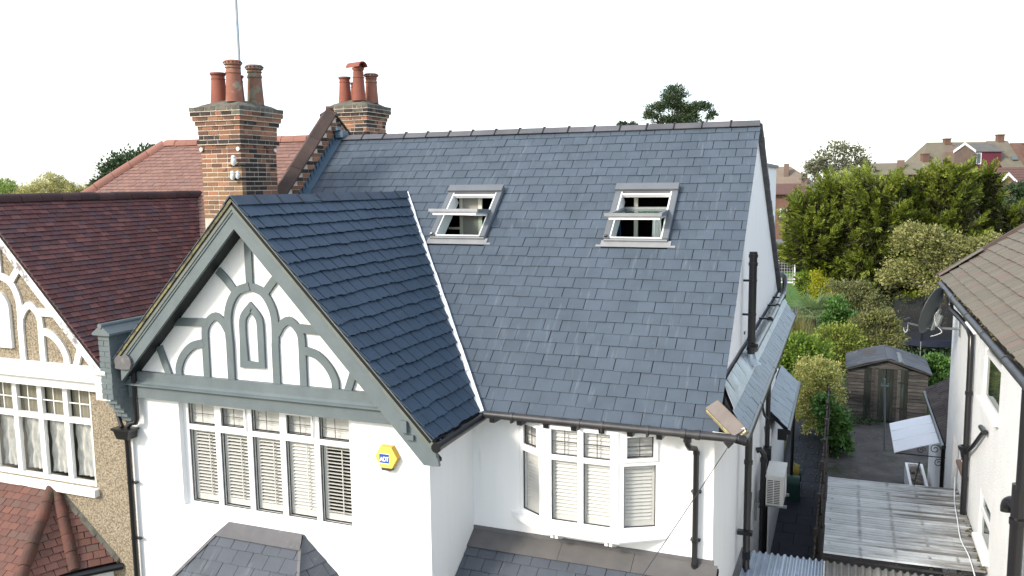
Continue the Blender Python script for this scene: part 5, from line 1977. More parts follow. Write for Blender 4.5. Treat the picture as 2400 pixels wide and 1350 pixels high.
# iron brackets with porcelain insulators, on the chimney corner
ib = thing('insulator_bracket', 'iron brackets with white porcelain insulators on corner of the nearer chimney', 'insulators', (-4.3, 2.57, 3.1))
for z, ext_ in ((3.28, 0.34), (3.07, 0.36)):
    m = MB()
    m.box(-4.295, 2.50, z - 0.014, -4.275, 2.57 + ext_, z + 0.014)
    m.box(-4.52, 2.535, z - 0.012, -4.295, 2.553, z + 0.012)
    m.tube([(-4.36, 2.50, z), (-4.36, 2.50, z + 0.08)], 0.008, 6)
    m.build('iron_bar', 'iron', ib)
for (x, y, z, sc) in ((-4.385, 2.49, 3.31, 1.15), (-4.42, 2.49, 3.075, 1.05), (-4.30, 2.47, 3.09, 0.9)):
    m = MB()
    m.lathe([(0.012, -0.03), (0.036, 0), (0.038, 0.05), (0.03, 0.055), (0.026, 0.075), (0.034, 0.085), (0.028, 0.105), (0.012, 0.115), (0.001, 0.118)], (0, 0, 0), 14)
    m.v = [(x + a * sc, y + b * sc, z + c * sc) for a, b, c in m.v]
    m.build('insulator', 'porcelain', ib, smooth=True)
for i, (x, y, z, ax) in enumerate(((-4.33, 2.555, 3.545, 'y'), (-5.07, 2.555, 3.55, 'y'), (-4.285, 3.42, 3.545, 'x'))):
    m = MB()
    p = V(x, y, z)
    q = V(0, -0.02, 0) if ax == 'y' else V(0.02, 0, 0)
    m.tube([p, p + q], 0.032, 12)
    m.build('white_disc', 'porcelain', ib)
m = MB()
m.tube([(-5.07, 2.545, 3.55), (-4.33, 2.545, 3.548)], 0.003, 4)
m.tube([(-4.282, 2.57, 3.546), (-4.282, 3.42, 3.546)], 0.003, 4)
m.build('wire', 'iron', ib)

am = thing('aerial_mast', 'thin tall metal aerial mast rising behind the nearer chimney pots', 'aerial', (-5.0, 3.52, 3.4))
m = MB()
m.tube([(-5.00, 3.53, 3.4), (-5.015, 3.53, 5.0), (-5.03, 3.53, 7.2)], 0.022, 8)
m.build('mast', 'galv', am, smooth=True)
m = MB()
m.box(-5.06, 3.485, 3.75, -4.95, 3.55, 3.78)
m.build('clamp', 'iron', am)

# ------------------------------------------------------------------ grey painted brick pier on the party line
m = MB()
PX0, PX1 = -4.70, -4.495
m.box(PX0 + 0.008, -0.072, 0.10, PX1 - 0.006, 0.62, 0.95)
for i in range(6):
    m.box(PX0 + 0.008, -0.072 + 0.055 * (i + 1), 0.10 - 0.075 * (i + 1), PX1 - 0.006, 0.60, 0.10 - 0.075 * i - 0.001)
pier = m.build('party_pier', 'grey_paint', house)
pier['label'] = 'grey painted corbelled brick pier with saddle cap'
for c in range(17):
    z1 = 0.945 - c * 0.075
    y0 = -0.08 if z1 > 0.10 else -0.08 + 0.055 * math.ceil((0.10 - z1) / 0.075 + 0.01)
    sp = (PX0, PX0 + 0.10, PX1) if c % 2 else (PX0, PX1)
    for a, b in zip(sp[:-1], sp[1:]):
        m = MB()
        m.box(a, y0 + random.uniform(-0.004, 0.004), z1 - 0.064, b - 0.008, y0 + 0.09, z1)
        m.build('brick', 'grey_paint', pier)
    y = y0 + 0.10
    while y < 0.55:
        m = MB()
        m.box(PX1 - 0.09, y, z1 - 0.064, PX1 + random.uniform(-0.003, 0.003), y + 0.205, z1)
        m.build('brick', 'grey_paint', pier)
        y += 0.215
m = MB()
xm = (PX0 + PX1) / 2
m.ext([(PX0 - 0.055, -0.13, 0.955), (PX1 + 0.055, -0.13, 0.955), (PX1 + 0.055, -0.13, 0.985), (xm + 0.03, -0.13, 1.075), (xm - 0.03, -0.13, 1.075), (PX0 - 0.055, -0.13, 0.985)], (0, 0.80, 0))
m.tube([(xm, -0.14, 1.085), (xm, 0.66, 1.085)], 0.038, 10)
m.build('saddle_cap', 'grey_paint', pier)

rp = thing('rainwater_pipe', 'black hopper and downpipe between white wall and pebbledash', 'downpipe', (-4.58, 0.2, G))
m = MB()
m.ext([(-4.72, 0.06, -0.42), (-4.42, 0.06, -0.42), (-4.47, 0.08, -0.56), (-4.67, 0.08, -0.56)], (0, 0.17, 0))
m.box(-4.735, 0.045, -0.435, -4.405, 0.24, -0.405)
m.build('hopper', 'black_plastic', rp)
m = MB()
m.tube([(-4.585, 0.17, -0.50), (-4.585, 0.19, -0.62), (-4.59, 0.20, G)], 0.038, 12)
for z in (-1.22, -2.05):
    m.tube([(-4.588, 0.197, z - 0.015), (-4.588, 0.197, z + 0.015)], 0.045, 12)
    m.box(-4.56, 0.19, z - 0.01, -4.47, 0.235, z + 0.01)
m.build('downpipe', 'black_plastic', rp, smooth=True)
m = MB()
m.tube([(-4.36, 0.16, 0.50), (-4.36, 0.17, -0.26), (-4.385, 0.165, -0.32), (-4.46, 0.16, -0.33), (-4.53, 0.16, -0.38)], 0.036, 12)
m.tube([(-4.74, 0.20, -0.02), (-4.74, 0.20, -0.22), (-4.73, 0.19, -0.26), (-4.64, 0.16, -0.40)], 0.03, 10)
m.build('inlet_pipe', 'black_plastic', rp, smooth=True)

# ================================================================== WHITE HOUSE ON THE RIGHT
RX = 6.85
right = thing('pebbled_white_house', 'white roughcast house with buff tiled roof and black pipes, far right', 'house', (8.5, 5, G))


def holed_x(m, x0, x1, y0, y1, z0, z1, holes, mi=0):
    ys = sorted({y0, y1} | {h[0] for h in holes} | {h[1] for h in holes})
    for a, b in zip(ys[:-1], ys[1:]):
        hs = sorted([(h[2], h[3]) for h in holes if h[0] <= a + 1e-6 and h[1] >= b - 1e-6])
        z = z0
        for h0, h1 in hs:
            m.box(x0, a, z, x1, b, h0, mi)
            z = h1
        m.box(x0, a, z, x1, b, z1, mi)


RW = [(4.60, 6.10, -0.44, 0.74), (4.75, 5.75, -2.55, -1.80), (7.15, 8.05, -2.10, -1.62), (8.45, 9.30, G, -1.95)]
m = MB()
holed_x(m, RX, RX + 0.26, -3.0, 10.4, G, 0.90, RW)
m.box(RX + 0.26, 10.14, G, 12.0, 10.4, 0.9)
m.ext([(RX + 0.05, 10.39, 0.9), (9.6, 10.39, 2.9), (12.4, 10.39, 0.9)], (0, -0.24, 0))
m.build('wall', 'roughcast', right)
m = MB()
m.box(RX + 0.9, -2.0, -4.9, RX + 0.95, 10.0, 0.9)
m.build('interior_room', 'room_dim', right)

EX, EZ, PT = 6.62, 0.93, R(35)
RWv = V(math.cos(PT), 0, math.sin(PT))
RNv = V(-RWv.z, 0, RWv.x)
m = MB()
m.obox(V(EX, -3.0, EZ) - RNv * 0.06, (0, 13.75, 0), RWv * 3.6, RNv * 0.05)
m.obox(V(EX, -3.0, EZ) + RWv * 3.6 - RNv * 0.06, (0, 13.75, 0), V(RWv.x, 0, -RWv.z) * 3.6, RNv * 0.05)
rr = m.build('main_roof', 'underlay', right)
T3 = Tiles()
T3.ext = (-0.2, 9.2)
T3.slope((EX - 0.02, 1.6, EZ - 0.01), (0, 1, 0), RWv, 3.5, lambda u, s: [(-1, 0, -9.10), (0, -1, -3.5), (1, 0, -0.2)], rr, 'tile', 'tile_buff', 0.25, 0.205, th=0.014, lift=0.026, gap=0.009, jit=0.007, camber=0.004)
T3.finish(300, right, 'tile_courses')
# verge: undercloak, brown capping and broken tiles
m = MB()
m.obox(V(EX - 0.05, 10.66, EZ + 0.0), RWv * 3.6, V(0, 0.11, 0), RNv * 0.07)
m.build('verge_cap', 'verge_brown', rr)
m = MB()
for i in range(4):
    p = V(EX - 0.04, 10.42 + 0.0 * i, EZ + 0.01) + RWv * (0.02 + 0.23 * i) + RNv * (0.045 + 0.004 * i)
    m.obox(p, RWv * 0.25, V(0, 0.24, 0), RNv * 0.012)
m.build('verge_slip', 'tile_buff', rr)
m = MB()
m.tube([(EX - 0.07, -1.0, EZ - 0.10), (EX - 0.06, 6.0, EZ - 0.09), (EX - 0.05, 10.1, EZ - 0.07)], 0.055, 10)
m.box(EX + 0.02, -2, EZ - 0.22, EX + 0.05, 10.5, EZ - 0.02)
for y in (2.5, 4.2, 5.9, 7.9, 9.4):
    m.tube([(EX - 0.06, y - 0.02, EZ - 0.09), (EX - 0.06, y + 0.02, EZ - 0.09)], 0.064, 10)
m.build('eaves_gutter', 'black_grey', right, smooth=True)
m = MB()
m.box(EX + 0.05, -2, EZ - 0.16, RX + 0.001, 10.4, EZ - 0.13)
m.box(EX + 0.03, 10.40, EZ - 0.20, 9.0, 10.60, EZ - 0.16)
m.ext([(EX + 0.05, 10.56, EZ - 0.02), (9.5, 10.56, EZ + 1.98), (9.5, 10.56, EZ + 1.72), (EX + 0.05, 10.56, EZ - 0.28)], (0, 0.03, 0))
m.build('soffit', 'shed_black', right)
# moss in the gutter line
m = MB()
for i in range(70):
    y = random.uniform(1.6, 8.0)
    p = V(EX - 0.03 + random.uniform(-0.03, 0.05), y, EZ - 0.02 + random.uniform(0, 0.03))
    r_ = random.uniform(0.012, 0.035)
    m.lathe([(0.001, r_), (r_ * 0.8, r_ * 0.5), (r_, 0)], p, 6)
mo = m.build('gutter_moss', 'moss', right)
mo['kind'] = 'stuff'
# swan neck and downpipe
m = MB()
m.tube(curve([(EX - 0.06, 8.35, EZ - 0.12), (EX - 0.05, 8.3, EZ - 0.30), (EX + 0.05, 7.9, EZ - 0.40), (EX + 0.13, 7.35, EZ - 0.50), (RX - 0.07, 7.15, EZ - 0.62)], 4) + [(RX - 0.07, 7.10, 0.0), (RX - 0.07, 6.95, -2.83)], 0.048, 10)
m.tube([(EX - 0.06, 8.35, EZ - 0.16), (EX - 0.06, 8.35, EZ - 0.10)], 0.07, 10)
for z in (-0.62, -1.75):
    m.tube([(RX - 0.07, 7.05, z - 0.03), (RX - 0.07, 7.05, z + 0.03)], 0.062, 10)
m.lathe([(0.05, -0.14), (0.065, -0.05), (0.10, 0.0), (0.105, 0.05), (0.06, 0.06)], (RX - 0.09, 7.02, -1.58), 12)
m.tube([(RX - 0.07, 6.95, -1.62), (RX - 0.06, 6.3, -1.30), (RX - 0.05, 5.55, -0.88)], 0.032, 8)
m.tube([(RX - 0.05, 5.75, -0.84), (RX - 0.05, 5.3, -0.80)], 0.04, 8)
m.tube([(EX + 0.02, 8.9, EZ - 0.35), (EX + 0.0, 8.5, EZ - 0.22)], 0.012, 6)
m.build('downpipe', 'black_plastic', right, smooth=True)
m = MB()
m.tube([(RX - 0.12, 2.25, -0.55), (RX - 0.12, 2.2, -3.5)], 0.075, 12)
m.tube([(RX - 0.12, 2.22, -0.95), (RX - 0.12, 2.22, -1.02)], 0.09, 12)
m.tube(curve([(RX - 0.12, 2.25, -0.85), (RX - 0.16, 2.35, -0.80), (RX - 0.20, 2.42, -0.86), (RX - 0.20, 2.42, -0.95)], 3), 0.07, 10)
m.tube([(RX - 0.12, 2.2, -0.60), (RX - 0.12, 2.2, 0.9)], 0.05, 10)
m.build('soil_stack', 'black_plastic', right, smooth=True)


def side_window(y0, y1, z0, z1, splits, transom=None, name='window'):
    m = MB()
    xa, xb = RX + 0.005, RX + 0.07
    f = 0.055
    m.box(xa, y0, z0, xb, y0 + f, z1)
    m.box(xa, y1 - f, z0, xb, y1, z1)
    m.box(xa, y0 + f, z0, xb, y1 - f, z0 + f)
    m.box(xa, y0 + f, z1 - f, xb, y1 - f, z1)
    ys = [y0 + f] + [y for s_ in splits for y in (s_ - 0.035, s_ + 0.035)] + [y1 - f]
    for s_ in splits:
        m.box(xa + 0.001, s_ - 0.035, z0 + f, xb, s_ + 0.035, z1 - f)
    if transom:
        for a, b in zip(ys[::2], ys[1::2]):
            m.box(xa + 0.002, a, transom - 0.035, xb, b, transom + 0.035)
    w = m.build(name, 'upvc', right)
    for a, b in zip(ys[::2], ys[1::2]):
        for (c, d) in (((z0 + f, transom - 0.035), (transom + 0.035, z1 - f)) if transom else ((z0 + f, z1 - f),)):
            m = MB()
            m.box(xa + 0.03, a, c, xa + 0.036, b, d)
            m.build('pane', 'glass_dark', w)
    m = MB()
    m.box(RX - 0.08, y0 - 0.06, z0 - 0.06, xa, y1 + 0.06, z0 - 0.002)
    m.build('window_sill', 'brown_sill' if z1 < -1.6 and y0 > 7 else 'white_paint', w)
    return w


w1 = side_window(*RW[0], [], 0.28)
side_window(*RW[1], [], -2.10)
side_window(*RW[2], [7.6])
m = MB()
xa, xb = RX + 0.05, RX + 0.11
m.box(xa, 8.45, G, xb, 8.53, -1.95)
m.box(xa, 9.22, G, xb, 9.30, -1.95)
m.box(xa, 8.53, -2.03, xb, 9.22, -1.95)
m.box(xa, 8.53, -2.50, xb, 9.22, -2.43)
m.box(xa, 8.53, G, xb, 9.22, -4.2)
dr = m.build('back_door', 'upvc', right)
for a, b in ((-4.2, -2.5), (-2.43, -2.03)):
    m = MB()
    m.box(xa + 0.03, 8.53, a, xa + 0.036, 9.22, b)
    m.build('pane', 'glass_dark', dr)
# top hung fanlight standing open
m = MB()
h0, h1 = V(6.77, 5.00, 0.86), V(6.77, 5.85, 0.86)
out_ = V(-0.25, -0.03, -0.12)
nn = out_.normalized().cross(V(0, 1, 0)).normalized()
if nn.z < 0:
    nn = -nn
yy = h1 - h0
for (a, b, c, d) in ((0, 0.09, 0, 1), (0.91, 1, 0, 1), (0.09, 0.91, 0, 0.18), (0.09, 0.91, 0.82, 1)):
    m.obox(h0 + yy * a + out_ * c - nn * 0.025, yy * (b - a), out_ * (d - c), nn * 0.05)
fl = m.build('open_fanlight', 'upvc', w1)
m = MB()
m.obox(h0 + yy * 0.09 + out_ * 0.18 - nn * 0.004, yy * 0.82, out_ * 0.64, nn * 0.008)
m.build('pane', 'glass_dark', w1)

# single storey rear part: dark tiled lean-to and its wall
m = MB()
m.box(6.98, 10.41, G, 7.2, 15.2, -2.45)
m.build('rear_extension_wall', 'white_paint', right)
m = MB()
p0 = V(6.86, 10.42, -2.55)
uv = V(0, 4.9, 0)
wv = V(0.95, 0, 0.55)
wn_ = wv.normalized()
nn = V(-wn_.z, 0, wn_.x)
m.obox(p0 - nn * 0.06, uv, wv, nn * 0.04)
er = m.build('rear_roof', 'pantile_dark', right)
for i in range(26):
    m = MB()
    a = p0 + uv * (i / 26)
    for k in range(4):
        m.halfpipe(a + V(0, 0.09, 0) + wv * (k / 4) + nn * (0.03 - 0.0 * k), a + V(0, 0.09, 0) + wv * ((k + 1.08) / 4) + nn * 0.012, 0.085, nn, 170, 0.015, 5)
    m.build('pantile_row', 'pantile_dark', er)
m = MB()
m.tube([(6.82, 10.5, -2.60), (6.82, 15.3, -2.58)], 0.05, 8)
m.tube([(6.86, 11.5, -2.7), (6.92, 11.5, -2.9), (6.92, 11.5, G)], 0.04, 8)
m.build('rear_gutter', 'black_plastic', right, smooth=True)
m = MB()
m.box(6.94, 12.2, -4.1, 6.978, 13.2, -3.0)
m.build('rear_window', 'upvc', right)

cn_ = thing('door_canopy', 'opal white plastic canopy on scrolled iron brackets, over yard of the far right house', 'canopy', (6.9, 12, -2.9))
m = MB()
cp = [V(6.90, 10.95, -2.60), V(6.88, 13.15, -2.58), V(5.90, 13.0, -2.86), V(5.92, 11.0, -2.96)]
nx = 8
pts = []
for j in range(2):
    for i in range(nx + 1):
        t = i / nx
        a = cp[0].lerp(cp[3], t)
        b = cp[1].lerp(cp[2], t)
        pts.append((a if j == 0 else b) + V(0, 0, 0.010 * math.sin(math.pi * t)))
m.add(pts, [(i, i + 1, nx + 2 + i, nx + 1 + i) for i in range(nx)])
m.add([p - V(0, 0, 0.012) for p in pts], [(i, i + 1, nx + 2 + i, nx + 1 + i) for i in range(nx)])
m.build('sheet', 'polycarb', cn_, smooth=True, fix=False)
for q in (0.36, 0.7):
    m = MB()
    a, b = cp[0].lerp(cp[1], q), cp[3].lerp(cp[2], q)
    m.obox(a + V(0, 0, 0.008), b - a, V(0, 0.02, 0), V(0, 0, 0.007))
    m.build('glazing_strip', 'upvc', cn_)
for y in (11.1, 12.9):
    m = MB()
    m.tube([(6.95, y, -3.0), (5.95, y, -3.0)], 0.012, 6)
    m.tube([(6.96, y, -2.6), (6.96, y, -3.35)], 0.012, 6)
    for (cx_, cz_, r0) in ((6.72, -2.83, 0.11), (6.45, -2.88, 0.09), (6.80, -3.13, 0.10)):
        m.tube([(cx_ + r0 * (1 - k / 26) * math.cos(k * 0.45), y, cz_ + r0 * (1 - k / 26) * math.sin(k * 0.45)) for k in range(22)], 0.008, 5)
    m.build('scroll_bracket', 'iron', cn_)

# satellite dish on a wall arm
ds = thing('satellite_dish', 'large dark grey satellite dish on a wall arm, seen from behind', 'satellite dish', (RX, 9.1, 0.1))
dc = V(6.36, 9.06, 0.45)
dn_ = V(-0.86, 0.42, 0.28).normalized()
du = V(0, 0, 1)
du = (du - dn_ * du.dot(dn_)).normalized()
dv_ = dn_.cross(du)
m = MB()
rad = 0.435
vs_, fs = [], []
for sh in (0.0, -0.012):
    for j in range(7):
        r_ = rad * j / 6
        for k in range(28):
            a = 2 * math.pi * k / 28
            vs_.append(dc + (du * math.cos(a) * 1.08 + dv_ * math.sin(a)) * r_ + dn_ * (0.45 * r_ * r_ / rad * 0.5 + sh - 0.05))
for sh in range(2):
    o = sh * 7 * 28
    for j in range(6):
        for k in range(28):
            k2 = (k + 1) % 28
            fs.append((o + j * 28 + k, o + j * 28 + k2, o + (j + 1) * 28 + k2, o + (j + 1) * 28 + k))
for k in range(28):
    k2 = (k + 1) % 28
    fs.append((6 * 28 + k, 6 * 28 + k2, 13 * 28 + k2, 13 * 28 + k))
m.add(vs_, fs)
m.build('reflector', 'dish', ds, smooth=True)
m = MB()
bk = dc - dn_ * 0.09
m.obox(bk - du * 0.34 - dv_ * 0.06, du * 0.42, dv_ * 0.12, -dn_ * 0.03)
m.obox(bk - du * 0.24 - dv_ * 0.05, du * 0.22, dv_ * 0.10, -dn_ * 0.10)
m.build('rear_bracket', 'dish_bracket', ds)
m = MB()
m.tube([(RX, 9.12, 0.12), (6.52, 9.1, 0.13), (6.47, 9.09, 0.16), (6.47, 9.09, 0.52)], 0.024, 8)
m.box(RX - 0.02, 9.02, -0.02, RX, 9.22, 0.28)
m.build('wall_arm', 'galv', ds, smooth=True)
m = MB()
m.tube([bk - du * 0.34 + dn_ * 0.05, V(5.93, 8.95, 0.22)], 0.018, 8)
m.build('feed_arm', 'alu', ds, smooth=True)
m = MB()
m.tube([V(5.86, 8.90, 0.27), V(5.96, 8.97, 0.30)], 0.035, 10)
m.box(5.83, 8.86, 0.15, 5.90, 8.93, 0.25)
m.build('receiver_head', 'dark_grey', ds)
m = MB()
m.tube(curve([V(5.93, 8.93, 0.2), V(5.92, 8.92, 0.08), V(5.88, 8.9, 0.05), V(5.85, 8.9, 0.15)], 5), 0.009, 5)
m.build('feed_cable', 'upvc', ds, smooth=True)
m = MB()
m.tube(curve([V(6.50, 9.0, 0.30), V(6.43, 8.98, 0.45), V(6.38, 8.98, 0.36), V(6.42, 8.98, 0.2), V(6.52, 9.0, 0.08), V(6.44, 8.98, 0.02), V(6.33, 8.98, -0.02)], 5), 0.007, 5)
m.build('cable', 'upvc', ds, smooth=True)

# ================================================================== BETWEEN THE HOUSES
m = MB()
m.add([(3.30, -3, G - 0.03), (4.44, -3, G - 0.03), (4.44, 27, G - 0.03), (3.30, 27, G - 0.03)], [(0, 1, 2, 3)])
pas = tag(structure(m.build('passage', 'underlay', loc=(3.9, 10, G))), 'narrow dark paved side passage between white house and fence', 'path')
y = 3.5
k = 0
while y < 24:
    dpt = 0.60
    cut = (3.40, 3.93, 4.42) if k % 2 else (3.40, 3.66, 4.26, 4.42)
    for a, b in zip(cut[:-1], cut[1:]):
        m = MB()
        h = random.uniform(0, 0.008)
        m.box(a + 0.006, y + 0.006, G - 0.028, b - 0.006, y + dpt - 0.006, G + 0.012 + h)
        m.build('paving_slab', 'slab', pas)
    y += dpt
    k += 1
m = MB()
m.add([(4.52, -3, G - 0.02), (6.98, -3, G - 0.02), (8.6, 21.2, G - 0.02), (4.52, 21.2, G - 0.02)], [(0, 1, 2, 3)])
tag(structure(m.build('concrete_yard', 'concrete', loc=(5.7, 12, G))), 'mossy cracked concrete yard in front of the wooden shed', 'yard')

fe = thing('boundary_fence', 'old close boarded wooden fence along the dark paved passage', 'fence', (4.47, 10, G))
for i in range(8):
    y0 = 4.6 + i * 1.83
    m = MB()
    m.box(4.43, y0, G, 4.51, y0 + 0.09, -3.12 + random.uniform(-0.04, 0.08))
    m.build('post', 'fence_wood', fe)
    for j in range(14):
        m = MB()
        ya = y0 + 0.095 + j * 0.1235
        m.box(4.452 + (0.008 if j % 2 else 0), ya, G + 0.05, 4.475 + (0.008 if j % 2 else 0), ya + 0.13, -3.2 + random.uniform(-0.02, 0.03))
        m.build('board', 'fence_wood', fe)
    for z in (-4.6, -3.6):
        m = MB()
        m.box(4.484, y0 + 0.095, z, 4.53, y0 + 1.825, z + 0.07)
        m.build('rail', 'fence_wood', fe)


def corrugated(x0, x1, y0, y1, z00, z01, along, pitch=0.098, amp=0.026, seg=6, sag=0.0):
    """sheet with ridges along 'x' or 'y'; z00 height at the low end, z01 at the high end along that axis"""
    m = MB()
    if along == 'x':
        n = int((y1 - y0) / pitch * seg)
        nl = 6
        vs_ = [(x0 + (x1 - x0) * j / nl, y0 + (y1 - y0) * i / n, z00 + (z01 - z00) * j / nl + amp * math.sin(2 * math.pi * i / seg) - sag * math.sin(math.pi * j / nl)) for i in range(n + 1) for j in range(nl + 1)]
    else:
        n = int((x1 - x0) / pitch * seg)
        nl = 6
        vs_ = [(x0 + (x1 - x0) * i / n, y0 + (y1 - y0) * j / nl, z00 + (z01 - z00) * j / nl + amp * math.sin(2 * math.pi * i / seg)) for i in range(n + 1) for j in range(nl + 1)]
    m.add(vs_, [(i * (nl + 1) + j, i * (nl + 1) + j + 1, (i + 1) * (nl + 1) + j + 1, (i + 1) * (nl + 1) + j) for i in range(n) for j in range(nl)])
    m.trough = [0.5 - 0.5 * math.sin(2 * math.pi * i / seg) for i in range(n + 1) for j in range(nl + 1)]
    return m


cpy = thing('corrugated_canopy', 'weathered grey corrugated canopy roof between fence and right house', 'canopy roof', (5.7, 6.4, G))
y = 4.68
for i in range(7):
    w_ = [0.62, 0.52, 0.5, 0.5, 0.47, 0.5, 0.45][i]
    lift = 0.010 * (i % 2) + random.uniform(0, 0.008)
    m = corrugated(4.62 + random.uniform(-0.02, 0.01), 6.83, y, y + w_ + 0.05, -2.755 + lift, -2.715 + lift + random.uniform(-0.01, 0.01), 'x', sag=0.01)
    ob = m.build('sheet', 'corr_grey', cpy, smooth=True, fix=False)
    at_ = ob.data.attributes.new('trough', 'FLOAT', 'POINT')      # painted shade and grime in the troughs, to bring out the ridges
    at_.data.foreach_set('value', m.trough)
    y += w_
for x in (4.70, 5.15, 5.65, 6.12, 6.5):
    m = MB()
    m.box(x - 0.02, 4.72, -2.84, x + 0.02, y, -2.775)
    m.build('timber_rail', 'old_wood', cpy)
    for yy in (5.0, 5.55, 6.05, 6.55, 7.05, 7.55):
        m = MB()
        yq = yy + random.uniform(-0.04, 0.04)
        m.lathe([(0.001, 0.02), (0.012, 0.014), (0.016, 0.0)], (x + random.uniform(-0.01, 0.01), yq, -2.722), 6)
        m.build('fixing_cap', 'galv', cpy)
for (x, yy) in ((4.66, 4.8), (4.66, 8.0)):
    m = MB()
    m.box(x - 0.04, yy - 0.04, G, x + 0.04, yy + 0.04, -2.80)
    m.build('post', 'old_wood', cpy)
m = MB()
m.box(4.64, 4.655, -2.815, 6.82, 4.68, -2.785)
m.build('front_batten', 'old_wood', cpy)
m = MB()
for i in range(60):
    yy = random.uniform(4.7, 8.1)
    m.lathe([(0.001, 0.03), (0.025, 0.012), (0.03, 0)], (6.80 + random.uniform(-0.05, 0.03), yy, -2.71), 5)
wr = m.build('wall_debris', 'moss', cpy)
wr['kind'] = 'stuff'
lc = thing('carport_sheet', 'dark stained corrugated roof at the lower right edge', 'carport roof', (5.7, 3, G))
for i in range(3):
    a = 4.66 + i * 0.72
    corrugated(a, a + 0.75, 1.6, 4.60, -3.02, -2.845 + 0.004 * i, 'y', 0.10, 0.022).build('sheet', 'corr_dark', lc, smooth=True, fix=False)
m = MB()
m.ext([(4.63, 1.6, -3.08), (4.63, 4.58, -2.91), (4.63, 4.58, -2.83), (4.63, 1.6, -3.0)], (0.025, 0, 0))
m.build('edge_trim', 'corr_grey', lc)
bc = thing('clear_porch_sheet', 'shiny blue clear corrugated porch roof against the white side wall', 'porch roof', (4.0, 4, G))
for i in range(2):
    a = 3.46 + i * 0.57
    corrugated(a, a + 0.60, 2.6, 4.92, -2.84, -2.99 + 0.005 * i, 'y', 0.09, 0.024).build('sheet', 'corr_clear', bc, smooth=True, fix=False)
m = MB()
m.box(3.46, 4.75, -3.1, 4.62, 4.80, -3.03)
m.build('timber_rail', 'white_paint', bc)
m = MB()
m.ext([(3.382, 2.0, -2.80), (3.382, 4.9, -2.95), (3.50, 4.9, -2.98), (3.50, 2.0, -2.83)], (0, 0, 0.012))
m.build('wall_flashing', 'lead', bc)

wc = thing('white_cable', 'loose white cable trailing over the corrugated canopy', 'cable', (6.7, 6.5, -2.7))
m = MB()
m.tube(curve([(6.83, 8.6, -2.6), (6.72, 7.6, -2.685), (6.66, 6.6, -2.68), (6.62, 5.8, -2.685), (6.66, 5.1, -2.68), (6.66, 4.3, -2.72)], 5), 0.009, 5)
m.build('cable', 'upvc', wc, smooth=True)

ac = thing('air_conditioner', 'cream air conditioning unit on wall brackets above the dark passage', 'air conditioner', (3.7, 7.2, -2.9))
m = MB()
m.box(3.585, 6.80, -2.90, 3.89, 7.62, -2.38)
m.box(3.575, 6.79, -2.385, 3.90, 7.63, -2.34)
m.lathe([(0.20, 0), (0.205, 0.01)], (0, 0, 0), 8)
m.v = m.v[:16]
m.f = [f for f in m.f if max(f) < 16]
m.m = m.m[:len(m.f)]
m.build('casing', 'ac_white', ac)
m = MB()
m.box(3.60, 6.796, -2.87, 3.835, 6.7995, -2.42)
m.build('grille_recess', 'dark_grey', ac)
for i in range(15):
    m = MB()
    z = -2.87 + 0.45 * i / 14
    m.box(3.60, 6.785, z - 0.006, 3.835, 6.7955, z + 0.006)
    m.build('grille_bar', 'ac_white', ac)
for x in (3.60, 3.7175, 3.835):
    m = MB()
    m.box(x - 0.008, 6.783, -2.88, x + 0.008, 6.7955, -2.41)
    m.build('grille_post', 'ac_white', ac)
m = MB()
for k in range(1, 7):
    r_ = 0.035 * k
    m.tube([(3.902, 7.2 + r_ * math.cos(a * 0.35), -2.64 + r_ * math.sin(a * 0.35)) for a in range(19)], 0.004, 4)
fg = m.build('fan_guard', 'ac_white', ac)
fg['kind'] = 'stuff'
for yy in (6.86, 7.5):
    m = MB()
    m.box(3.40, yy, -2.955, 3.95, yy + 0.045, -2.91)
    m.box(3.40, yy, -3.25, 3.43, yy + 0.04, -2.955)
    m.build('wall_bracket', 'galv', ac)
m = MB()
m.tube(curve([(3.585, 7.3, -2.45), (3.50, 7.25, -2.40), (3.45, 7.2, -2.2), (3.42, 7.2, -2.0)], 4), 0.02, 6)
m.build('refrigerant_pipe', 'upvc', ac, smooth=True)

hr = thing('hose_reel', 'yellow garden hose coiled on a green reel in the passage', 'hose reel', (3.75, 13.4, G))
m = MB()
m.box(3.62, 12.75, G + 0.02, 3.92, 13.12, G + 0.42)
m.tube([(3.62, 12.93, G + 0.42), (3.92, 12.93, G + 0.42)], 0.185, 14)
m.build('reel_body', 'green_plastic', hr, smooth=True)
m = MB()
for k in range(7):
    r_ = 0.30 - 0.01 * k
    x_ = 3.68 + 0.03 * k
    m.tube([(x_ + random.uniform(-0.01, 0.01), 13.75 + r_ * math.cos(a * 0.3), G + 0.36 + r_ * math.sin(a * 0.3) * 1.05) for a in range(22)], 0.014, 5)
m.tube(curve([(3.75, 13.5, G + 0.5), (3.72, 13.2, G + 0.62), (3.6, 13.1, G + 0.8), (3.5, 13.0, G + 0.7)], 5), 0.012, 5)
m.build('hose', 'hose_yellow', hr, smooth=True)
m = MB()
m.tube([(3.66, 13.75, G + 0.36), (3.92, 13.75, G + 0.36)], 0.16, 14)
m.build('drum', 'green_plastic', hr, smooth=True)

# telephone cable from the eaves corner
tc = thing('telephone_cable', 'thin black cable hanging from eaves corner of the white house', 'cable', (3.62, 1.3, -0.1))
m = MB()
pts = []
a, b = V(3.58, 1.28, -0.14), V(1.55, -4.5, -2.9)
for i in range(25):
    t = i / 24
    p = a.lerp(b, t)
    p.z -= 0.18 * 4 * t * (1 - t) * 0.4
    pts.append(p)
m.tube(pts, 0.005, 5)
m.build('wire', 'dark_grey', tc)
m = MB()
m.ext([(3.52, 1.27, -0.10), (3.64, 1.27, -0.10), (3.58, 1.27, -0.17)], (0, 0.02, 0))
m.build('eaves_hook', 'iron', tc)

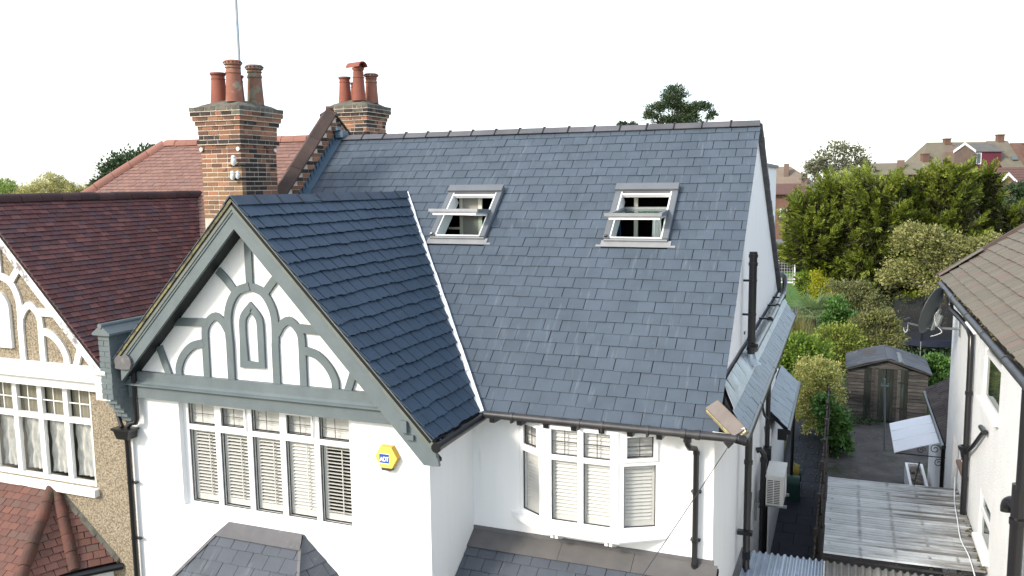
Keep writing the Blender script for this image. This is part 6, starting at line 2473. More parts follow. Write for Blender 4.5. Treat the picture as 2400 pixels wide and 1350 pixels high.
# garden shed
sh = thing('garden_shed', 'weathered brown wooden shed with dark double doors and patched felt roof', 'shed', (6.2, 22, G))
SX0, SX1, SY0, SY1, SZ, SR = 5.0, 7.40, 21.0, 23.3, -3.22, -2.86
xm = 6.15
m = MB()
m.ext([(SX0 + 0.03, SY0 + 0.03, G), (SX1 - 0.03, SY0 + 0.03, G), (SX1 - 0.03, SY0 + 0.03, SZ - 0.02), (xm, SY0 + 0.03, SR - 0.02), (SX0 + 0.03, SY0 + 0.03, SZ - 0.02)], (0, SY1 - SY0 - 0.06, 0))
m.build('frame', 'shed_door', sh)
z = G + 0.08
i = 0
while z < SZ - 0.02:
    for (a, b) in ((SX0, 5.50), (6.82, SX1)):
        m = MB()
        m.ext([(a, SY0 - 0.022 - random.uniform(0, 0.008), z + 0.004), (a, SY0 + 0.03, z + 0.004), (a, SY0 + 0.03, z + 0.112), (a, SY0 + 0.006, z + 0.112)], (b - a, 0, 0))
        m.build('plank', 'old_wood', sh)
    m = MB()
    m.ext([(SX0 - 0.012, SY0 + 0.04, z), (SX0 + 0.03, SY0 + 0.04, z), (SX0 + 0.03, SY0 + 0.04, z + 0.118), (SX0 + 0.008, SY0 + 0.04, z + 0.118)], (0, SY1 - SY0 - 0.06, 0))
    m.build('plank', 'old_wood', sh)
    z += 0.112
    i += 1
for (a, b) in ((5.50, 6.15), (6.17, 6.82)):
    m = MB()
    m.box(a, SY0 + 0.004, G + 0.06, b, SY0 + 0.029, SZ + 0.02)
    d = m.build('door', 'shed_door', sh)
    n = 6
    for k in range(n):
        m = MB()
        x0_, x1_ = a + (b - a) * k / n, a + (b - a) * (k + 1) / n - 0.006
        m.box(x0_, SY0 - 0.012 - random.uniform(0, 0.005), G + 0.07, x1_, SY0 + 0.003, SZ + 0.01 + random.uniform(-0.01, 0.01))
        m.build('plank', 'old_wood' if k in (2, 3) else 'shed_door', d)
    for z in (G + 0.5, G + 1.35):
        m = MB()
        xx = a + 0.02 if a < 6 else b - 0.3
        m.box(xx, SY0 - 0.03, z, xx + 0.28, SY0 - 0.0175, z + 0.035)
        m.build('hinge', 'iron', d)
m = MB()
m.ext([(5.5, SY0 - 0.02, SZ + 0.02), (6.82, SY0 - 0.02, SZ + 0.02), (xm, SY0 - 0.02, SR - 0.03)], (0, 0.03, 0))
m.build('gable_board', 'old_wood', sh)


def roof_quad(xa, za, xb, zb, y0, y1, lift, th, mat, name, nsub=10):
    m = MB()
    vs_ = []
    for j in range(2):
        for i in range(nsub + 1):
            t = i / nsub
            vs_.append((xa + (xb - xa) * t, (y0, y1)[j], za + (zb - za) * t + lift + 0.03 * math.sin(math.pi * t)))
    k = nsub + 1
    m.add(vs_ + [(a, b, c - th) for a, b, c in vs_],
          [(i, i + 1, k + i + 1, k + i) for i in range(nsub)] + [(2 * k + k + i, 2 * k + k + i + 1, 2 * k + i + 1, 2 * k + i) for i in range(nsub)] +
          [(2 * k + i, 2 * k + i + 1, i + 1, i) for i in range(nsub)] + [(k + i, k + i + 1, 3 * k + i + 1, 3 * k + i) for i in range(nsub)] +
          [(0, k, 3 * k, 2 * k), (k - 1, 3 * k - 1, 4 * k - 1, 2 * k - 1)])
    return m.build(name, mat, sh)


for (y0, y1, mt, q) in ((SY0 - 0.15, 21.9, 'felt', 0.0), (21.86, SY1 + 0.1, 'felt', 0.007)):
    roof_quad(SX0 - 0.08, SZ - 0.02, xm, SR, y0, y1, 0.012 + q, 0.02, mt, 'felt_sheet')
    roof_quad(xm, SR, SX1 + 0.1, SZ - 0.05, y0, y1, 0.012 + q, 0.02, mt, 'felt_sheet')
roof_quad(5.35, SR - 0.247, 5.92, SR - 0.071, 22.2, 22.95, 0.030, 0.008, 'felt_patch', 'felt_patch')
roof_quad(6.52, SR - 0.112, 6.68, SR - 0.161, SY0 - 0.13, 22.6, 0.038, 0.006, 'felt_light', 'felt_strip')
roof_quad(6.16, SR - 0.003, 6.52, SR - 0.112, SY0 - 0.13, 22.9, 0.030, 0.006, 'felt_blue', 'felt_patch')
m = MB()
m.ext([(SX0 - 0.08, SY0 - 0.155, SZ - 0.03), (xm, SY0 - 0.155, SR + 0.01), (SX1 + 0.1, SY0 - 0.155, SZ - 0.06), (SX1 + 0.1, SY0 - 0.155, SZ - 0.10), (xm, SY0 - 0.155, SR - 0.04), (SX0 - 0.08, SY0 - 0.155, SZ - 0.07)], (0, 0.02, 0))
m.build('fascia_board', 'old_wood', sh)

wp_ = thing('washing_line_post', 'slim grey washing line post standing before the shed doors', 'washing line post', (6.02, 17.9, G))
m = MB()
m.tube([(6.06, 17.9, G), (5.98, 17.9, -2.85)], 0.028, 8)
m.build('pole', 'post_grey', wp_, smooth=True)
m = MB()
m.box(5.88, 17.87, -3.08, 6.10, 17.93, -3.05)
m.tube([(5.90, 17.9, -3.06), (5.90, 17.9, -2.98)], 0.012, 6)
m.tube([(6.08, 17.9, -3.06), (6.08, 17.9, -2.98)], 0.012, 6)
m.build('cross_arm', 'post_grey', wp_)

pl = thing('planter_trough', 'pale concrete trough full of rubble beside the canopy bracket', 'planter', (6.6, 14.4, G))
m = MB()
tx0, tx1, ty0, ty1, tz = 6.44, 6.86, 13.5, 15.3, -4.5
m.box(tx0, ty0, G, tx0 + 0.06, ty1, tz)
m.box(tx1 - 0.06, ty0, G, tx1, ty1, tz)
m.box(tx0 + 0.06, ty0, G, tx1 - 0.06, ty0 + 0.06, tz)
m.box(tx0 + 0.06, ty1 - 0.06, G, tx1 - 0.06, ty1, tz)
m.build('trough', 'white_paint', pl)
m = MB()
for i in range(40):
    x, y, r_ = random.uniform(tx0 + 0.1, tx1 - 0.1), random.uniform(ty0 + 0.1, ty1 - 0.1), random.uniform(0.04, 0.10)
    m.lathe([(0.001, r_), (r_ * 0.7, r_ * 0.6), (r_, 0), (r_ * 0.7, -r_ * 0.6)], (x, y, tz - 0.12 + random.uniform(-0.05, 0.05)), 6)
m.box(tx0 + 0.06, ty0 + 0.06, G, tx1 - 0.06, ty1 - 0.06, tz - 0.14)
rb = m.build('rubble', 'rubble', pl)
rb['kind'] = 'stuff'
stk = thing('wooden_stick', 'thin brown stick leaning on the planter trough', 'stick', (6.3, 13.2, G))
m = MB()
m.tube([(6.35, 12.6, G + 0.1), (6.7, 14.3, -4.15)], 0.02, 6)
m.build('stick', 'old_wood', stk)

# ================================================================== GARDENS BEHIND
m = MB()
m.add([(-14, 47, G - 0.02), (9, 47, G - 0.02), (9, 72, G - 0.02), (-14, 72, G - 0.02)], [(0, 1, 2, 3)])
tag(structure(m.build('lawn', 'grass', loc=(0, 58, G))), 'green back lawn under the white football goal', 'lawn')
m = MB()
m.add([(-14, 62.0, G - 0.01), (3.4, 62.0, G - 0.01), (3.4, 63.6, G - 0.01), (-14, 63.6, G - 0.01)], [(0, 1, 2, 3)])
tag(structure(m.build('garden_path', 'paving_pale', loc=(0, 63, G))), 'pale paved strip behind the goal before the black shed', 'path')


def fast_mesh(name, verts, quads, mat, parent=None, loc=None):
    """big leaf meshes straight from arrays (quads or triangles)"""
    base = np.array(list(parent['_base']) if parent is not None else loc)
    me = bpy.data.meshes.new(name)
    nv, nq, k = len(verts), len(quads), quads.shape[1]
    me.vertices.add(nv)
    me.vertices.foreach_set('co', (verts - base).astype(np.float32).ravel())
    me.loops.add(nq * k)
    me.loops.foreach_set('vertex_index', quads.astype(np.int32).ravel())
    me.polygons.add(nq)
    me.polygons.foreach_set('loop_start', np.arange(0, nq * k, k, dtype=np.int32))
    me.materials.append(M[mat])
    me.update(calc_edges=True)
    me.validate()
    o = bpy.data.objects.new(name, me)
    COL.objects.link(o)
    o['_base'] = [float(x) for x in base]
    if parent is not None:
        o.parent = parent
    else:
        o.location = [float(x) for x in base]
    return o


def unit(a):
    return a / np.maximum(np.linalg.norm(a, axis=-1, keepdims=True), 1e-9)


def leaves(P, Dv, Nv, L, W):
    """diamond leaves: P base points, Dv direction, Nv rough normal"""
    S = unit(np.cross(Dv, Nv))
    n = len(P)
    v = np.empty((n, 4, 3))
    v[:, 0] = P
    v[:, 1] = P + Dv * (L * 0.55)[:, None] + S * (W / 2)[:, None]
    v[:, 2] = P + Dv * L[:, None]
    v[:, 3] = P + Dv * (L * 0.55)[:, None] - S * (W / 2)[:, None]
    return v.reshape(-1, 3), np.arange(n * 4).reshape(n, 4)


def crown_points(blobs, n, clumps, spread, inner=0.22, low=-0.6):
    blobs = np.array(blobs, float)
    area = (blobs[:, 3] * blobs[:, 4] + blobs[:, 3] * blobs[:, 5] + blobs[:, 4] * blobs[:, 5])
    nb = rng.multinomial(clumps, area / area.sum())
    cc, cr = [], []
    for b, k in zip(blobs, nb):
        d = unit(rng.normal(size=(k, 3)))
        d[:, 2] = np.where(d[:, 2] < low, -d[:, 2], d[:, 2])
        rf = np.where(rng.random(k) < inner, rng.uniform(0.25, 0.7, k), rng.uniform(0.78, 1.06, k))
        cc.append(b[:3] + d * b[3:6] * rf[:, None])
        cr.append(np.full(k, b[3:6].mean()))
    cc, cr = np.concatenate(cc), np.concatenate(cr)
    idx = rng.integers(0, len(cc), n)
    P = cc[idx] + rng.normal(size=(n, 3)) * (spread * cr[idx])[:, None] * np.array([1, 1, 0.75])
    # outward direction from the nearest blob centre
    ctr = (blobs[:, :3] * area[:, None]).sum(0) / area.sum()
    O = unit(P - ctr)
    return P, O


def limbs(parent, base, blobs, r, mat, name='trunk', extra=2):
    m = MB()
    b = Vector(base)
    cz_ = sum(q[2] - q[5] * 0.4 for q in blobs) / len(blobs)
    cx_ = sum(q[0] for q in blobs) / len(blobs)
    cy_ = sum(q[1] for q in blobs) / len(blobs)
    fork = V(b.x + (cx_ - b.x) * 0.4, b.y + (cy_ - b.y) * 0.4, b.z + max(0.25, (cz_ - b.z) * 0.55))
    m.tube([b - V(0, 0, 0.1), b.lerp(fork, 0.5) + V(random.uniform(-r, r), 0, 0), fork], [r * 1.25, r, r * 0.8], 8)
    for q in blobs:
        for e in range(extra):
            tip = V(q[0] + random.uniform(-0.6, 0.6) * q[3], q[1] + random.uniform(-0.6, 0.6) * q[4], q[2] + random.uniform(0.0, 0.75) * q[5])
            mid = fork.lerp(tip, 0.5) + V(random.uniform(-0.15, 0.15), random.uniform(-0.15, 0.15), random.uniform(0, 0.2)) * q[3]
            m.tube([fork, mid, tip], [r * 0.55, r * 0.36, r * 0.1], 6)
    return m.build(name, mat, parent, smooth=True)


def plant(name, label, cat, base, blobs, n, L, W, mat, clumps=60, spread=0.22, r=0.05, bark='bark', droop=0.0, group=None, stuff=False, crown='crown', up=0.25, extra=2, rough=0.8):
    t = thing(name, label, cat, base, group)
    limbs(t, base, blobs, r, bark, 'trunk' if cat == 'tree' else 'stem', extra)
    P, O = crown_points(blobs, n, clumps, spread)
    Dv = unit(O + rng.normal(size=(n, 3)) * rough + np.array([0, 0, up - droop]))
    Nv = unit(O * 0.7 + rng.normal(size=(n, 3)) * 0.6 + np.array([0, 0, 0.6]))
    Ls = L * rng.uniform(0.6, 1.3, n)
    v, q = leaves(P, Dv, Nv, Ls, Ls * (W / L) * rng.uniform(0.8, 1.2, n))
    fast_mesh(crown, v, q, mat, t)
    return t


def conifer(base, height, rad, label, n_fr=620, lean=(0, 0), mat='leaf_conifer', low=0.05, group=None):
    """Leyland cypress: upswept feathery sprays round several leaders"""
    t = thing('conifer_tree', label, 'tree', base, group)
    b = Vector(base)
    m = MB()
    m.tube([b - V(0, 0, 0.1), b + V(lean[0] * 0.5, lean[1] * 0.5, height * 0.5), b + V(lean[0], lean[1], height * 0.93)], [0.22, 0.14, 0.03], 8)
    for i in range(26):
        tt = random.uniform(0.12, 0.85)
        a = random.uniform(0, 6.283)
        s_ = b + V(lean[0] * tt, lean[1] * tt, height * tt)
        rr_ = rad * (1.02 - tt * 0.75) * 0.75
        e = s_ + V(math.cos(a) * rr_, math.sin(a) * rr_, rr_ * 0.45)
        m.tube([s_, s_.lerp(e, 0.5) - V(0, 0, 0.06 * rr_), e], [0.05, 0.035, 0.012], 5)
    m.build('trunk', 'bark', t, smooth=True)
    NPL = int(n_fr * 0.125)
    tt = low + (1 - low) * ((np.arange(NPL) + rng.random(NPL)) / NPL) ** 0.85
    az = np.arange(NPL) * 2.399 + rng.normal(0, 0.35, NPL)
    prof = np.where(tt < 0.55, 0.84 + 0.16 * np.sin(tt / 0.55 * np.pi * 0.5), np.sqrt(np.clip(1 - ((tt - 0.55) / 0.52) ** 2, 0.015, 1)))
    lump = 1 + 0.15 * np.sin(az * 2 + tt * 9 + base[0]) + 0.10 * np.sin(az * 5 - tt * 17)
    R1 = rad * prof * lump * rng.uniform(0.66, 1.16, NPL)
    ax = np.stack([b.x + lean[0] * tt, b.y + lean[1] * tt, b.z + height * tt * 0.97], 1)
    rd = np.stack([np.cos(az), np.sin(az), np.zeros(NPL)], 1)
    upw = (0.15 + 1.1 * tt ** 1.5) * rng.uniform(0.6, 1.5, NPL)
    pd = unit(rd + np.array([0, 0, 1]) * upw[:, None] + rng.normal(size=(NPL, 3)) * 0.18)
    PLN = rng.uniform(1.0, 2.5, NPL) * (0.45 + 0.32 * rad)
    tipp = ax + rd * R1[:, None] + pd * (PLN * 0.22)[:, None]
    st = tipp - pd * PLN[:, None]
    NF = 19
    rep_ = np.repeat(np.arange(NPL), NF)
    s0 = np.tile((np.arange(NF) + 0.5) / NF, NPL) ** 0.75
    n = NPL * NF
    fd = unit(pd[rep_] * 0.95 + rng.normal(size=(n, 3)) * (0.62 - 0.35 * s0)[:, None] + np.array([0, 0, 0.10]))
    start = st[rep_] + pd[rep_] * (PLN[rep_] * s0 * 0.86)[:, None] - np.array([0, 0, 1]) * (0.10 * PLN[rep_] * np.sin(s0 * 3.1))[:, None]
    FL = PLN[rep_] * (0.46 - 0.26 * s0) * rng.uniform(0.8, 1.25, n)
    side = unit(np.cross(fd, rng.normal(size=(n, 3)) * 0.5 + np.array([0, 0, 1.0])))
    nrm = unit(np.cross(side, fd))
    allP, allD, allN, allL = [], [], [], []
    K = 6
    for k in range(K):
        s_ = (k + 0.5) / K
        c = start + fd * (FL * s_)[:, None]
        ln = FL * (0.52 * (1 - s_) + 0.20)
        for sg in (1, -1):
            d = unit(fd * 0.95 + side * sg * 0.62 + rng.normal(size=(n, 3)) * 0.15)
            allP.append(c); allD.append(d); allN.append(nrm + rng.normal(size=(n, 3)) * 0.45); allL.append(ln * rng.uniform(0.75, 1.25, n))
    allP.append(start + fd * (FL * 0.75)[:, None]); allD.append(fd); allN.append(nrm); allL.append(FL * 0.45)
    P, Dd, Nn, Ll = map(np.concatenate, (allP, allD, allN, allL))
    # older brown growth inside the crown, coloured darker to carry its shade
    ni = 5200
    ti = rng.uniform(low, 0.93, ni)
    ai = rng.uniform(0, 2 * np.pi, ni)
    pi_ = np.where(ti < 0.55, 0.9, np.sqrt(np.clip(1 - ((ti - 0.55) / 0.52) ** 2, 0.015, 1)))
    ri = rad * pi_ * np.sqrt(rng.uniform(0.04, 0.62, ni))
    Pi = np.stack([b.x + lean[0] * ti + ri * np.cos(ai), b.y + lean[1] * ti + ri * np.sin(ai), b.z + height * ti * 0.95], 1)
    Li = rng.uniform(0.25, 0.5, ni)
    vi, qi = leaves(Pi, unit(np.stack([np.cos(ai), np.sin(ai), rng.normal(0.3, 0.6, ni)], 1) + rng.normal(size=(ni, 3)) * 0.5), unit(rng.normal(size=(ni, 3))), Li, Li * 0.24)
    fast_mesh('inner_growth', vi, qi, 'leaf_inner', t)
    v, q = leaves(P, Dd, unit(Nn), Ll, Ll * 0.24)
    fast_mesh('crown', v, q, mat, t)
    return t


# tall conifers along the end of the garden
CONS = [(3.0, 46.6, 7.5, 1.75, 'leftmost of the tall feathery conifers, hanging over the white goal', 900),
        (4.1, 47.6, 8.6, 2.0, 'tall feathery conifer with a broad round top, second from the goal', 900),
        (6.2, 46.4, 8.7, 2.1, 'tall feathery conifer behind the round clipped shrubs, third from the goal', 900),
        (8.3, 48.2, 8.5, 2.0, 'tall feathery conifer in the middle of the conifer row, fourth from the goal', 800),
        (10.4, 48.0, 9.1, 2.0, 'tallest feathery conifer of the row, in front of the far brick gable', 850),
        (12.5, 50.6, 9.1, 1.15, 'pointed yellow green conifer below the far maroon dormer', 600),
        (13.9, 51.8, 6.6, 1.35, 'brownish drooping conifer at the right end of the conifer row', 500)]
for i, (x, y, h, r_, lb, n) in enumerate(CONS):
    conifer((x, y, G), h, r_, lb, n, lean=((-0.35, 0) if i == 0 else (random.uniform(-0.2, 0.35), 0)), low=(0.42 if i == 0 else 0.08), group='tall conifers at the end of the garden')

plant('apple_tree', 'grey green spreading apple tree with pale twisting branches beside the conifers', 'tree', (9.6, 38.4, G),
      [(7.4, 37.6, -1.9, 0.9, 0.9, 0.8), (8.1, 37.9, -0.3, 1.1, 1.0, 0.95), (9.3, 38.2, -0.9, 1.2, 1.0, 1.0), (9.2, 37.6, -2.3, 1.1, 0.9, 0.7), (10.6, 38.6, -1.0, 1.2, 1.0, 0.8), (11.8, 39.0, -0.6, 1.0, 0.9, 0.7), (10.4, 38.2, -2.4, 1.0, 0.8, 0.6), (12.4, 39.4, -1.3, 0.8, 0.8, 0.6)],
      24000, 0.14, 0.075, 'leaf_apple', clumps=420, spread=0.17, r=0.11, bark='bark_pale', extra=6, up=0.1)
plant('thin_crowned_tree', 'thin crowned grey green tree rising behind the conifers', 'tree', (4.2, 73, G),
      [(4.0, 72.8, 4.3, 2.5, 2.0, 1.7), (2.2, 72.0, 3.6, 1.3, 1.2, 1.1), (5.9, 73.4, 3.7, 1.4, 1.2, 1.0)], 4200, 0.26, 0.15, 'leaf_grey', clumps=150, spread=0.15, r=0.16, bark='bark_pale', extra=9)
plant('pine_tree', 'dark pine tree showing above the slate ridge', 'tree', (-15.8, 103.6, G),
      [(-16.6, 103.6, 14.0, 1.4, 1.3, 1.0), (-18.4, 102.8, 12.4, 1.4, 1.2, 0.6), (-19.4, 102.2, 11.4, 1.1, 1.0, 0.5), (-15.6, 103.8, 12.2, 1.5, 1.2, 0.7), (-13.4, 104.6, 12.4, 1.3, 1.1, 0.55), (-12.2, 105.1, 11.3, 0.9, 0.9, 0.45), (-15.5, 103.8, 10.5, 1.9, 1.4, 0.8), (-17.0, 103.4, 12.9, 1.1, 1.0, 0.7), (-14.8, 104.1, 11.6, 1.2, 1.0, 0.7), (-17.5, 103, 10.6, 1.4, 1.2, 0.6)],
      17000, 0.36, 0.10, 'leaf_pine', clumps=360, spread=0.27, r=0.26, extra=5, up=0.5)
plant('small_pine_top', 'small dark treetop just clearing the slate ridge left of the pine', 'tree', (-22.2, 101, G),
      [(-22.8, 100.8, 10.0, 0.6, 0.6, 0.5), (-21.6, 101.2, 10.1, 0.6, 0.6, 0.4)], 900, 0.36, 0.13, 'leaf_pine', clumps=30, spread=0.25, r=0.12, up=0.5)
plant('dark_round_tree', 'dark evergreen treetop behind the pale red hipped roof', 'tree', (-31.0, 26.3, G),
      [(-31.2, 26.2, 3.3, 1.3, 1.2, 1.4), (-32.3, 25.8, 2.6, 0.75, 0.7, 0.9), (-30.1, 26.8, 3.4, 1.1, 1.0, 1.5), (-33.0, 25.4, 2.2, 0.4, 0.5, 0.5)], 8500, 0.20, 0.11, 'leaf_dark', clumps=260, spread=0.14, r=0.18)
plant('lollipop_tree', 'rounded dark tree on a pale trunk at the right edge, beyond the apple tree', 'tree', (16.5, 63.0, G),
      [(16.5, 63.1, 1.35, 1.25, 1.2, 1.15), (17.2, 63.4, 1.2, 0.9, 0.9, 1.0)], 5200, 0.20, 0.11, 'leaf_dark', clumps=150, spread=0.15, r=0.10, bark='bark_pale')
plant('bright_bush', 'bright green bush below the pale trunk at the right edge', 'bush', (15.7, 58.2, G),
      [(15.8, 58.2, -0.7, 0.7, 0.6, 0.6), (15.5, 58.1, -1.6, 0.7, 0.6, 0.9), (16.4, 58.5, -1.2, 0.8, 0.6, 1.0)], 2600, 0.16, 0.09, 'leaf_green', clumps=80, spread=0.2)
plant('yellow_conifer', 'bright yellow upright shrub beside the lawn', 'bush', (3.5, 42.2, G),
      [(3.3, 42.15, -3.4, 0.34, 0.34, 1.2), (3.75, 42.25, -3.7, 0.42, 0.36, 0.95), (4.1, 42.3, -3.6, 0.3, 0.3, 0.6)], 4200, 0.12, 0.06, 'leaf_lime', clumps=120, spread=0.22)
plant('round_bush', 'small round green bush at the corner of the black shed', 'bush', (2.65, 46.2, G),
      [(2.62, 46.2, -3.1, 0.45, 0.45, 0.5), (2.75, 46.2, -3.9, 0.5, 0.5, 0.8)], 2000, 0.12, 0.07, 'leaf_green', clumps=60, spread=0.2)
plant('dull_bush', 'dull green and russet rounded shrub in front of the conifers', 'bush', (5.2, 36.4, G),
      [(4.5, 36.2, -2.95, 0.75, 0.7, 0.75), (5.4, 36.5, -3.0, 0.85, 0.7, 0.85), (6.1, 36.8, -3.4, 0.7, 0.6, 0.7)], 7000, 0.13, 0.06, 'leaf_purple', clumps=190, spread=0.18)
plant('dark_leafy_bush', 'bushy dark green shrub right of the palm', 'bush', (4.7, 28.6, G),
      [(4.55, 28.6, -2.6, 0.42, 0.42, 0.65), (4.95, 28.7, -3.1, 0.5, 0.45, 0.55), (4.3, 28.5, -3.2, 0.45, 0.4, 0.5)], 3800, 0.12, 0.07, 'leaf_ivy', clumps=110, spread=0.2)
plant('russet_bush', 'tangled russet and green shrubs behind the shed', 'bush', (6.0, 26.9, G),
      [(5.6, 26.8, -3.0, 0.62, 0.55, 0.65), (6.15, 27.0, -2.75, 0.55, 0.5, 0.6), (6.6, 27.1, -3.1, 0.5, 0.5, 0.6), (5.3, 26.7, -3.6, 0.6, 0.5, 0.6), (6.3, 26.7, -3.7, 0.8, 0.5, 0.6)], 7500, 0.12, 0.055, 'leaf_brown', clumps=200, spread=0.2, extra=5, bark='bark_pale')
plant('olive_bush', 'yellow green spreading shrub left behind the shed', 'bush', (4.7, 24.2, G),
      [(4.3, 24.1, -2.9, 0.55, 0.5, 0.5), (4.9, 24.3, -2.85, 0.5, 0.5, 0.5), (4.6, 24.2, -3.6, 0.8, 0.6, 0.7), (5.2, 24.4, -3.3, 0.45, 0.4, 0.5)], 6500, 0.10, 0.055, 'leaf_olive', clumps=170, spread=0.2)
plant('leafy_bush', 'large glossy green bush against the corner of the white house', 'bush', (3.5, 20.5, G),
      [(3.3, 20.4, -2.75, 0.68, 0.6, 0.62), (3.95, 20.7, -2.9, 0.55, 0.55, 0.55), (3.6, 20.5, -3.6, 0.75, 0.6, 0.8), (2.8, 20.3, -3.1, 0.5, 0.5, 0.6)], 6500, 0.13, 0.065, 'leaf_green', clumps=170, spread=0.2)
plant('variegated_bush', 'tall cream and green variegated shrub over the passage fence', 'bush', (4.3, 18.9, G),
      [(4.0, 18.7, -2.98, 0.50, 0.45, 0.45), (4.36, 18.9, -3.10, 0.42, 0.4, 0.42), (3.85, 18.5, -3.5, 0.48, 0.45, 0.50), (4.30, 18.6, -3.7, 0.50, 0.45, 0.6), (3.78, 18.4, -4.2, 0.42, 0.4, 0.55), (4.1, 18.4, -4.5, 0.42, 0.35, 0.45)], 13000, 0.075, 0.045, 'leaf_varieg', clumps=300, spread=0.18)
plant('climbing_plant', 'dark green climber hanging over end of the fence beside the yard', 'climber', (4.6, 16.9, G),
      [(4.42, 17.0, -3.65, 0.26, 0.4, 0.35), (4.62, 17.0, -4.0, 0.36, 0.42, 0.4), (4.75, 16.9, -4.4, 0.34, 0.4, 0.4), (4.85, 17.0, -4.75, 0.25, 0.4, 0.3)], 4200, 0.11, 0.07, 'leaf_ivy', clumps=120, spread=0.22, droop=0.6)
plant('shed_corner_bush', 'green bush between the shed and the rear tiled lean-to', 'bush', (8.0, 23.8, G),
      [(7.9, 23.8, -3.7, 0.45, 0.45, 0.45), (8.2, 23.9, -4.0, 0.5, 0.4, 0.55), (7.8, 23.7, -4.4, 0.4, 0.4, 0.5)], 4000, 0.12, 0.075, 'leaf_ivy', clumps=110, spread=0.2)
plant('brown_undergrowth', 'brown undergrowth below the trampoline net', 'bush', (8.6, 35.4, G),
      [(7.6, 35.4, -4.0, 0.9, 0.5, 0.8), (8.9, 35.6, -3.9, 1.0, 0.5, 0.8), (10.0, 35.8, -3.9, 0.9, 0.5, 0.8)], 4200, 0.14, 0.06, 'leaf_rust', clumps=110, spread=0.2)
plant('low_weeds', 'low weeds along the foot of the shed', 'weeds', (5.2, 20.4, G),
      [(5.1, 20.5, -4.95, 0.4, 0.3, 0.18), (4.75, 18.2, -4.95, 0.3, 0.8, 0.2), (5.6, 20.7, -4.98, 0.5, 0.2, 0.1)], 2200, 0.07, 0.03, 'leaf_dark', clumps=70, spread=0.3, r=0.01)

# straw coloured grass clump and fan palm
gc = thing('grass_clump', 'straw coloured tall grass clump left of the palm', 'grass clump', (2.8, 26.8, G))
n = 1500
P = np.stack([rng.normal(2.75, 0.35, n), rng.normal(26.8, 0.3, n), np.full(n, G) + rng.uniform(0, 1.4, n)], 1)
Dv = unit(np.stack([rng.normal(0, 0.28, n), rng.normal(0, 0.28, n), np.ones(n)], 1))
Ls = rng.uniform(0.8, 1.7, n)
v, q = leaves(P, Dv, unit(rng.normal(size=(n, 3))), Ls, Ls * 0.022)
fast_mesh('blades', v, q, 'leaf_straw', gc)['kind'] = 'stuff'
pm_ = thing('fan_palm', 'fan palm with stiff grey green fronds among the garden shrubs', 'palm', (3.6, 29.3, G))
m = MB()
m.tube([(3.6, 29.3, G), (3.62, 29.3, -2.75)], [0.12, 0.09], 8)
m.build('trunk', 'bark', pm_, smooth=True)
for i in range(22):
    a = i * 2.4 + random.uniform(-0.2, 0.2)
    el = random.uniform(-0.25, 1.25)
    c0 = V(3.62, 29.3, -2.75)
    d = V(math.cos(a) * math.cos(el), math.sin(a) * math.cos(el), math.sin(el))
    hub = c0 + d * random.uniform(0.40, 0.6)
    m = MB()
    m.tube([c0, hub], [0.012, 0.008], 4)
    s_ = d.cross(V(0, 0, 1)).normalized()
    up_ = s_.cross(d).normalized()
    nb = 19
    for k in range(nb):
        w = -1.75 + 3.5 * k / (nb - 1)
        bd = (d * math.cos(w) + s_ * math.sin(w) + up_ * 0.12).normalized()
        ln = random.uniform(0.55, 0.72) * (1 - 0.18 * abs(w))
        sd_ = bd.cross(up_).normalized() * 0.022
        tipd = (bd - V(0, 0, 0.28)).normalized()
        mid = hub + bd * ln * 0.62
        m.add([hub, mid - sd_, mid + tipd * ln * 0.42, mid + sd_], [(0, 1, 2, 3)])
    m.build('frond', 'leaf_palm', pm_, fix=False)

# trampoline with its net
tr = thing('trampoline', 'dark blue trampoline with sagging black safety net behind the satellite dish', 'trampoline', (8.25, 33.2, G))
tcx, tcy, tz_, trr = 8.3, 33.2, -4.12, 1.45
m = MB()
m.tube([(tcx + trr * math.cos(a * 2 * math.pi / 32), tcy + trr * math.sin(a * 2 * math.pi / 32), tz_) for a in range(33)], 0.04, 6)
m.build('frame', 'galv', tr, smooth=True)
m = MB()
m.lathe([(0.001, tz_ + 0.02), (trr - 0.25, tz_ + 0.02), (trr - 0.24, tz_ + 0.045), (trr + 0.05, tz_ + 0.045), (trr + 0.07, tz_ - 0.22)], (tcx, tcy, 0), 32)
m.build('jumping_mat', 'tramp_mat', tr, smooth=True)
NP = 6
for k in range(NP):
    a = 2 * math.pi * (k + 0.3) / NP
    x, y = tcx + (trr + 0.05) * math.cos(a), tcy + (trr + 0.05) * math.sin(a)
    m = MB()
    m.tube([(x, y, G), (x, y, tz_)], 0.03, 6)
    m.build('leg', 'galv', tr, smooth=True)
    m = MB()
    m.tube([(x, y, tz_), (x, y, -2.28 + random.uniform(-0.05, 0.05))], 0.028, 6)
    m.build('net_pole', 'net', tr, smooth=True)
    a2 = 2 * math.pi * (k + 1.3) / NP
    m = MB()
    vs_ = []
    nn_ = 6
    for i in range(nn_ + 1):
        t = i / nn_
        aa = a + (a2 - a) * t
        rr_ = trr * (1 - 0.10 * math.sin(math.pi * t))
        zt = -2.32 - 0.25 * math.sin(math.pi * t)
        vs_ += [(tcx + rr_ * math.cos(aa), tcy + rr_ * math.sin(aa), tz_), (tcx + rr_ * math.cos(aa), tcy + rr_ * math.sin(aa), zt)]
    m.add(vs_, [(2 * i, 2 * i + 2, 2 * i + 3, 2 * i + 1) for i in range(nn_)])
    m.build('safety_net', 'net_sheer', tr, smooth=True, fix=False)

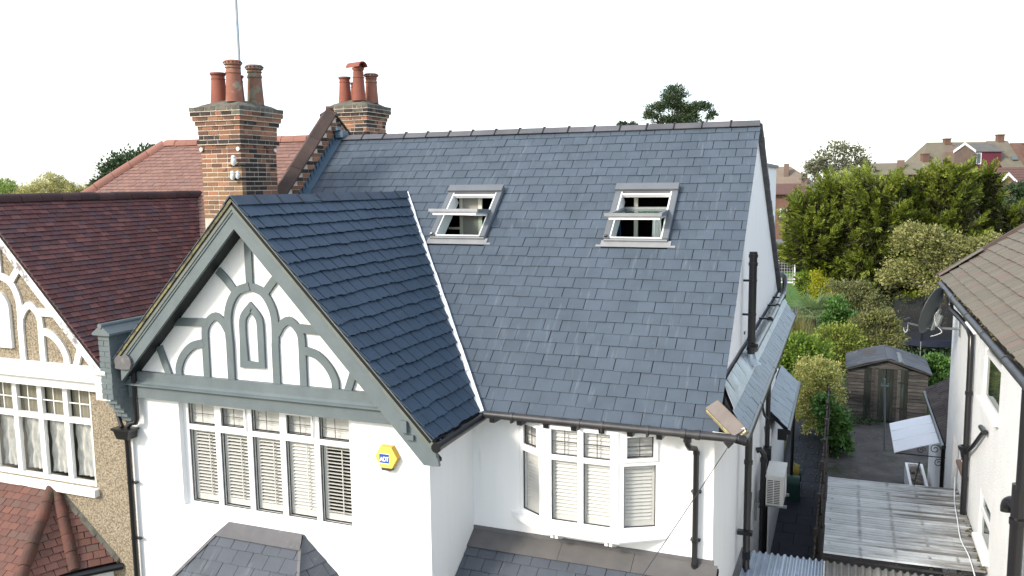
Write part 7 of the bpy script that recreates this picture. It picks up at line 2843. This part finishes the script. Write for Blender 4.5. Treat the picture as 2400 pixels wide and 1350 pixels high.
# football goal
go = thing('football_goal', 'small white football goal with net on the back lawn', 'football goal', (0.0, 58.6, G))
m = MB()
gx0, gx1, gy, gz = -1.9, 1.25, 58.6, -3.15
m.tube([(gx0, gy, G + 0.04), (gx0, gy, gz), (gx1, gy, gz), (gx1, gy, G + 0.04), (gx1 + 0.02, gy + 1.2, G + 0.04), (gx0, gy + 1.2, G + 0.04), (gx0, gy, G + 0.04)], 0.06, 8)
m.tube([(gx1, gy, gz), (gx1, gy + 0.5, gz), (gx1, gy + 1.2, G + 0.04)], 0.03, 6)
m.tube([(gx0, gy, gz), (gx0, gy + 0.5, gz), (gx0, gy + 1.2, G + 0.04)], 0.03, 6)
m.build('frame', 'upvc', go, smooth=True)
m = MB()
for i in range(17):
    x = gx0 + (gx1 - gx0) * i / 16
    m.tube([(x, gy, gz), (x, gy + 0.5, gz - 0.03), (x, gy + 1.2, G + 0.05)], 0.008, 3, 0, False)
for k in range(9):
    t = k / 8
    y = gy + 0.5 + 0.7 * t
    z = gz - 0.03 + (G + 0.08 - gz) * t
    m.tube([(gx0, y, z), (gx1, y, z)], 0.008, 3, 0, False)
m.build('net', 'upvc', go, fix=False)['kind'] = 'stuff'

# black garden building behind the lawn
bs = thing('black_shed', 'black boarded garden building with grey roof behind the goal', 'shed', (-0.8, 69, G))
for k in range(12):
    m = MB()
    m.box(-3.2, 68.0 + 0.012 * (k % 2), G + k * 0.16, 0.72, 68.1, G + k * 0.16 + 0.155)
    m.build('board', 'shed_black', bs)
m = MB()
m.box(-3.2, 68.12, G, 0.72, 71, -3.1)
m.box(0.72, 69.2, G, 2.2, 71, -3.25)
m.build('wall', 'shed_black', bs)
m = MB()
m.ext([(-3.5, 67.7, -3.12), (2.3, 67.7, -3.12), (2.3, 69.8, -2.35), (-3.5, 69.8, -2.35)], (0, 0, 0.06))
m.ext([(-3.5, 69.8, -2.35), (2.3, 69.8, -2.35), (2.3, 71.8, -3.12), (-3.5, 71.8, -3.12)], (0, 0, 0.06))
m.build('roof', 'shingle_grey', bs)


# ------------------------------------------------------------------ far houses
def far_window(parent, c, ux, w, h, n=2, depth=0.06):
    """white framed window on a wall; c its lower left corner, ux along the wall, faces -y side"""
    c, ux = Vector(c), Vector(ux).normalized()
    ny = Vector((ux.y, -ux.x, 0))
    m = MB()
    f = 0.09
    m.obox(c, ux * f, ny * depth, V(0, 0, h))
    m.obox(c + ux * (w - f), ux * f, ny * depth, V(0, 0, h))
    m.obox(c + ux * f, ux * (w - 2 * f), ny * depth, V(0, 0, f))
    m.obox(c + ux * f + V(0, 0, h - f), ux * (w - 2 * f), ny * depth, V(0, 0, f))
    for i in range(1, n):
        m.obox(c + ux * (w * i / n - f / 2) + V(0, 0, f), ux * f, ny * depth * 0.9, V(0, 0, h - 2 * f))
    wdw = m.build('window', 'upvc', parent)
    m = MB()
    m.obox(c + ux * f + V(0, 0, f), ux * (w - 2 * f), ny * 0.015, V(0, 0, h - 2 * f))
    m.build('pane', 'far_glass', wdw)


fh = thing('dormer_house', 'far brown brick house with maroon dormer and brown roof', 'house', (22, 128, G))
ux = V(0.93, 0.37, 0)
uy = V(-0.37, 0.93, 0)


def F(a, b, z):
    """local house frame: a along its front, b back from it"""
    return V(16.2, 124.6, 0) + ux * a + uy * b + V(0, 0, z)


def fbox(m, a0, b0, z0, a1, b1, z1, mi=0):
    m.obox(F(a0, b0, z0), ux * (a1 - a0), uy * (b1 - b0), V(0, 0, z1 - z0), mi)


m = MB()
fbox(m, 0.0, 1.0, G, 13.0, 9.0, 3.6)
m.build('wall', 'far_brick', fh)
m = MB()
fbox(m, 9.7, -0.3, G, 12.5, 1.0, 3.55)
m.build('front_wing', 'far_brick', fh)
m = MB()
fbox(m, 12.55, -1.0, G, 18, 9.0, 3.6)
m.ext([F(12.55, -1.0, 3.6), F(12.55, 9.0, 3.6), F(12.55, 4.0, 7.9)], ux * 5.4)
m.build('side_wing', 'far_brick_dark', fh)
m = MB()
m.ext([F(-2.0, 0.6, 3.5), F(12.54, 0.6, 3.5), F(12.54, 4.6, 8.0), F(0.8, 4.6, 8.0)], V(0, 0, 0.12))
m.ext([F(9.4, -0.8, 3.5), F(12.54, -0.8, 3.5), F(12.54, 4.6, 8.1), F(9.4, 4.6, 8.1)], V(0, 0, 0.14))
m.ext([F(-2.0, 9.4, 3.5), F(12.54, 9.4, 3.5), F(12.54, 4.6, 8.0), F(0.8, 4.6, 8.0)], V(0, 0, 0.12))
m.ext([F(-2.0, 0.6, 3.5), F(-2.0, 9.4, 3.5), F(0.8, 4.6, 8.0)], V(0, 0, 0.12))
m.build('roof', 'far_roof', fh)
m = MB()
m.ext([F(2.6, 0.2, G), F(5.4, 0.2, G), F(5.4, 0.2, 6.6), F(4.0, 0.2, 7.5), F(2.6, 0.2, 6.6)], uy * 4.2)
m.build('gable_bay', 'far_brick', fh)
m = MB()
for (a0, z0, a1, z1) in ((2.45, 6.45, 4.0, 7.55), (4.0, 7.55, 5.55, 6.45)):
    m.ext([F(a0, 0.08, z0), F(a1, 0.08, z1), F(a1, 0.08, z1 + 0.35), F(a0, 0.08, z0 + 0.35)], uy * 0.11)
m.build('bargeboard', 'upvc', fh)
m = MB()
fbox(m, 5.42, 0.9, 3.9, 9.6, 4.5, 6.55)
dm = m.build('dormer', 'far_maroon', fh)
m = MB()
m.ext([F(5.42, 0.7, 6.56), F(9.9, 0.7, 6.56), F(10.2, 4.4, 7.75), F(4.2, 4.4, 7.75)], V(0, 0, 0.12))
m.build('dormer_roof', 'far_roof_grey', fh)
far_window(fh, F(5.5, 0.9, 4.85), ux, 1.3, 1.6, 2)
far_window(fh, F(10.2, -0.3, 1.9), ux, 1.9, 1.3, 3)
far_window(fh, F(7.9, 1.0, 1.6), ux, 1.5, 1.6, 2)
m = MB()
m.obox(F(11.3, 1.0, 5.35), ux * 0.8, (uy * 0.65 + V(0, 0, 0.75)) * 0.8, V(0, -0.06, 0.10))
m.build('skylight', 'far_glass', fh)
for (a, b, z0, z1, w) in ((3.3, 4.2, 7.4, 8.5, 0.8), (11.0, 4.3, 7.6, 9.0, 0.9), (-0.9, 2.0, 4.2, 6.3, 0.9), (13.2, 1.4, 5.5, 7.6, 1.0)):
    m = MB()
    fbox(m, a, b, z0, a + w, b + 0.8, z1)
    fbox(m, a - 0.08, b - 0.08, z1, a + w + 0.08, b + 0.88, z1 + 0.18)
    m.build('chimney', 'far_brick_dark', fh)

rg = thing('red_garage_house', 'far low red tiled roof with small white gable at the right edge', 'house', (21, 91, G))
m = MB()
m.box(18.2, 90.0, G, 27, 96, 1.6)
m.build('wall', 'far_brick', rg)
m = MB()
m.ext([(17.6, 89.4, 1.5), (27.5, 89.4, 1.5), (27.5, 93, 3.9), (19.4, 93, 3.9)], (0, 0, 0.1))
m.ext([(17.6, 96.6, 1.5), (27.5, 96.6, 1.5), (27.5, 93, 3.9), (19.4, 93, 3.9)], (0, 0, 0.1))
m.ext([(17.6, 89.4, 1.5), (17.6, 96.6, 1.5), (19.4, 93, 3.9)], (0, 0, 0.1))
for i in range(9):
    y = 89.4 + 0.4 * i
    z = 1.62 + 0.2667 * i
    m.box(17.7 + 0.2 * i, y - 0.02, z, 27.4, y + 0.03, z + 0.03)
m.build('roof', 'far_red', rg)
m = MB()
m.ext([(18.9, 89.0, 2.5), (19.75, 89.0, 3.45), (20.6, 89.0, 2.5), (20.35, 89.0, 2.5), (19.75, 89.0, 3.15), (19.15, 89.0, 2.5)], (0, 0.1, 0))
m.build('gable_trim', 'upvc', rg)

hb_ = thing('brick_bungalow', 'far red roofed brick house beside the white dormer', 'house', (-1.5, 88, G))
m = MB()
m.box(-6, 86.2, G, -1.0, 93, 1.5)
m.build('wall', 'far_brick_dark', hb_)
m = MB()
m.ext([(-7, 85.6, 1.4), (1.0, 85.6, 1.4), (0.2, 87.6, 2.45), (-7, 87.6, 2.45)], (0, 0, 0.12))
m.build('lower_roof', 'far_red', hb_)
m = MB()
m.ext([(-6, 87.5, 2.5), (1.3, 87.5, 2.5), (-1.2, 90.5, 4.3), (-4, 90.5, 4.3)], (0, 0, 0.12))
m.ext([(1.3, 87.5, 2.5), (1.3, 93.5, 2.5), (-1.2, 90.5, 4.3)], (0, 0, 0.12))
m.build('hipped_roof', 'far_roof_tan', hb_)
m = MB()
m.box(-1.75, 88.6, 3.2, -1.25, 89.1, 4.7)
m.box(0.15, 87.0, 2.0, 0.75, 87.5, 3.6)
m.build('chimney', 'far_brick', hb_)
far_window(hb_, (-1.9, 86.2, -1.2), (1, 0, 0), 0.8, 1.1, 1)
mh = thing('ridge_house', 'far brown ridge with a chimney between the conifer tops', 'house', (11, 104, G))
m = MB()
m.box(6.5, 102.5, G, 15.5, 108, 3.6)
m.build('wall', 'far_brick', mh)
m = MB()
m.ext([(6, 102, 3.4), (16, 102, 3.4), (15, 105, 4.75), (7, 105, 4.75)], (0, 0, 0.1))
m.ext([(6, 108, 3.4), (16, 108, 3.4), (15, 105, 4.75), (7, 105, 4.75)], (0, 0, 0.1))
m.build('roof', 'far_roof', mh)
m = MB()
m.box(10.2, 103.2, 3.8, 11.0, 103.9, 5.15)
m.build('chimney', 'far_brick', mh)

# ------------------------------------------------------------------ trees on the skyline at the left
FT = [(-276, 206, 6.5, 4.5, 'leaf_far_green', 'nearest bright green tree at the left edge of the skyline'),
      (-266, 209, 4.0, 4.2, 'leaf_far', 'low pale tree on the skyline right of the bright green tree'),
      (-258.5, 212, 8.2, 4.6, 'leaf_far', 'tallest pale yellow tree of the left skyline'),
      (-253.5, 214, 4.6, 4.2, 'leaf_far', 'broad pale tree in the middle of the left skyline'),
      (-247, 216.5, 4.2, 4.0, 'leaf_far', 'pale russet green tree of the left skyline, near the hip'),
      (-241.5, 218.5, 4.6, 3.6, 'leaf_far_green', 'green tree of the left skyline where the hip tiles start')]
for x, y, zt, r_, mt, lb in FT:
    zt = zt - 0.6
    plant('skyline_tree', lb, 'tree', (x, y, G), [(x, y, zt - r_ * 0.6, r_, r_, r_ * 0.62), (x - r_ * 0.7, y - 1, zt - r_ * 0.95, r_ * 0.7, r_ * 0.7, r_ * 0.55), (x + r_ * 0.75, y + 1, zt - r_ * 0.9, r_ * 0.75, r_ * 0.7, r_ * 0.5), (x, y, zt - r_ * 1.3, r_ * 1.2, r_, r_ * 0.6)],
          3600, 0.62, 0.40, mt, clumps=120, spread=0.16, r=0.35, group='pale trees on the left skyline')
n = 16000
wx = rng.uniform(-560, -150, n)
wy = 330 + (wx + 330) * 0.42 + rng.normal(0, 6, n)
wz = G + np.abs(rng.normal(0, 1, n)) * 3.0 + rng.uniform(0, 4.5, n) + 1.2 * np.sin(wx * 0.11)
P = np.stack([wx, wy, np.minimum(wz, 4.2 + 1.6 * np.sin(wx * 0.09) + 0.8 * np.sin(wx * 0.23))], 1)
Ls = rng.uniform(1.0, 1.9, n)
v, q = leaves(P, unit(rng.normal(size=(n, 3))), unit(rng.normal(size=(n, 3))), Ls, Ls * 0.65)
fw = fast_mesh('far_woodland', v, q, 'leaf_far', None, (-330, 330, G))
tag(fw, 'pale distant woodland along the left horizon behind the red roofs', 'woodland', None, 'stuff')
n = 9000
wx = rng.uniform(-40, 130, n)
wy = 210 + rng.normal(0, 6, n)
wz = G + rng.uniform(0, 7.6, n)
P = np.stack([wx, wy, np.minimum(wz, 2.2 + 1.2 * np.sin(wx * 0.13) + 0.8 * np.sin(wx * 0.31))], 1)
Ls = rng.uniform(0.8, 1.5, n)
v, q = leaves(P, unit(rng.normal(size=(n, 3))), unit(rng.normal(size=(n, 3))), Ls, Ls * 0.65)
fw = fast_mesh('distant_trees', v, q, 'leaf_grey', None, (40, 210, G))
tag(fw, 'distant grey green treetops behind the far houses at the right', 'woodland', None, 'stuff')
# garden undergrowth that fills the ground between the shrubs
n = 14000
gx = rng.uniform(2.4, 12.5, n)
gy = rng.uniform(23.5, 47.0, n)
gz = G + np.abs(rng.normal(0, 0.28, n))
P = np.stack([gx, gy, gz], 1)
Ls = rng.uniform(0.10, 0.24, n)
v, q = leaves(P, unit(rng.normal(size=(n, 3)) + np.array([0, 0, 0.8])), unit(rng.normal(size=(n, 3))), Ls, Ls * 0.5)
gu = fast_mesh('garden_undergrowth', v, q, 'leaf_dark', None, (7, 34, G))
tag(gu, 'low dark undergrowth filling the garden between the shrubs', 'undergrowth', None, 'stuff')
n = 9000
P = np.stack([rng.uniform(-6, 8, n), rng.uniform(47.5, 61.5, n), np.full(n, G - 0.02)], 1)
Ls = rng.uniform(0.04, 0.09, n)
v, q = leaves(P, unit(np.stack([rng.normal(0, 0.35, n), rng.normal(0, 0.35, n), np.ones(n)], 1)), unit(rng.normal(size=(n, 3))), Ls, Ls * 0.3)
gg = fast_mesh('lawn_grass', v, q, 'grass', None, (1, 55, G))
tag(gg, 'short mown grass of the back lawn', 'grass', None, 'stuff')

# fallen leaves on the passage and in the yard
n = 150
P = np.stack([np.concatenate([rng.uniform(3.5, 4.4, 90), rng.uniform(4.6, 6.6, 60)]), np.concatenate([rng.normal(16.5, 1.6, 90), rng.uniform(13, 20.5, 60)]), np.full(n, G + 0.026)], 1)
Ls = rng.uniform(0.04, 0.08, n)
v, q = leaves(P, unit(np.stack([rng.normal(size=n), rng.normal(size=n), rng.uniform(0, 0.15, n)], 1)), np.tile(np.array([[0.05, 0.02, 1.0]]), (n, 1)), Ls, Ls * 0.6)
ll = fast_mesh('leaf_litter', v, q, 'leaf_straw', None, (4.2, 16, G))
tag(ll, 'scattered fallen leaves on the dark passage and yard', 'leaves', None, 'stuff')
